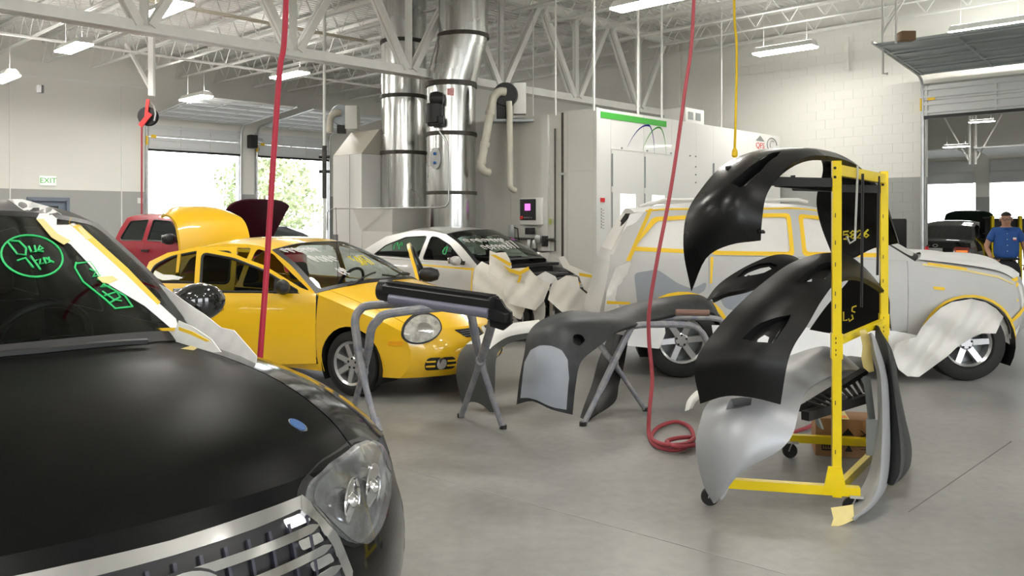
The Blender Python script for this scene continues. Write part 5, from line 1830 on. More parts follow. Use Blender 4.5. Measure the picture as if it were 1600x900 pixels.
# ---- black SUV: grille
gb = sv.decal('grille', rounded([(-.33, .90), (.33, .90), (.40, .84), (.46, .70), (.42, .60), (-.42, .60), (-.46, .70), (-.40, .84)], .03), 'front', mat('grille_black', (.012, .012, .016), .35), .003, .004, .05)
top = [(-.34, .892), (-.2, .888), (0, .886), (.2, .888), (.34, .892), (.375, .868), (.39, .876), (.36, .918), (.2, .918), (0, .914), (-.2, .918), (-.36, .918), (-.39, .876), (-.375, .868)]
sv.decal('grille_frame', top, 'front', M_CHROME, .02, .02, .03)
for sd in (1, -1):
    pts = [(.36, .92), (.41, .87), (.455, .79), (.485, .70), (.45, .60), (.42, .60), (.452, .70), (.425, .78), (.385, .85), (.345, .888)]
    sv.decal('grille_frame', [(sd * a, b) for a, b in pts][::sd], 'front', M_CHROME, .022, .022, .03)
for (z, ye) in ((.846, .385), (.79, .415), (.733, .44), (.676, .45)):
    br = sv.decal('grille_bar', rounded([(-ye + .03, z - .008), (ye - .03, z - .008), (ye, z + .002), (ye - .03, z + .012), (-ye + .03, z + .012), (-ye, z + .002)], .008), 'front', M_CHROME, .034, .02, .04)
    for sd in (1, -1):
        sv.decal('bar_end', rounded([(sd * (ye - .09), z + .012), (sd * (ye - .012), z + .01), (sd * (ye - .025), z + .034), (sd * (ye - .1), z + .036)][::sd], .008), 'front', mat('bright_chrome', (.9, .9, .92), .2, 1.0), .012, .012, .03, parent=br)
for k in range(13):
    y = -.36 + .06 * k
    sv.decal('grille_rib', [(y - .004, .62), (y + .004, .62), (y + .004, .87), (y - .004, .87)], 'front', mat('rib_blue_black', (.05, .05, .075), .3), .014, .01, .05, parent=gb)
Me = sv.decal('emblem', ellipse(0, .80, .095, .065, 28), 'front', M_BLACK, .045, .02, .03)
Me2 = sv.decal('emblem_ring', ellipse(0, .80, .09, .06, 28), 'front', M_CHROME, .05, .01, .03, holes=[ellipse(0, .80, .072, .045, 24)], parent=Me)
sv.decal('emblem_oval', ellipse(0, .805, .035, .04, 20), 'front', M_CHROME, .05, .01, .03, holes=[ellipse(0, .805, .022, .027, 16)], parent=Me)
sv.decal('lower_intake', rounded([(-.42, .34), (.42, .34), (.5, .50), (-.5, .50)], .04), 'front', M_BLACK, .003, .004, .06)
sv.decal('bumper_crease', [(-.6, .545), (.6, .545), (.6, .553), (-.6, .553)], 'front', M_CHROME if False else M_BLACK, .002, .003, .06)
M_HLBACK = mat('headlamp_chrome', (.78, .80, .84), .16, .9, noise=.7, nscale=11, col2=(.16, .17, .19))
for sd in (1, -1):
    D = Vector((-.8, -.6 * sd, 0)); U = Vector((-.6 * sd, .8, 0)) if sd > 0 else Vector((.6, .8, 0))
    O = Vector((2.5, 1.7 * sd, 0))
    pl = (O, U, Vector((0, 0, 1)), D)
    ol = [(-.06, .885), (-.01, .925), (.10, .945), (.30, .945), (.42, .925), (.46, .87), (.43, .81), (.34, .75), (.2, .69), (.09, .675), (.02, .72), (-.03, .80)]
    ol = [(a - .045, .95 + (b - .945) * .80) for a, b in ol]
    ol = rounded([(sd * a, b) for a, b in ol][::sd], .03)
    hl = sv.decal('headlamp', ol, pl, M_HLBACK, .008, .006, .03)
    ring = [(sd * (a if True else 0), b) for a, b in []]
    sv.decal('lamp_surround', rounded([(sd * (.2 + (a * sd - .2) * 1.06), .82 + (b - .82) * 1.08) for a, b in ol], .01), pl, M_BLACK, .002, .004, .04, parent=hl)
    for (uc, zc, r) in ((.04, .855, .062), (.18, .85, .066)):
        p = O + U * (sd * uc) + Vector((0, 0, zc))
        hit = sv.bvh.ray_cast(p, D)
        if hit[0]:
            Mb = frame(hit[0] - D * .012, Vector((0, 0, 1)).cross(-D), Vector((0, 0, 1)))
            MB().lathe([(r, .012), (r * .97, .016), (r * .8, .006), (r * .45, .002), (r * .3, .02), (r * .12, .03)], 26, Mb).build('reflector', M_CHROME, hl)
    sv.decal('lamp_corner', rounded([(sd * a, b) for a, b in [(.24, .905), (.27, .943), (.36, .93), (.395, .89), (.31, .88)]][::sd], .01), pl, mat('cream_lens', (.72, .66, .5), .3), .014, .004, .03, parent=hl)
    sv.decal('lamp_lens', ol, pl, M_LENS, .03, .003, .05, parent=hl)
sv.decal('hood_badge', ellipse(.66, .50, .03, .02, 18), 'top', mat('blue_badge', (.05, .12, .3), .3), .004, .004, .02)
sv.decal('hood_badge_rim', ellipse(.66, .50, .034, .024, 18), 'top', M_CHROME, .002, .004, .02, holes=[ellipse(.66, .50, .028, .018, 16)])
mm = mirror(sv, -.95, .81, 1.245, 1, M_BLACKCAR, 1.02)
mirror(sv, -.95, -.81, 1.245, -1, M_BLACKCAR, 1.02)
# cowl and wipers
sv.strip('cowl_panel', 'wind', M_INTERIOR, 30, -.97, .97, 0, .06, 4, .01, .006, False)
sv.stroke('wiper', [[(-.27, .45), (-.24, .1), (-.28, -.3)]], 'top', M_BLACK, .012, .02)
sv.stroke('wiper', [[(-.25, -.2), (-.3, -.55), (-.38, -.72)]], 'top', M_BLACK, .012, .02)
# masking paper on the windscreen pillar
pp = sv.laid('masking_paper', [(12, 311), (35, 311), (77, 323), (110, 343), (160, 387), (200, 423), (248, 473), (275, 498), (281, 522), (267, 512), (227, 478), (187, 454), (160, 438), (140, 413), (110, 381), (83, 370), (57, 342), (28, 322)], M_PAPERW, .012, .002, 9)
sv.laid('masking_tape', [(112, 340), (160, 383), (200, 419), (251, 472), (247, 476), (196, 427), (156, 391), (108, 348)], M_TAPE, .016, .002, 9, parent=pp)
sv.laid('masking_tape', [(112, 343), (122, 346), (143, 372), (135, 374)], M_TAPEPALE, .018, .002, 9, parent=pp)
sv.laid('masking_tape', [(57, 342), (68, 342), (90, 365), (110, 376), (100, 382), (80, 370)], M_TAPEPALE, .018, .002, 9, parent=pp)
sv.laid('masking_tape', [(152, 433), (176, 431), (184, 437), (170, 443), (160, 441)], M_TAPEPALE, .018, .002, 9, parent=pp)
dpt = lambda u, v: 3.75 - .75 * (u - 233) / 167
free_sheet('masking_paper', [(233, 437), (260, 450), (287, 470), (320, 492), (345, 512), (365, 516), (401, 557), (398, 575), (375, 592), (345, 590), (318, 566), (300, 545), (285, 528), (262, 480)],
           lambda u, v: P(u, v, dpt(u, v) + fold(u, v, .5)), M_PAPERW, sv.root, 7)
free_sheet('masking_paper', [(246, 514), (275, 512), (279, 501), (300, 510), (330, 530), (345, 550), (305, 552), (292, 549), (268, 541)],
           lambda u, v: P(u, v, 3.32 - .25 * (u - 246) / 90 + fold(u, v, .35)), M_PAPERW, sv.root, 7)
free_sheet('masking_tape', [(242, 513), (275, 512), (274, 517), (244, 517)], lambda u, v: P(u, v, 3.25), M_TAPE, sv.root, 6)
free_sheet('masking_tape', [(279, 511), (300, 518), (328, 533), (322, 534), (298, 523), (279, 516)], lambda u, v: P(u, v, 3.18 - .2 * (u - 246) / 90), M_TAPE, sv.root, 6)
free_sheet('masking_tape', [(282, 545), (298, 540), (308, 544), (298, 550), (286, 551)], lambda u, v: P(u, v, 3.05), M_TAPEPALE, sv.root, 6)
# green marker writing
sv.laid_line('marker_circle', [[(50 + 48 * math.cos(t) - 3 * math.sin(t), 400 + 32 * math.sin(t) + 6 * math.cos(t)) for t in np.linspace(0, 6.5, 30)]], M_GREEN, .004)
sv.laid_line('marker_writing', [[(12, 378), (27, 397), (40, 398), (41, 388), (30, 377), (16, 376)], [(45, 385), (49, 394), (56, 393), (54, 384)], [(60, 391), (67, 388), (62, 384), (59, 392), (68, 393)],
                               [(27, 407), (40, 403), (52, 418)], [(48, 400), (63, 421)], [(55, 407), (63, 405), (62, 413), (68, 411)], [(68, 403), (72, 412), (78, 409), (76, 402), (70, 403), (84, 410)]], M_GREEN, .004)
sv.laid_line('marker_box', [[(118, 412), (140, 409), (147, 418), (163, 445), (195, 462), (207, 479), (180, 482), (165, 468), (130, 440), (117, 418), (119, 410)]], M_GREEN, .004)
sv.laid_line('marker_writing', [[(140, 420), (150, 425), (145, 432), (158, 430)], [(152, 436), (165, 440), (158, 448), (172, 447)], [(160, 455), (178, 468), (190, 470)], [(163, 462), (182, 456), (188, 464), (170, 474)]], M_GREEN, .004)

# ---- silver sedan front: engine bay and paper
eb = MB().cbox(-.35, .30, -.42, .42, .45, .82, .04).build('engine', M_INTERIOR, sl.root)
MB().cbox(-.2, .2, -.3, .3, .82, .88, .02).build('engine_cover', M_BLACK, sl.root)
MB().box(.50, .56, -.62, .62, .25, .70).build('radiator', M_DARKBAND, sl.root, False)
MB().bar((.55, -.70, .72), (.55, .70, .72), .07, .05).bar((.55, -.66, .35), (.55, -.66, .72), .05).bar((.55, .66, .35), (.55, .66, .72), .05).build('front_support', M_GALV2, sl.root, False)
MB().bar((.62, -.66, .48), (.62, .66, .48), .06, .1).build('bumper_beam', M_BLACK, sl.root, False)
for sd in (1, -1):
    MB().lathe([(.13, 0), (.12, .06), (.06, .08)], 18, Matrix.Translation((-.05, sd * .58, .82))).build('strut_tower', M_BLACK, sl.root)
MB().box(-.62, -.40, -.75, .75, .80, .93).build('bulkhead', M_BLACK, sl.root, False)
MB().bar((-.42, -.75, .96), (-.36, .75, .97), .16, .04).build('cowl_panel', M_BLACK, sl.root, False)
def on_side(c, name, outline, m, sd=-1, off=.006, th=.003, h=.05, parent=None, wob=0):
    fn = lambda x, z: Vector((x, sd * (c.W(x, z) + off + wob * (1 + math.sin(x * 21 + z * 9) * math.cos(z * 13 - x * 7))), z))
    return sheet(name, outline, [], fn, m, parent or c.root, h, th, flip=(sd > 0), angle=60)
on_side(sl, 'masking_tape', [(-.62, .93), (-1.66, .965), (-1.66, .985), (-.62, .955)], M_TAPE)
mp = on_side(sl, 'masking_paper', [(-.50, 1.06), (-.60, .95), (-.62, .5), (-.60, .33), (-.45, .36), (-.3, .45), (.02, .38), (.18, .30), (.30, .55), (.25, .76), (.0, .88), (-.25, .97)], M_PAPER, -1, .012, .003, .05, wob=.02)
on_side(sl, 'masking_tape', [(-.63, .45), (-.61, .45), (-.60, .97), (-.62, .97)], M_TAPE, -1, .05)
def sl_d(u, v):
    return 10.95 + .35 * (u - 765) / 180.0
free_sheet('masking_paper', [(765, 391), (791, 402), (798, 420), (825, 418), (836, 430), (860, 444), (850, 470), (836, 485), (800, 476), (789, 473), (786, 440), (764, 425)], lambda u, v: P(u, v, 10.95 + fold(u, v, 1.2)), M_PAPER, sl.root, 5)
free_sheet('masking_paper', [(862, 444), (885, 430), (903, 433), (906, 450), (927, 468), (924, 492), (900, 493), (877, 487), (856, 468)], lambda u, v: P(u, v, 10.9 + fold(u, v, 1.2)), M_PAPER, sl.root, 5)
free_sheet('masking_paper', [(872, 402), (882, 400), (890, 414), (922, 427), (936, 432), (946, 444), (943, 461), (930, 465), (912, 452), (905, 432), (880, 418)], lambda u, v: P(u, v, 11.6 + fold(u, v, 1.2)), M_PAPER, sl.root, 5)
free_sheet('masking_paper', [(776, 395), (790, 394), (796, 404), (800, 418), (790, 424), (779, 416)], lambda u, v: P(u, v, 11.25 + fold(u, v, 1.0)), M_PAPER, sl.root, 5)
free_sheet('masking_paper', [(838, 432), (852, 424), (868, 432), (872, 440), (852, 446)], lambda u, v: P(u, v, 11.1 + fold(u, v, 1.0)), M_PAPERW, sl.root, 5)
for pts in ([(786, 414), (798, 420), (812, 424), (826, 416), (827, 422), (812, 430), (796, 425)], [(812, 430), (816, 430), (812, 442), (808, 441)], [(866, 441), (886, 452), (900, 458), (904, 440), (907, 441), (902, 462), (884, 456)], [(921, 466), (928, 466), (926, 492), (922, 492)], [(766, 398), (774, 398), (800, 412), (796, 416)], [(905, 426), (938, 432), (936, 436), (905, 431)]):
    free_sheet('masking_tape', pts, lambda u, v: P(u, v, 10.82 + .0035 * (u - 765) * .6), M_TAPE, sl.root, 5)
sl.stroke('marker_writing', scribble(11, -.62, .0, 1.31, 1.36, 9) + scribble(12, -.55, -.15, 1.20, 1.28, 6) + digits('817', -.12, 1.22, .09, .1), 'front', M_MARKW, .006, .006)
sl.stroke('marker_writing', scribble(14, -2.35, -2.15, 1.17, 1.30, 2) + scribble(15, -1.32, -1.2, 1.12, 1.25, 1), 'right', M_GREEN, .008, .006)
mirror(sl, -.85, -.86, 1.06, -1, M_SILVERCAR, .8)
mirror(sl, -.85, .86, 1.06, 1, M_SILVERCAR, .8)
sl.decal('door_handle', rounded([(-1.42, .89), (-1.58, .895), (-1.58, .925), (-1.42, .92)], .012), 'right', M_SILVERCAR, .02, .015, .05)
sl.stroke('wiper', [[(-.40, .5), (-.3, .1), (-.35, -.2)]], 'top', M_BLACK, .01, .012)
sl.stroke('wiper', [[(-.34, -.1), (-.4, -.5), (-.46, -.62)]], 'top', M_BLACK, .01, .012)

# ---- red pickup
rdm = MB()
def rhood(u, v):
    q = lerp(-1, 1, v)
    ang = math.radians(52)
    l = u * 1.15
    return Vector((-.48 + l * math.cos(ang) + .06 * (1 - q * q) * u, q * (.78 - .10 * u * u), 1.18 + l * math.sin(ang) - .10 * q ** 4 - .10 * u * u))
V = []
mb = MB().grid(rhood, 12, 20)
mb.f = [tuple(reversed(f)) for f in mb.f]
V, F = thicken(mb.v, mb.f, .03)
mesh_obj('hood', V, F, mat('maroon_underside', (.05, .005, .015), .45), rd_.root, True, 45)
mirror(rd_, -.88, -.90, 1.30, -1, M_BLACK, 1.15)
mirror(rd_, -.88, .90, 1.30, 1, M_BLACK, 1.15)
for hx in (-1.62, -2.42):
    rd_.decal('door_handle', rounded([(hx, 1.06), (hx - .2, 1.06), (hx - .2, 1.10), (hx, 1.10)], .012), 'right', M_BLACK, .025, .02, .05)
MB().cbox(-.35, .35, -.5, .5, .6, 1.0, .05).build('engine', M_INTERIOR, rd_.root)

# ---- grey SUV
def grow(poly, d):
    cx = sum(p[0] for p in poly) / len(poly); cz = sum(p[1] for p in poly) / len(poly)
    out = []
    for x, z in poly:
        out.append((x + d * (1 if x > cx else -1), z + d * (1 if z > cz else -1)))
    return out
for w_ in SUV_GREY['windows']:
    w0 = rounded(w_, .04)
    gs.side('masking_tape', rounded(grow(w_, .03), .05), M_TAPE, -1, [rounded(grow(w_, -.012), .04)], .004, .002, .08, acc=False)
hp_ = MB().grid(lambda u, v: gs.rib(gs.seg_at('hood', u), v, .02) + Vector((0, 0, .045 * math.sin(u * 3.1) ** 2 * (1 - abs(v)) + .02 * math.sin(v * 9 + u * 7) * (1 - v * v))), 24, 30, .04, .98, -.97, .97)
hp_.f = [tuple(reversed(f)) for f in hp_.f]
V, F = thicken(hp_.v, hp_.f, .003)
mesh_obj('hood_paper', V, F, M_PAPERW, gs.root, True, 60)
on_side(gs, 'masking_tape', [(-.45, 1.19), (-.05, 1.135), (.30, 1.065), (.46, .99), (.46, .975), (.30, 1.045), (-.05, 1.115), (-.45, 1.17)], M_TAPEPALE, -1, .006)
on_side(gs, 'masking_tape', [(-.40, 1.20), (-.1, 1.16), (-.02, 1.145), (-.02, 1.125), (-.2, 1.15), (-.4, 1.18)], M_TAPE, -1, .009)
on_side(gs, 'side_marker_tape', rounded([(-.35, .93), (-.24, .92), (-.24, .95), (-.35, .96)], .01), M_TAPE, -1, .006)
def arch_band(c, xc, r0, r1, a0, a1, off, m, wob=0):
    pts = [(xc + r1 * math.cos(t), c.s['R'] + r1 * math.sin(t)) for t in np.linspace(a0, a1, 16)] + [(xc + r0 * math.cos(t), c.s['R'] + r0 * math.sin(t)) for t in np.linspace(a1, a0, 16)]
    return on_side(c, 'masking_tape', pts, m, -1, off)
arch_band(gs, 0, .47, .495, -.1, 2.9, .03, M_TAPE)
arch_band(gs, -2.85, .47, .51, .1, 3.0, .02, M_TAPE)
on_side(gs, 'masking_tape', [(.43, .62), (.52, .70), (.60, .78), (.60, .75), (.53, .66), (.45, .60)], M_TAPE, -1, .02)
# paper hanging over the front wheel
def gp1(u, v):
    return P(u, v, 8.26 + fold(u, v, 2.0) + .0012 * (u - 1500) * .4)
free_sheet('masking_paper', [(1432, 526), (1440, 512), (1453, 497), (1470, 481), (1487, 472), (1517, 467), (1540, 472), (1556, 482), (1568, 495), (1556, 521), (1534, 521), (1520, 527), (1497, 541), (1480, 557), (1458, 573), (1436, 589), (1418, 588), (1404, 577), (1396, 557), (1398, 537)], gp1, M_FILM, gs.root, 7)
free_sheet('masking_paper', [(1553, 480), (1565, 470), (1580, 452), (1590, 440), (1597, 448), (1600, 470), (1596, 500), (1590, 520), (1580, 540), (1562, 528), (1556, 505)], lambda u, v: P(u, v, 8.45 + fold(u, v, .8)), M_FILM, gs.root, 7)
free_sheet('masking_paper', [(1112, 508), (1260, 512), (1398, 517), (1434, 524), (1400, 560), (1385, 563), (1330, 556), (1250, 562), (1180, 555), (1120, 560)], lambda u, v: P(u, v, 8.36 + fold(u, v, .8)), M_PAPERW, gs.root, 9)
free_sheet('masking_paper', [(985, 408), (994, 412), (993, 456), (988, 475), (1010, 472), (1035, 478), (1040, 490), (1000, 500), (965, 500), (944, 486), (948, 455), (962, 418)], lambda u, v: P(u, v, 8.62 + fold(u, v, .8)), M_FILM, gs.root, 6)
free_sheet('masking_paper', [(984, 335), (1008, 330), (992, 350), (980, 408), (966, 410), (956, 420), (968, 375)], lambda u, v: P(u, v, 8.75 + fold(u, v, .5)), M_PAPERW, gs.root, 6)
free_sheet('masking_paper', [(975, 500), (1035, 486), (1040, 520), (1030, 545), (978, 540)], lambda u, v: P(u, v, 8.5 + fold(u, v, .8)), M_PAPERW, gs.root, 8)
for pts in ([(1014, 326), (1020, 326), (985, 408), (978, 408)], [(1003, 474), (1040, 470), (1058, 480), (1070, 492), (1060, 492), (1040, 478), (1005, 480)], [(948, 470), (985, 472), (985, 476), (948, 475)], [(1570, 480), (1590, 466), (1592, 470), (1573, 485)], [(1572, 440), (1590, 432), (1591, 438), (1573, 446)], [(1580, 455), (1590, 440), (1592, 444), (1583, 460)]):
    free_sheet('masking_tape', pts, lambda u, v: P(u, v, 8.40), M_TAPE, gs.root, 6)
on_side(gs, 'primer_patch', rounded([(-3.30, .70), (-3.34, 1.08), (-3.1, 1.12), (-2.9, .98), (-2.75, .92), (-2.60, 1.0), (-2.62, .90), (-2.85, .80), (-3.1, .72)], .05), M_PRIMER, -1, .003, .002)
on_side(gs, 'primer_patch', rounded([(-1.75, .6), (-1.78, .85), (-2.2, .95), (-2.5, .90), (-2.42, .72)], .06), M_PRIMER, -1, .003, .002)
on_side(gs, 'masking_tape', [(-2.57, .98), (-2.55, .98), (-2.53, 1.25), (-2.56, 1.25)], M_TAPE, -1, .004)
gs.decal('door_handle', rounded([(-1.5, .99), (-1.64, .99), (-1.64, 1.03), (-1.5, 1.03)], .012), 'right', M_GREYSUV, .02, .015, .05)
gs.decal('door_handle', rounded([(-2.28, 1.03), (-2.45, 1.03), (-2.45, 1.08), (-2.28, 1.08)], .02), 'right', M_GREYSUV, .01, .008, .05)
gs.decal('handle_hole', ellipse(-2.24, 1.055, .02, .012, 12), 'right', M_BLACK, .004, .003, .02)
gs.decal('handle_hole', ellipse(-2.18, 1.055, .016, .012, 12), 'right', M_BLACK, .004, .003, .02)
for sd in (1, -1):
    MB().tube([(-1.5, sd * .60, 1.815), (-1.6, sd * .62, 1.84), (-3.0, sd * .62, 1.84), (-3.15, sd * .60, 1.79)], .02, 8).build('roof_rail', M_FILM, gs.root)
    MB().bar((-1.0, sd * .72, .0 + 1.66), (-3.2, sd * .70, 1.76), .02).build('roof_tape', M_TAPEPALE, gs.root, False) if False else None
gs.stroke('roof_tape', [[(-1.3, -.68), (-2.2, -.69), (-3.2, -.68)]], 'top', M_TAPE, .012, .002)
MB().bar((-3.50, -.30, 1.18), (-3.42, -.55, 1.6), .05, .03).bar((-3.42, -.55, 1.6), (-3.37, -.62, 1.68), .07, .05).build('rear_wiper', M_BLACK, gs.root, False)
mirror(gs, -.85, .92, 1.3, 1, M_BLACK, 1.1)

# ---- black sedan tail
for sd in (1, -1):
    tl = bl.decal('tail_lamp', rounded([(sd * .40, .86), (sd * .78, .83), (sd * .80, .97), (sd * .42, .98)][::sd], .03), 'rear', mat('tail_red', (.35, .03, .02), .2, coat=1), .006, .008, .05)
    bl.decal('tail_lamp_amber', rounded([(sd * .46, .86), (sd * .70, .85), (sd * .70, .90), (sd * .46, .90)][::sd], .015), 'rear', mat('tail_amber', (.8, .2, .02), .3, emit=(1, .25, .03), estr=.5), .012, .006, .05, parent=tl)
bl.decal('number_plate', [(-.17, .80), (.17, .80), (.17, .95), (-.17, .95)], 'rear', M_MARKW, .008, .006, .1)
bl.decal('emblem', ellipse(0, 1.01, .06, .04, 18), 'rear', M_CHROME, .008, .006, .03, holes=[ellipse(0, 1.01, .042, .026, 14)])
bl.decal('rear_bumper_lip', [(-.6, .60), (.6, .60), (.6, .62), (-.6, .62)], 'rear', M_GREYMETAL, .01, .01, .08)
# ================================================================== BUMPER COVERS, RACK, STANDS
US = 5.0
def px2uv(fn, pts, u0=0.0, u1=0.62):
    g = []
    for i in range(61):
        for j in range(25):
            u = lerp(u0, u1, i / 60); v = j / 24
            p = fn(u, v)
            g.append((800 + FPX * p.x / p.y, HOR - FPX * (p.z - CAM_H) / p.y, u, v))
    A = np.array(g)
    out = []
    for x, y in pts:
        d = (A[:, 0] - x) ** 2 + (A[:, 1] - y) ** 2
        k = np.argsort(d)[:4]
        w = 1 / (d[k] + .05)
        out.append((float((A[k, 2] * w).sum() / w.sum()), float((A[k, 3] * w).sum() / w.sum())))
    return out
def rows_px(rows):
    return [[P(*q) for q in r] for r in rows]
def bumper(name, label, rows, m, pockets=(), group=None, u_rng=(0, 1), th=.005, lip=.03, h=.045, cat='bumper cover', liner_m=None):
    fn = net_fn(rows_px(rows))
    O = fn(.5, .5)
    O = Vector((O.x, O.y, 0))
    t = thing(name, label, cat, O, 0, group)
    def nrm(u, v):
        e = .004
        a = fn(min(u + e, 1), v) - fn(max(u - e, 0), v)
        b = fn(u, min(v + e * 2, 1)) - fn(u, max(v - e * 2, 0))
        n = a.cross(b)
        return n.normalized() if n.length else Vector((0, -1, 0))
    # outward sign: towards camera on the near half
    c = fn(.15, .5)
    sg = 1 if nrm(.15, .5).dot(Vector((0, 0, CAM_H)) - c) > 0 else -1
    holes = [[(US * u, v) for u, v in px2uv(fn, p[0])] for p in pockets]
    vs, fs = patch2d([(US * u_rng[0], 0), (US * u_rng[1], 0), (US * u_rng[1], 1), (US * u_rng[0], 1)], holes, h * 2)
    V = [fn(u / US, v) - O for u, v in vs]
    if sg < 0:
        fs = [tuple(reversed(f)) for f in fs]
    V, fs = thicken(V, fs, th)
    sh = mesh_obj('shell', V, fs, m, t, True, 45)
    # turned-in flange along the upper edge
    fl_ = MB().grid(lambda a, b: fn(a, 1) - O - nrm(a, 1) * sg * (.002 + b * lip), 60, 2, u_rng[0], u_rng[1], 0, 1)
    V, F = thicken(fl_.v, fl_.f, .003)
    mesh_obj('flange', V, F, m, t, True, 45)
    for p, hl in zip(pockets, holes):
        inner = [[(US * u, v) for u, v in px2uv(fn, p[1])]] if len(p) > 1 and p[1] else []
        depth = p[2] if len(p) > 2 else .05
        # wall of the pocket
        ring = MB()
        k = len(hl)
        for i in range(k):
            a = hl[i]
            pa = fn(a[0] / US, a[1]); na = nrm(a[0] / US, a[1]) * sg
            ring.v += [pa - O, pa - na * depth - O]
        for i in range(k):
            j = (i + 1) % k
            ring.f.append((2 * i, 2 * j, 2 * j + 1, 2 * i + 1))
        ring.build('pocket_wall', liner_m or M_BLACKMATT, t)
        vs, fs = patch2d(hl, inner, .08)
        V = [fn(u / US, v) - nrm(u / US, v) * sg * depth - O for u, v in vs]
        if sg < 0:
            fs = [tuple(reversed(f)) for f in fs]
        V, fs = thicken(V, fs, .003)
        mesh_obj('pocket_floor', V, fs, liner_m or M_BLACKMATT, t, True, 45)
    return t, fn, O, nrm, sg
def patch_on(t, fn, O, nrm, sg, name, px, m, off=.002, th=.002, u1=.62):
    uv = [(US * u, v) for u, v in px2uv(fn, px, 0, u1)]
    vs, fs = patch2d(uv, [], .07)
    V = [fn(u / US, v) + nrm(u / US, v) * sg * off - O for u, v in vs]
    n = Vector((0, 0, 0))
    for f in fs:
        n += (V[f[1]] - V[f[0]]).cross(V[f[2]] - V[f[0]])
    if n.dot(Vector((0, 0, CAM_H)) - O - V[0]) < 0:
        fs = [tuple(reversed(f)) for f in fs]
    V, fs = thicken(V, fs, th)
    return mesh_obj(name, V, fs, m, t, True, 45)

# ---- rack
P1 = Vector((1.79, 4.59, 0)); P2 = Vector((2.485, 5.56, 0))
e_ = Vector((-.975, .22, 0)).normalized()
f_ = (P2 - P1).normalized()
ra = thing('bumper_rack', 'yellow wheeled steel rack holding the bumper covers', 'rack', P1)
up = Vector((0, 0, 1))
q2 = P2 - P1
for k, q in enumerate((Vector((0, 0, 0)), q2)):
    MB().bar(q + up * .10, q + up * 1.95, .047, .047, e_).build('post', M_RACK, ra, False)
    MB().bar(q + up * .86, q + up * 1.0, .058, .058, e_).build('post_sleeve', M_RACK, ra, False)
    hl = MB()
    for z in (.885, .91, .95, .975, 1.86, 1.91):
        pz_ = q + up * z
        hl.tube([pz_ - f_ * .0305, pz_ - f_ * .0295 + f_ * .001], .008, 8)
    hl.build('bolt_holes', M_BLACK, ra, False)['kind'] = 'stuff'
    sl_ = MB()
    for z in (.35, .62, 1.15, 1.22, 1.38, 1.5, 1.65):
        pz_ = q + up * z
        sl_.bar(pz_ - f_ * .0245 + up * -.012, pz_ - f_ * .0245 + up * .012, .005, .004)
    sl_.build('slots', M_BLACK, ra, False)['kind'] = 'stuff'
    MB().bar(q - e_ * .12 + up * .135, q + e_ * (.68 if k == 0 else .60) + up * .135, .05, .05).build('base_leg', M_RACK, ra, False)
    MB().prism([(-.06, 0), (.06, 0), (.035, .13), (-.035, .13)], frame(q - f_ * .03 + up * .14, e_, up), .008).build('gusset', M_RACK, ra, False)
    for c in (q - e_ * .10, q + e_ * (.66 if k == 0 else .58)):
        fk = MB().bar(c + up * .118, c + up * .104, .07, .07, e_).bar(c + f_ * .02 + up * .105, c + f_ * .02 + e_ * .02 + up * .05, .035, .005).bar(c - f_ * .02 + up * .105, c - f_ * .02 + e_ * .02 + up * .05, .035, .005)
        w_ = fk.build('caster', M_GALV2, ra, False)
        MB().lathe([(.004, -.015), (.045, -.015), (.05, -.009), (.05, .009), (.045, .015), (.004, .015)], 20, frame(c + e_ * .02 + up * .05, up, e_)).build('caster_wheel', M_BLACK, w_)
    for z in (1.83,):
        MB().bar(q + up * z, q + e_ * .58 + up * (z + .02), .035, .05).build('arm', M_BLACK, ra, False)
        MB().bar(q + e_ * .57 + up * (z + .0), q + e_ * .58 + up * (z + .10), .03, .03).build('arm_stop', M_BLACK, ra, False)
for z, hh in ((1.90, .06), (.95, .035), (.135, .05)):
    MB().bar(up * z, q2 + up * z, .035, hh).build('cross_bar', M_RACK, ra, False)
# hooks and straps on the rack
for k, (px, y0, y1, Y, m_, r_) in enumerate([(1340, 270, 375, 4.85, M_GALV2, .006), (1348, 282, 480, 4.95, M_BLACK, .008), (1373, 285, 430, 5.35, M_BLACK, .008)]):
    p = P(px, y0, Y); q = P(px - 4 if k == 0 else px - 2, y1, Y)
    pts = [p + up * .04, p, lerp(p, q, .5), q]
    if k == 0:
        pts += [q + Vector((-.03, 0, -.02)), q + Vector((-.05, 0, .02))]
    lb = ['pale wire hook hanging from the top of the rack', 'black strap hanging inside the rack, nearer one', 'black strap hanging inside the rack, farther one'][k]
    tag(MB().tube(pts, r_, 6).build(['wire_hook', 'strap', 'strap'][k], m_), lb, ['hook', 'strap', 'strap'][k])

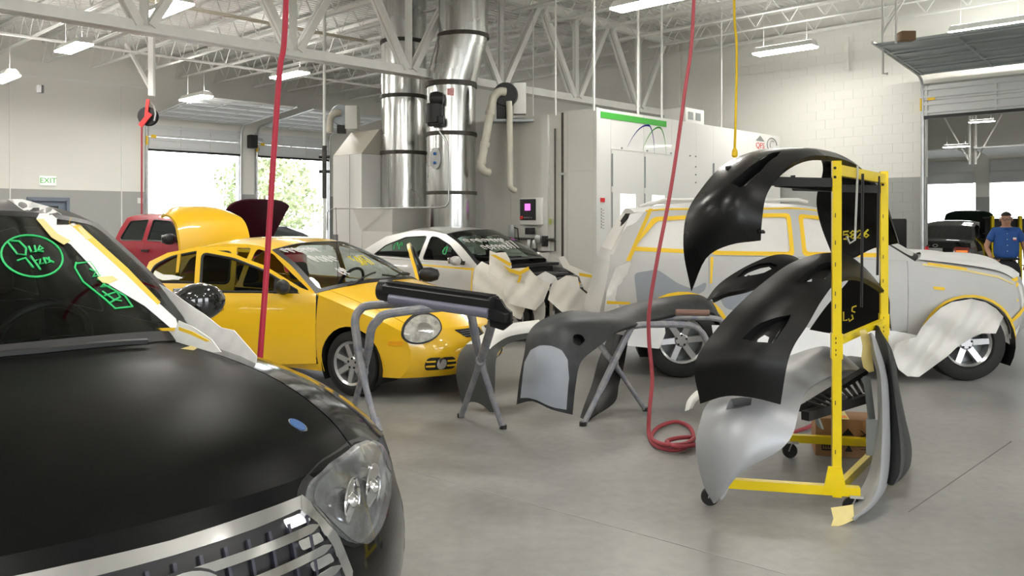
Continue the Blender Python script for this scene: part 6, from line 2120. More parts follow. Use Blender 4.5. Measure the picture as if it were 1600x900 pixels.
# ---- top black bumper cover
rowsA = [
 [(1080, 455, 4.62), (1103, 404, 4.52), (1140, 383, 4.46), (1188, 376, 4.44)],
 [(1068, 392, 4.62), (1100, 360, 4.50), (1142, 345, 4.42), (1190, 345, 4.42)],
 [(1072, 338, 4.66), (1105, 315, 4.52), (1148, 300, 4.44), (1196, 308, 4.45)],
 [(1092, 300, 4.74), (1130, 278, 4.60), (1172, 268, 4.52), (1212, 280, 4.52)],
 [(1130, 258, 4.88), (1165, 246, 4.76), (1202, 245, 4.68), (1236, 256, 4.66)],
 [(1180, 236, 5.10), (1212, 232, 4.98), (1244, 233, 4.90), (1268, 243, 4.86)],
 [(1232, 231, 5.40), (1262, 231, 5.30), (1288, 235, 5.20), (1306, 246, 5.15)],
 [(1275, 240, 5.70), (1300, 240, 5.60), (1322, 246, 5.50), (1338, 258, 5.42)],
 [(1286, 265, 5.95), (1315, 262, 5.85), (1342, 266, 5.75), (1362, 278, 5.65)],
 [(1276, 310, 6.05), (1315, 305, 5.95), (1350, 305, 5.85), (1382, 310, 5.75)],
 [(1282, 350, 6.05), (1320, 348, 5.98), (1358, 345, 5.90), (1394, 345, 5.80)],
 [(1300, 398, 6.00), (1328, 405, 5.95), (1365, 388, 5.90), (1404, 380, 5.82)]]
tA = bumper('bumper_cover', 'glossy black bumper cover arched over the top of the yellow rack', rowsA, M_BLACKSATIN,
            [([(1141, 287), (1155, 293), (1166, 290), (1188, 268), (1214, 244), (1221, 237), (1206, 239), (1180, 255), (1160, 270)], [(1151, 288), (1163, 289), (1166, 284), (1158, 283)], .07)])
uvn = tA[1]
MB().lathe([(.018, -.01), (.02, 0), (.012, .01)], 10, Matrix.Translation(P(1190, 362, 4.42) - tA[2])).build('mounting_tab', M_BLACKMATT, tA[0])
free_sheet('number_marking', [], None, None) if False else None
# yellow marker numbers on the far wing, facing the camera
num = MB()
for ln in digits('5826', 0, 0, 1, 1):
    pts = [P(1318 + a * 10.5, 374 - b * 12 - a * .9, 5.72) for a, b in ln]
    num.tube([p - tA[2] for p in pts], .006, 4)
num.build('marker_number', M_MARKY, tA[0])
# support beam under the arch
MB().bar(P(1212, 284, 4.82) - tA[2], P(1312, 292, 4.66) - tA[2], .05, .06).build('inner_beam', M_BLACKMATT, tA[0], False)
# ---- middle black bumper cover
rowsB = [
 [(1094, 631, 4.50), (1135, 619, 4.40), (1178, 622, 4.34), (1219, 632, 4.34)],
 [(1086, 567, 4.50), (1132, 562, 4.38), (1180, 565, 4.30), (1229, 572, 4.32)],
 [(1122, 511, 4.58), (1160, 512, 4.46), (1198, 522, 4.38), (1240, 540, 4.38)],
 [(1158, 472, 4.70), (1192, 474, 4.58), (1228, 486, 4.50), (1262, 506, 4.50)],
 [(1197, 438, 4.88), (1228, 442, 4.76), (1258, 454, 4.68), (1284, 468, 4.66)],
 [(1240, 409, 5.10), (1266, 412, 4.98), (1290, 424, 4.90), (1308, 440, 4.88)],
 [(1290, 395, 5.40), (1308, 402, 5.30), (1326, 416, 5.20), (1340, 432, 5.15)],
 [(1330, 402, 5.65), (1345, 412, 5.55), (1358, 428, 5.48), (1368, 444, 5.42)],
 [(1330, 432, 5.85), (1356, 438, 5.75), (1374, 450, 5.68), (1388, 462, 5.60)],
 [(1290, 480, 5.98), (1325, 484, 5.90), (1358, 488, 5.82), (1390, 492, 5.72)],
 [(1265, 515, 6.05), (1310, 522, 5.95), (1352, 518, 5.87), (1392, 512, 5.78)]]
tB = bumper('bumper_cover', 'matt black bumper cover with fog lamp opening on the middle of the yellow rack', rowsB, M_BLACKMATT,
            [([(1160, 530), (1172, 516), (1188, 505), (1215, 496), (1236, 492), (1228, 508), (1218, 524), (1210, 536), (1185, 534)], [(1180, 531), (1184, 520), (1196, 514), (1208, 520), (1206, 530), (1198, 533)], .05),
             ([(1244, 440), (1262, 424), (1284, 412), (1306, 408), (1304, 420), (1290, 436), (1268, 440)], [(1257, 436), (1264, 427), (1272, 423), (1273, 436)], .05)])
num = MB()
for ln in [[(1338, 478), (1332, 480), (1331, 486), (1336, 488)], [(1326, 498), (1327, 502), (1333, 498), (1331, 492)], [(1318, 487), (1318, 501), (1324, 500)]]:
    num.tube([P(a, b, 5.70) - tB[2] for a, b in ln], .005, 4)
num.build('marker_letters', M_MARKY, tB[0])
# ---- silver bumper cover low on the rack
M_SILVPRIM = mat('silver_primer', (.40, .41, .43), .38, .25, noise=.12, nscale=3)
rowsC = [
 [(1115, 787, 4.52), (1118, 785, 4.48), (1121, 782, 4.46), (1124, 778, 4.44)],
 [(1099, 757, 4.55), (1118, 752, 4.45), (1140, 748, 4.40), (1160, 737, 4.40)],
 [(1087, 700, 4.58), (1120, 705, 4.45), (1165, 710, 4.38), (1214, 706, 4.40)],
 [(1095, 655, 4.65), (1130, 655, 4.50), (1180, 665, 4.42), (1238, 678, 4.42)],
 [(1108, 628, 4.75), (1150, 620, 4.60), (1200, 628, 4.50), (1248, 640, 4.50)],
 [(1150, 598, 4.95), (1190, 592, 4.80), (1228, 600, 4.70), (1260, 610, 4.65)],
 [(1205, 568, 5.20), (1240, 566, 5.05), (1270, 575, 4.95), (1290, 590, 4.90)],
 [(1262, 546, 5.50), (1285, 548, 5.35), (1305, 562, 5.25), (1320, 578, 5.20)],
 [(1295, 542, 5.75), (1315, 552, 5.65), (1332, 566, 5.55), (1345, 580, 5.50)],
 [(1310, 562, 5.95), (1330, 568, 5.85), (1345, 580, 5.75), (1356, 592, 5.68)]]
tC = bumper('bumper_cover', 'silver-grey bumper cover hanging lowest on the yellow rack, pointed tip down', rowsC, M_SILVPRIM,
            [([(1134, 640), (1142, 624), (1160, 621), (1176, 622), (1172, 632), (1158, 638)], None, .05)], liner_m=M_SILVPRIM, lip=.012)
# black grille insert at its inner edge
gi = thing('grille_insert', 'black slatted grille insert hooked below the silver bumper cover', 'grille', P(1300, 640, 4.9))
gO = P(1300, 640, 4.9)
for k in range(9):
    a = k / 8
    p = P(lerp(1262, 1338, a), lerp(628, 585, a), lerp(4.75, 5.2, a)); q = P(lerp(1290, 1352, a), lerp(636, 612, a), lerp(4.6, 5.0, a))
    MB().bar(p - gO, q - gO, .02, .012).build('slat', M_BLACK, gi, False)
MB().bar(P(1254, 640, 4.75) - gO, P(1350, 580, 5.2) - gO, .05, .03).bar(P(1258, 650, 4.6) - gO, P(1352, 622, 4.95) - gO, .05, .05).bar(P(1300, 612, 4.85) - gO, P(1318, 622, 4.75) - gO, .03).build('frame', M_BLACK, gi, False)
MB().bar(P(1275, 650, 4.7) - gO, P(1282, 668, 4.7) - gO, .08, .01).build('bracket', M_GREYMETAL, gi, False)
# ---- light grey cover hanging on end at the right post
rowsD = [
 [(1356, 522, 4.85), (1362, 520, 4.75), (1368, 528, 5.05)],
 [(1361, 553, 4.85), (1369, 552, 4.72), (1378, 556, 5.10)],
 [(1369, 580, 4.85), (1377, 585, 4.70), (1388, 590, 5.15)],
 [(1371, 617, 4.82), (1380, 622, 4.68), (1392, 625, 5.15)],
 [(1371, 661, 4.80), (1381, 665, 4.65), (1394, 665, 5.15)],
 [(1366, 700, 4.76), (1380, 705, 4.60), (1394, 705, 5.10)],
 [(1356, 742, 4.70), (1377, 755, 4.55), (1390, 745, 5.05)],
 [(1340, 772, 4.62), (1362, 790, 4.48), (1378, 775, 4.95)],
 [(1332, 783, 4.58), (1334, 813, 4.42), (1345, 806, 4.85)]]
tD = bumper('bumper_cover', 'pale grey bumper cover hanging upright on end beside the rack post', rowsD, M_SILVPRIM, lip=.02)
free_sheet('masking_paper', [(1298, 793), (1322, 790), (1333, 788), (1334, 812), (1316, 820), (1297, 825), (1302, 810)], lambda u, v: P(u, v, 4.42 + fold(u, v, .3)) - tD[2], M_TAPEPALE, None, 5).parent = tD[0]
free_sheet('masking_paper', [(1343, 516), (1352, 515), (1358, 524), (1362, 552), (1366, 580), (1358, 582), (1349, 574), (1346, 560), (1348, 540)], lambda u, v: P(u, v, 4.8 + fold(u, v, .3)) - tD[2], M_TAPEPALE, None, 5).parent = tD[0]
MB().bar(P(1354, 588, 4.86) - tD[2], P(1362, 655, 4.82) - tD[2], .045, .01).bar(P(1362, 655, 4.82) - tD[2], P(1362, 712, 4.78) - tD[2], .06, .01).build('inner_bracket', M_GREYMETAL, tD[0], False)
# ---- dark raw cover at the far right of the rack
rowsE = [
 [(1368, 508, 5.30), (1372, 510, 5.22), (1377, 518, 5.20), (1380, 530, 5.35)],
 [(1368, 540, 5.28), (1380, 540, 5.12), (1392, 545, 5.10), (1398, 560, 5.40)],
 [(1378, 585, 5.25), (1388, 585, 5.08), (1398, 588, 5.05), (1404, 600, 5.40)],
 [(1382, 640, 5.20), (1394, 642, 5.02), (1408, 645, 5.00), (1414, 650, 5.40)],
 [(1380, 700, 5.12), (1398, 704, 4.95), (1416, 702, 4.95), (1424, 695, 5.35)],
 [(1378, 735, 5.05), (1396, 740, 4.90), (1414, 736, 4.90), (1423, 725, 5.30)],
 [(1380, 746, 5.02), (1390, 758, 4.88), (1404, 752, 4.88), (1416, 740, 5.28)]]
bumper('bumper_cover', 'dark raw plastic bumper cover hanging upright outermost at right of the rack', rowsE, mat('raw_dark_plastic', (.035, .037, .036), .6, noise=.3, nscale=5), lip=.02)
# ---- small black cover behind
rowsF = [
 [(1104, 468, 5.55), (1108, 468, 5.52), (1112, 466, 5.50)],
 [(1120, 447, 5.58), (1130, 452, 5.50), (1142, 456, 5.46)],
 [(1145, 428, 5.65), (1158, 440, 5.56), (1172, 450, 5.52)],
 [(1178, 410, 5.78), (1190, 424, 5.70), (1204, 438, 5.66)],
 [(1212, 398, 5.95), (1222, 410, 5.88), (1232, 424, 5.84)],
 [(1240, 400, 6.10), (1248, 408, 6.04), (1256, 420, 6.00)],
 [(1262, 415, 6.20), (1268, 422, 6.16), (1272, 432, 6.12)]]
bumper('bumper_cover', 'small black bumper cover with torn slot behind the middle rack bumper', rowsF, M_BLACKMATT, lip=.03,
       pockets=[([(1150, 433), (1166, 420), (1186, 412), (1204, 410), (1215, 414), (1205, 424), (1185, 428), (1165, 432)], [(1156, 431), (1170, 422), (1190, 415), (1204, 413), (1208, 417), (1196, 423), (1172, 428)], .02)])
rowsG = [[(1070, 642, 5.3), (1076, 640, 5.25), (1082, 638, 5.3)], [(1074, 626, 5.4), (1082, 624, 5.33), (1090, 624, 5.35)], [(1086, 612, 5.55), (1094, 612, 5.48), (1102, 614, 5.48)], [(1104, 602, 5.7), (1112, 604, 5.64), (1120, 608, 5.62)]]
bumper('bumper_cover', 'white bumper cover end peeping out left of the middle black cover', rowsG, M_WHITE, lip=.01)

# ---- stands
ST = []
def stand(name, label, paths, legs):
    t = thing(name, label, 'trestle', (paths[0][0].x, paths[0][0].y, 0))
    O = Vector((paths[0][0].x, paths[0][0].y, 0))
    for pth, (r0, r1) in zip(paths, legs):
        c = cat1([tuple(p) for p in pth], 5)
        n = len(c)
        MB().tube([Vector(p) - O for p in c], .03, 10, rad=[r0 if 4 < i < n - 5 else r1 for i in range(n)]).build('tube_frame', M_STAND, t)
        for p in (pth[0], pth[-1]):
            if p.z < .05:
                MB().tube([p - O, p - O + Vector((0, 0, .03))], .03, 10).build('foot', M_BLACK, t)
    return t, O
F1 = [G(548, 654), P(567, 582, 6.42), P(576, 543, 6.15), P(580, 515, 6.05), P(590, 501, 6.02), P(608, 490, 6.0), P(690, 480, 6.0), P(735, 479, 5.95), P(762, 486, 5.92), P(769, 502, 5.95), P(751, 563, 6.38), G(720, 652)]
F2 = [G(597, 702), P(567, 585, 6.18), P(557, 524, 6.3), P(555, 500, 6.35), P(562, 485, 6.38), P(580, 477, 6.4), P(657, 474, 6.4), P(718, 475, 6.4), P(732, 481, 6.38), P(738, 500, 6.35), P(751, 563, 6.43), G(786, 670)]
tS, OS = stand('trestle_stand', 'blue-grey tube trestle in front of the yellow sedan', [F1, F2], [(.033, .024), (.033, .024)])
for p in (P(567, 583, 6.28), P(751, 563, 6.4)):
    MB().lathe([(.03, -.05), (.04, -.03), (.04, .03), (.03, .05)], 10, Matrix.Translation(p - OS) @ Matrix.Rotation(1.57, 4, 'X')).build('pivot', M_STAND, tS)
MB().tube([P(585, 655, 6.0) - OS, P(590, 676, 5.95) - OS], .038, 10).build('leg_collar', M_STAND, tS)
F3 = [G(911, 665), P(940, 606, 6.75), P(962, 560, 6.88), P(983, 518, 7.0), P(992, 509, 7.04), P(1030, 507, 7.12), P(1075, 508, 7.2), P(1094, 517, 7.22), P(1108, 540, 7.2), G(1160, 640)]
F4 = [G(1009, 642), P(962, 572, 6.98), P(944, 548, 7.15), P(936, 530, 7.25), P(945, 512, 7.3), P(985, 502, 7.35), P(1050, 497, 7.45), P(1112, 497, 7.5), P(1130, 505, 7.5), P(1135, 530, 7.4), G(1120, 655)]
tT, OT = stand('trestle_stand', 'blue-grey tube trestle under the long dark bumper cover', [F3, F4], [(.028, .022), (.026, .02)])
MB().lathe([(.03, -.05), (.036, 0), (.03, .05)], 10, Matrix.Translation(P(960, 566, 6.93) - OT) @ Matrix.Rotation(1.57, 4, 'X')).build('pivot', M_STAND, tT)
MB().tube([P(1056, 488, 7.3) - OT, P(1108, 489, 7.3) - OT], .028, 10).build('padding', mat('rusty_tube', (.22, .13, .10), .6), tT)

# ---- black step bar lying on the left trestle
A0, A1 = P(606, 458, 6.22), P(772, 482, 5.86)
sb = thing('step_bar', 'black and lavender-grey side step bar lying on the left trestle', 'car part', A0)
ax = (A1 - A0)
L_ = ax.length
Ms = frame(Vector((0, 0, 0)), ax.normalized(), Vector((0, 0, 1)))   # x along, y up, z to camera-ish
prof_t = [(-.085, .02), (-.085, .065), (-.05, .085), (.05, .085), (.085, .06), (.085, .01), (.04, -.005), (-.04, -.005)]
def extr(pf_, x0, x1):
    mb = MB()
    n = len(pf_)
    for x in (x0, x1):
        for zc, yc in pf_:
            mb.v.append(Ms @ Vector((x, yc, zc)))
    mb.f = [tuple(range(n - 1, -1, -1)), tuple(range(n, 2 * n))] + [(i, (i + 1) % n, n + (i + 1) % n, n + i) for i in range(n)]
    return mb
extr(prof_t, 0, L_).build('tread', M_BLACK, sb, False)
for k in range(5):
    zc = -.06 + .03 * k
    extr([(zc - .006, .08), (zc - .006, .092), (zc + .006, .092), (zc + .006, .08)], .02, L_ - .02).build('tread_rib', M_BLACK, sb, False)
MB().tube([Ms @ Vector((.06, -.025, .055)), Ms @ Vector((L_ - .01, -.025, .055))], .042, 16).build('tube', mat('lavender_metal', (.22, .22, .29), .35, .3), sb)
MB().lathe([(.02, -.06), (.07, -.05), (.085, 0), (.08, .06)], 18, Ms @ Matrix.Rotation(-math.pi / 2, 4, 'Y') @ Matrix.Translation((0, .02, 0))).build('end_cap', M_BLACK, sb)
br = MB().prism([(0, -.10), (.10, -.115), (.16, -.06), (.15, .02), (.10, .05), (.06, .10), (.0, .10), (-.03, .04)], Ms @ Matrix.Translation((L_ - .02, -.03, -.03)), .03)
br.prism([(-.02, -.05), (.12, -.06), (.12, .0), (-.02, .02)], Ms @ Matrix.Translation((L_, -.02, .0)), .07)
br.build('bracket', M_BLACK, sb, False)

# ---- bumper covers on the trestles
M_DKBUMP = mat('sanded_dark_bumper', (.020, .022, .024), .5, noise=.6, nscale=5, col2=(.045, .048, .052))
rowsH = [
 [(807, 632, 6.62), (832, 627, 6.50), (862, 640, 6.45), (894, 648, 6.45)],
 [(812, 590, 6.60), (838, 585, 6.46), (868, 590, 6.40), (899, 602, 6.42)],
 [(819, 553, 6.62), (846, 546, 6.48), (876, 550, 6.42), (907, 566, 6.44)],
 [(826, 520, 6.70), (855, 514, 6.55), (885, 520, 6.50), (928, 546, 6.52)],
 [(848, 499, 6.82), (880, 496, 6.70), (912, 505, 6.64), (946, 532, 6.64)],
 [(893, 485, 7.00), (915, 494, 6.88), (942, 500, 6.82), (966, 516, 6.80)],
 [(940, 488, 7.25), (958, 492, 7.12), (978, 498, 7.05), (996, 506, 7.02)],
 [(985, 475, 7.50), (1000, 480, 7.38), (1012, 488, 7.30), (1028, 497, 7.28)],
 [(1040, 464, 7.75), (1052, 470, 7.62), (1060, 478, 7.55), (1070, 489, 7.50)],
 [(1088, 460, 7.95), (1098, 466, 7.85), (1104, 474, 7.78), (1110, 487, 7.75)],
 [(1112, 470, 8.05), (1118, 480, 7.95), (1122, 490, 7.90), (1124, 500, 7.88)]]
tH = bumper('bumper_cover', 'long dark bumper cover with pale sanded patch lying across the trestles', rowsH, M_DKBUMP,
            [(ellipse(904, 531, 9, 9, 14), None, .05)])
patch_on(*tH, 'primer_patch', [(813, 622), (816, 596), (820, 566), (829, 547), (843, 540), (862, 541), (878, 548), (887, 562), (889, 590), (885, 640), (868, 637), (850, 631), (832, 624)], mat('pale_filler', (.40, .43, .48), .6, noise=.1, nscale=6))
rowsI = [
 [(953, 520, 7.35), (966, 522, 7.25), (982, 526, 7.2)],
 [(936, 560, 7.25), (955, 565, 7.1), (975, 570, 7.05)],
 [(925, 600, 7.1), (948, 605, 6.98), (967, 600, 6.95)],
 [(912, 635, 6.95), (934, 636, 6.85), (960, 628, 6.85)],
 [(903, 664, 6.78), (914, 662, 6.7), (924, 652, 6.75)]]
fnI = net_fn(rows_px(rowsI))
vs, fs = patch2d([(0, 0), (US, 0), (US, 1), (0, 1)], [], .12)
V = [fnI(u / US, v) - tH[2] for u, v in vs]
V, fs = thicken(V, fs, .006)
mesh_obj('far_wing', V, fs, M_BLACKMATT, tH[0], True, 45)
V = [fnI(u / US, v) + Vector((.0, .05, .0)) - tH[2] for u, v in vs]
rowsJ = [
 [(723, 634, 7.20), (738, 628, 7.10), (755, 634, 7.05), (772, 651, 7.05)],
 [(713, 585, 7.20), (735, 583, 7.08), (755, 585, 7.00), (773, 597, 7.02)],
 [(721, 547, 7.30), (742, 545, 7.15), (758, 550, 7.10), (775, 560, 7.10)],
 [(752, 524, 7.50), (765, 526, 7.35), (775, 533, 7.30), (783, 545, 7.30)],
 [(790, 508, 7.80), (796, 514, 7.65), (800, 522, 7.60), (804, 532, 7.58)],
 [(842, 500, 8.10), (846, 507, 7.95), (850, 515, 7.90), (852, 524, 7.88)]]
M_RAWGREY = mat('raw_grey_plastic', (.075, .078, .075), .55, noise=.25, nscale=4)
tJ = bumper('bumper_cover', 'grey bumper cover with white top edge hung on the left trestle', rowsJ, M_RAWGREY)
fnJ = tJ[1]
gJ = MB().grid(lambda a, b: fnJ(a, b) + tJ[3](a, b) * tJ[4] * .004 - tJ[2], 30, 6, .46, 1.0, 0, .75)
if (gJ.v[8] - gJ.v[0]).cross(gJ.v[1] - gJ.v[0]).dot(Vector((0, -1, .5))) < 0:
    gJ.f = [tuple(reversed(f)) for f in gJ.f]
V, F = thicken(gJ.v, gJ.f, .003)
mesh_obj('white_crown', V, F, M_WHITE, tJ[0], True, 45)

# ================================================================== HOSES, CORD, CARTON
def hose(name, label, pts, r, m, cat='hose', n=10, k=6):
    return tag(MB().tube([Vector(p) for p in cat1([tuple(q) for q in pts], k)], r, n).build(name, m), label, cat)
h0 = P(447, 0, 6.2)
hose('air_hose', 'bright red air hose hanging at left in front of the yellow sedan', [Vector((h0.x + .06, h0.y, 6.1)), P(447, 0, 6.2), P(437, 110, 6.15), P(427, 250, 6.1), P(416, 430, 6.05), P(406, 565, 6.0), Vector((P(400, 640, 6.0).x, 6.0, .02))], .021, M_HOSE)
coil = [Vector((P(1084, 0, 7.2).x + .05, 7.3, 6.1)), P(1084, 0, 7.2), P(1069, 150, 7.0), P(1049, 290, 6.8), P(1027, 405, 6.65), P(1015, 480, 6.55), P(1014, 530, 6.5), P(1019, 590, 6.4), P(1015, 640, 6.3)]
zf = .022
def gz(px, py, z=zf):
    Y = FPX * (CAM_H - z) / (py - HOR)
    return Vector(((px - 800) / FPX * Y, Y, z))
coil += [gz(1014, 678), gz(1026, 697), gz(1060, 703), gz(1082, 688), gz(1078, 668), gz(1055, 659), gz(1028, 668), gz(1018, 684), gz(1036, 694, .06), gz(1068, 694, .06), gz(1084, 684, .03), gz(1062, 684, .06), gz(1042, 690, .06), gz(1060, 698, .06), gz(1100, 694), gz(1180, 690), gz(1250, 672), gz(1290, 655)]
hose('air_hose', 'dull red air hose hanging from the ceiling and coiled on the floor', coil, .0155, M_HOSEDK, k=8)
yc = [Vector((P(1147, 0, 9).x, 9.0, 6.1)), P(1147, 0, 9), P(1151, 70, 9), P(1150, 160, 9), P(1148, 236, 9)]
yo = thing('power_cord', 'yellow power cord with plug hanging before the white booth', 'cord', yc[-1])
MB().tube([Vector(p) - yc[-1] for p in cat1([tuple(q) for q in yc], 5)], .014, 8).build('cable', M_YCORD, yo)
MB().lathe([(.015, .03), (.03, .0), (.034, -.05), (.02, -.07)], 12).build('plug', M_YCORD, yo)
cb = G(1322, 714)
ct = thing('carton', 'brown cardboard carton on the floor behind the yellow rack', 'box', cb + Vector((.02, .12, 0)), math.radians(-14))
MB().cbox(-.19, .19, -.13, .13, 0, .26, .004).build('carton_body', M_CARD, ct)
MB().box(-.03, .03, -.132, .132, .258, .262).build('packing_tape', M_TAPEPALE, ct, False)
MB().box(-.05, .02, -.1, -.03, .261, .264).build('orange_label', mat('orange_label', (.9, .25, .02), .5), ct, False)
mk = MB()
mk.add([(-.02, -.132, .15), (.06, -.132, .15), (.02, -.132, .20)], [(0, 1, 2)]).build('arrow_print', M_BLACK, ct, False)
mk = MB().box(-.15, -.145, -.132, -.13, .05, .12)
for k in range(4):
    mk.box(-.15 + .016 * k, -.142 + .016 * k, -.133, -.13, .06, .13)
mk.box(-.15, -.08, -.133, -.13, .04, .05)
mk.build('bar_print', M_BLACK, ct, False)['kind'] = 'stuff'
mk = MB().add([(0.0, -.132, .04), (.05, -.132, .04), (.025, -.132, .09)], [(0, 1, 2)])
mk.build('arrow_print', M_BLACK, ct, False)
mk = MB().bar((.09, -.133, .14), (.17, -.133, .18), .006).bar((.10, -.133, .19), (.15, -.133, .15), .006).bar((.08, -.133, .08), (.17, -.133, .08), .004).bar((.10, -.133, .06), (.16, -.133, .06), .004)
mk.build('hand_print', M_BLACK, ct, False)['kind'] = 'stuff'
# little bits on the floor
# ================================================================== PERSON
def skin_mesh(name, verts, edges, radii, m, parent, root=0, sub=2):
    me = bpy.data.meshes.new(name)
    me.from_pydata([tuple(v) for v in verts], edges, [])
    o = bpy.data.objects.new(name, me)
    COL.objects.link(o)
    md = o.modifiers.new('skin', 'SKIN')
    md.use_smooth_shade = True
    sv_ = me.skin_vertices[0].data
    for i, r in enumerate(radii):
        sv_[i].radius = r if isinstance(r, tuple) else (r, r)
        sv_[i].use_root = (i == root)
    s2 = o.modifiers.new('sub', 'SUBSURF')
    s2.levels = sub
    s2.render_levels = sub
    dg = bpy.context.evaluated_depsgraph_get()
    me2 = bpy.data.meshes.new_from_object(o.evaluated_get(dg))
    COL.objects.unlink(o)
    bpy.data.objects.remove(o)
    me2.materials.clear()
    me2.materials.append(m)
    me2.shade_smooth()
    me2.name = name
    o = bpy.data.objects.new(name, me2)
    return link(o, parent)
M_SKIN = mat('skin', (.42, .22, .14), .5)
M_SHIRT = mat('blue_shirt', (.02, .085, .30), .75, noise=.15, nscale=12)
M_TROUSER = mat('black_trousers', (.012, .012, .014), .8)
M_HAIR = mat('dark_hair', (.015, .011, .009), .6)
YM = 14.4
pm = thing('person', 'man in a blue short-sleeved shirt and black trousers standing by the roller door', 'person', ((1572 - 800) / FPX * YM, YM, 0), math.radians(-24))
# local: faces -y, image left is -x
bv_ = [(0, 0, .98), (0, 0, 1.15), (0, .0, 1.32), (0, .01, 1.46), (0, .0, 1.53), (0, -.015, 1.60), (0, -.02, 1.68), (0, -.01, 1.75),   # 0-7 pelvis to crown
       (-.20, .01, 1.44), (-.30, .02, 1.16), (-.24, -.16, .98),                                                     # 8-10 right arm (image left), hand at waist
       (.20, .01, 1.44), (.29, .02, 1.15), (.28, -.10, .90),                                                       # 11-13 left arm
       (-.10, 0, .90), (-.12, -.02, .50), (-.13, .03, .09), (-.14, -.10, .04),                                       # right leg
       (.10, 0, .90), (.12, -.02, .50), (.13, .03, .09), (.14, -.10, .04)]
be = [(0, 1), (1, 2), (2, 3), (3, 4), (4, 5), (5, 6), (6, 7), (3, 8), (8, 9), (9, 10), (3, 11), (11, 12), (12, 13), (0, 14), (14, 15), (15, 16), (16, 17), (0, 18), (18, 19), (19, 20), (20, 21)]
brd = [(.11, .08), (.12, .09), (.13, .09), (.10, .075), (.058, .058), (.082, .095), (.094, .106), (.062, .076), .055, .048, .032, .055, .048, .032, .065, .05, .035, .035, .065, .05, .035, .035]
body = skin_mesh('body', bv_, be, brd, M_SKIN, pm)
def hand(base, direction, side, nm):
    """palm with five bent fingers"""
    b = Vector(base); d = Vector(direction).normalized()
    s = Vector((side, 0, 0)); s = (s - d * s.dot(d)).normalized()
    nrm = d.cross(s) * side
    vs = [b, b + d * .05, b + d * .09]
    ed = [(0, 1), (1, 2)]
    rd_h = [.026, (.038, .018), (.036, .016)]
    for k, (o, l) in enumerate(((-.03, .075), (-.01, .085), (.012, .08), (.03, .06))):
        i = len(vs)
        vs += [b + d * .10 + s * o, b + d * (.10 + l * .45) + s * o + nrm * .012, b + d * (.10 + l * .75) + s * o + nrm * .035]
        ed += [(2, i), (i, i + 1), (i + 1, i + 2)]
        rd_h += [.010, .0095, .008]
    i = len(vs)
    vs += [b + d * .04 - s * .045, b + d * .08 - s * .062 + nrm * .015, b + d * .105 - s * .06 + nrm * .03]
    ed += [(1, i), (i, i + 1), (i + 1, i + 2)]
    rd_h += [.013, .011, .009]
    return skin_mesh('hand', vs, ed, rd_h, M_SKIN, pm, 0, 1)
hand((-.24, -.17, .975), (.55, -.55, -.35), 1, 'r')
hand((.28, -.11, .89), (-.15, -.4, -.8), -1, 'l')
# shirt: torso and short sleeves
sv2 = [(0, 0, .92), (0, -.01, 1.12), (0, -.005, 1.30), (0, .01, 1.44), (0, .005, 1.51), (-.165, .01, 1.44), (-.255, .015, 1.25), (.165, .01, 1.44), (.255, .015, 1.25)]
shirt = skin_mesh('shirt', sv2, [(0, 1), (1, 2), (2, 3), (3, 4), (3, 5), (5, 6), (3, 7), (7, 8)], [(.205, .155), (.215, .165), (.21, .15), (.155, .115), (.075, .075), .085, .08, .085, .08], M_SHIRT, pm)
for sd in (-1, 1):
    MB().prism([(0, 0), (.075, -.02), (.06, -.075), (.01, -.05)], frame(Vector((.0, -.105, 1.50)), Vector((sd, .25, -.05)), Vector((0, -.4, 1))), .012).build('collar', M_SHIRT, shirt, False)
for z in (1.40, 1.30, 1.20, 1.10):
    MB().lathe([(.007, 0), (.006, .004)], 8, Matrix.Translation((0, -.158 - .012 * (1.4 - z) * 2, z)) @ Matrix.Rotation(1.57, 4, 'X')).build('button', M_MARKW, shirt)
MB().box(.085, .135, -.158, -.15, 1.30, 1.335).build('chest_badge', M_MARKW, shirt, False)
MB().box(.085, .135, -.160, -.152, 1.285, 1.30).build('badge_stripe', M_PRINTRED, shirt, False)
tr = skin_mesh('trousers', [(0, 0, 1.05), (0, 0, .90), (-.11, 0, .84), (-.12, -.02, .50), (-.13, .03, .10), (.11, 0, .84), (.12, -.02, .50), (.13, .03, .10)],
               [(0, 1), (1, 2), (2, 3), (3, 4), (1, 5), (5, 6), (6, 7)], [(.22, .17), (.22, .17), .14, .105, .095, .14, .105, .095], M_TROUSER, pm)
for sd in (-1, 1):
    MB().lathe([(.02, 0), (.055, .01), (.05, .05), (.045, .1)], 14, Matrix.Translation((sd * .135, -.04, 0)) @ Matrix.Diagonal((1, 2.3, 1, 1))).build('shoe', M_BLACK, pm)
MB().tube([(.19 * math.cos(t), .145 * math.sin(t), .965) for t in np.linspace(0, 6.283, 24)[:-1]], .02, 6, closed=True).build('belt', M_BLACK, pm)
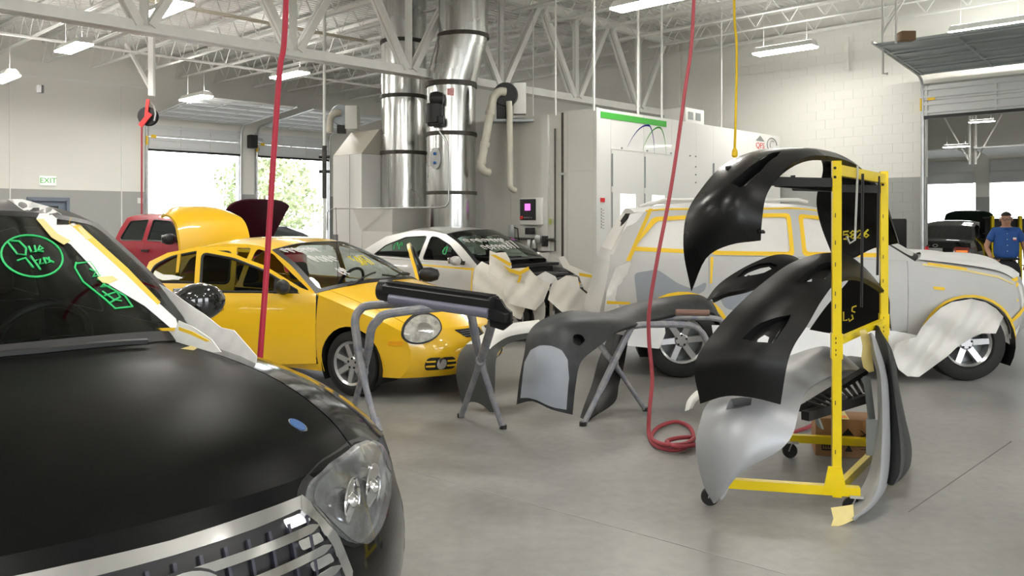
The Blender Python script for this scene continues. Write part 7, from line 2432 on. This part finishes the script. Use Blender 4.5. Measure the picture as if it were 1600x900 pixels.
# head details
hr_ = MB().grid(lambda u, v: Vector((.094 * math.sin(u) * math.cos(v), -.012 + .108 * math.sin(u) * math.sin(v), 1.675 + .105 * math.cos(u))), 10, 24, 0.02, 1.25, 0, 6.283)
V, F = thicken(hr_.v, hr_.f, .008)
mesh_obj('hair', V, F, M_HAIR, pm)
MB().lathe([(.004, -.02), (.016, -.012), (.012, .01), (.004, .03)], 10, Matrix.Translation((0, -.125, 1.625)) @ Matrix.Rotation(.2, 4, 'X')).build('nose', M_SKIN, pm)
MB().tube([(-.028, -.115, 1.578), (0, -.121, 1.575), (.028, -.115, 1.578)], .006, 6).build('mouth', mat('lips', (.30, .12, .10), .5), pm)
for sd in (-1, 1):
    MB().lathe([(.004, -.012), (.018, -.008), (.02, 0), (.01, .012)], 10, Matrix.Translation((sd * .092, -.005, 1.64)) @ Matrix.Rotation(1.57, 4, 'Y') @ Matrix.Diagonal((1.5, 1, 1, 1))).build('ear', M_SKIN, pm)
    MB().lathe([(.003, -.004), (.010, 0), (.003, .004)], 8, Matrix.Translation((sd * .034, -.108, 1.652)) @ Matrix.Rotation(1.57, 4, 'X')).build('eye', M_MARKW, pm)
    MB().lathe([(.002, -.001), (.005, 0), (.002, .001)], 8, Matrix.Translation((sd * .034, -.1125, 1.652)) @ Matrix.Rotation(1.57, 4, 'X')).build('pupil', M_BLACK, pm)
gl = MB()
for sd in (-1, 1):
    gl.tube([(sd * .036 + .03 * math.cos(t), -.122, 1.65 + .018 * math.sin(t)) for t in np.linspace(0, 6.283, 16)[:-1]], .004, 5, closed=True)
    gl.tube([(sd * .066, -.12, 1.655), (sd * .094, -.01, 1.66)], .003, 5)
gl.tube([(-.007, -.123, 1.655), (.007, -.123, 1.655)], .003, 5)
gl.build('glasses', M_BLACK, pm)
# tool in his left hand
MB_ = MB().tube([(0, 0, .05), (.0, -.02, -.12), (.05, -.02, -.3), (.02, .0, -.5), (.0, .0, -.85)], .014, 8)
to_ = tag(MB_.build('air_line', mat('tan_hose', (.5, .30, .12), .5)), 'tan air line held in the hand of the man in blue', 'hose')
pl_ = pm.location + Matrix.Rotation(math.radians(-24), 3, 'Z') @ Vector((.26, -.17, .84))
to_.location = pl_
# ================================================================== SMALL AND FAR THINGS
fx = P(1448, 395, 15.6)
t = thing('fire_extinguisher', 'red fire extinguisher standing by the roller door jamb', 'extinguisher', (fx.x, fx.y, .0))
MB().lathe([(.075, .62), (.085, .64), (.085, 1.0), (.07, 1.06), (.03, 1.10), (.03, 1.14)], 16).build('cylinder', M_PRINTRED, t)
MB().bar((0, 0, 1.14), (.0, -.1, 1.17), .03, .02).build('handle', M_BLACK, t, False)
MB().box(-.1, .1, -.1, .1, 0, .62).build('pedestal', M_GREYMETAL, t, False)
bpn = P(1402, 378, 15.8)
t = thing('leaning_panel', 'dark rounded panel standing against the block wall behind the rack', 'panel', (bpn.x, bpn.y, 0), ROOM_ANG - math.pi / 2)
V = [(-.17, 0, .0), (.17, 0, 0)]
MB().cbox(-.17, .17, -.03, .03, .9, 1.66, .03).build('board', M_BLACKMATT, t)
MB().bar((-.1, 0, 0), (-.1, 0, .92), .03).build('leg', M_GREYMETAL, t, False)
MB().bar((.1, 0, 0), (.1, 0, .92), .03).build('leg', M_GREYMETAL, t, False)
tag(MB().box(-.05, .05, -.02, .02, 0, .08).build('junction_box', M_STEELWHITE), 'small square electrical box high on the block wall with a conduit', 'electrical box').location = P(1323, 110, 17.55)
tag(MB().tube([P(1325, 107, 17.5), P(1325, 58, 17.5)], .02, 6).build('conduit', M_STEELWHITE), 'short conduit rising above the small box on the block wall', 'conduit')
t = thing('door_track_pipe', 'white angled support pipes at the left end of the big roller door track', 'pipe', P(1379, 85, 14.9))
o_ = P(1379, 85, 14.9)
MB().tube([P(1387, 115, 14.9) - o_, P(1379, 115, 14.9) - o_, P(1379, -40, 14.9) - o_], .025, 8).build('drop', M_WHITE, t)
MB().tube([P(1379, 52, 14.9) - o_, P(1418, -10, 14.7) - o_], .025, 8).build('brace', M_WHITE, t)
MB().tube([P(1400, 68, 14.5) - o_, P(1400, -30, 14.5) - o_], .02, 8).build('post', M_WHITE, t)
# far cars
fc = Car('sedan', 'pale film-wrapped car standing by the left roller doors', 'car', (-4.3, 18.8), math.radians(25), SEDAN_S)
build_body(fc, M_WHITE, M_DARKGLASS)
fc.strip('masking_film', 'hood', M_FILM, 20, -.95, .95, .05, .95, 10, .003, .02, False)
dh = Car('sedan', 'dark car with raised bonnet behind the black sedan in the next bay', 'car', (14.55, 26.5), math.radians(114), SEDAN_B)
build_body(dh, M_BLACKCAR, M_DARKGLASS, skip=('hood',))
dhm = MB().grid(lambda u, v: Vector((-.5 + 1.05 * u * math.cos(.95), lerp(-1, 1, v) * (.75 - .1 * u * u), 1.08 + 1.05 * u * math.sin(.95) - .12 * (lerp(-1, 1, v)) ** 4)), 10, 16)
dhm.f = [tuple(reversed(f)) for f in dhm.f]
V, F = thicken(dhm.v, dhm.f, .03)
mesh_obj('hood', V, F, mat('dark_green_panel', (.01, .02, .013), .3), dh.root, True, 45)
wt = G(1590, 420)
vn = thing('ladder_rack', 'yellow-posted tool rack seen behind the man in blue', 'rack', P(1572, 365, 21.0) - Vector((0, 0, P(1572, 365, 21.0).z)))
for xx in (-.35, .35):
    MB().bar((xx, 0, 0), (xx, 0, 1.75), .07).build('post', M_RACK, vn, False)
for zz in (.5, .9, 1.3, 1.7):
    MB().bar((-.6, 0, zz), (.6, 0, zz), .05, .03).build('shelf', M_BLACK, vn, False)
MB().box(-.5, .5, .05, .3, .92, 1.68).build('load', M_INTERIOR, vn, False)
wc = G(170, 520)
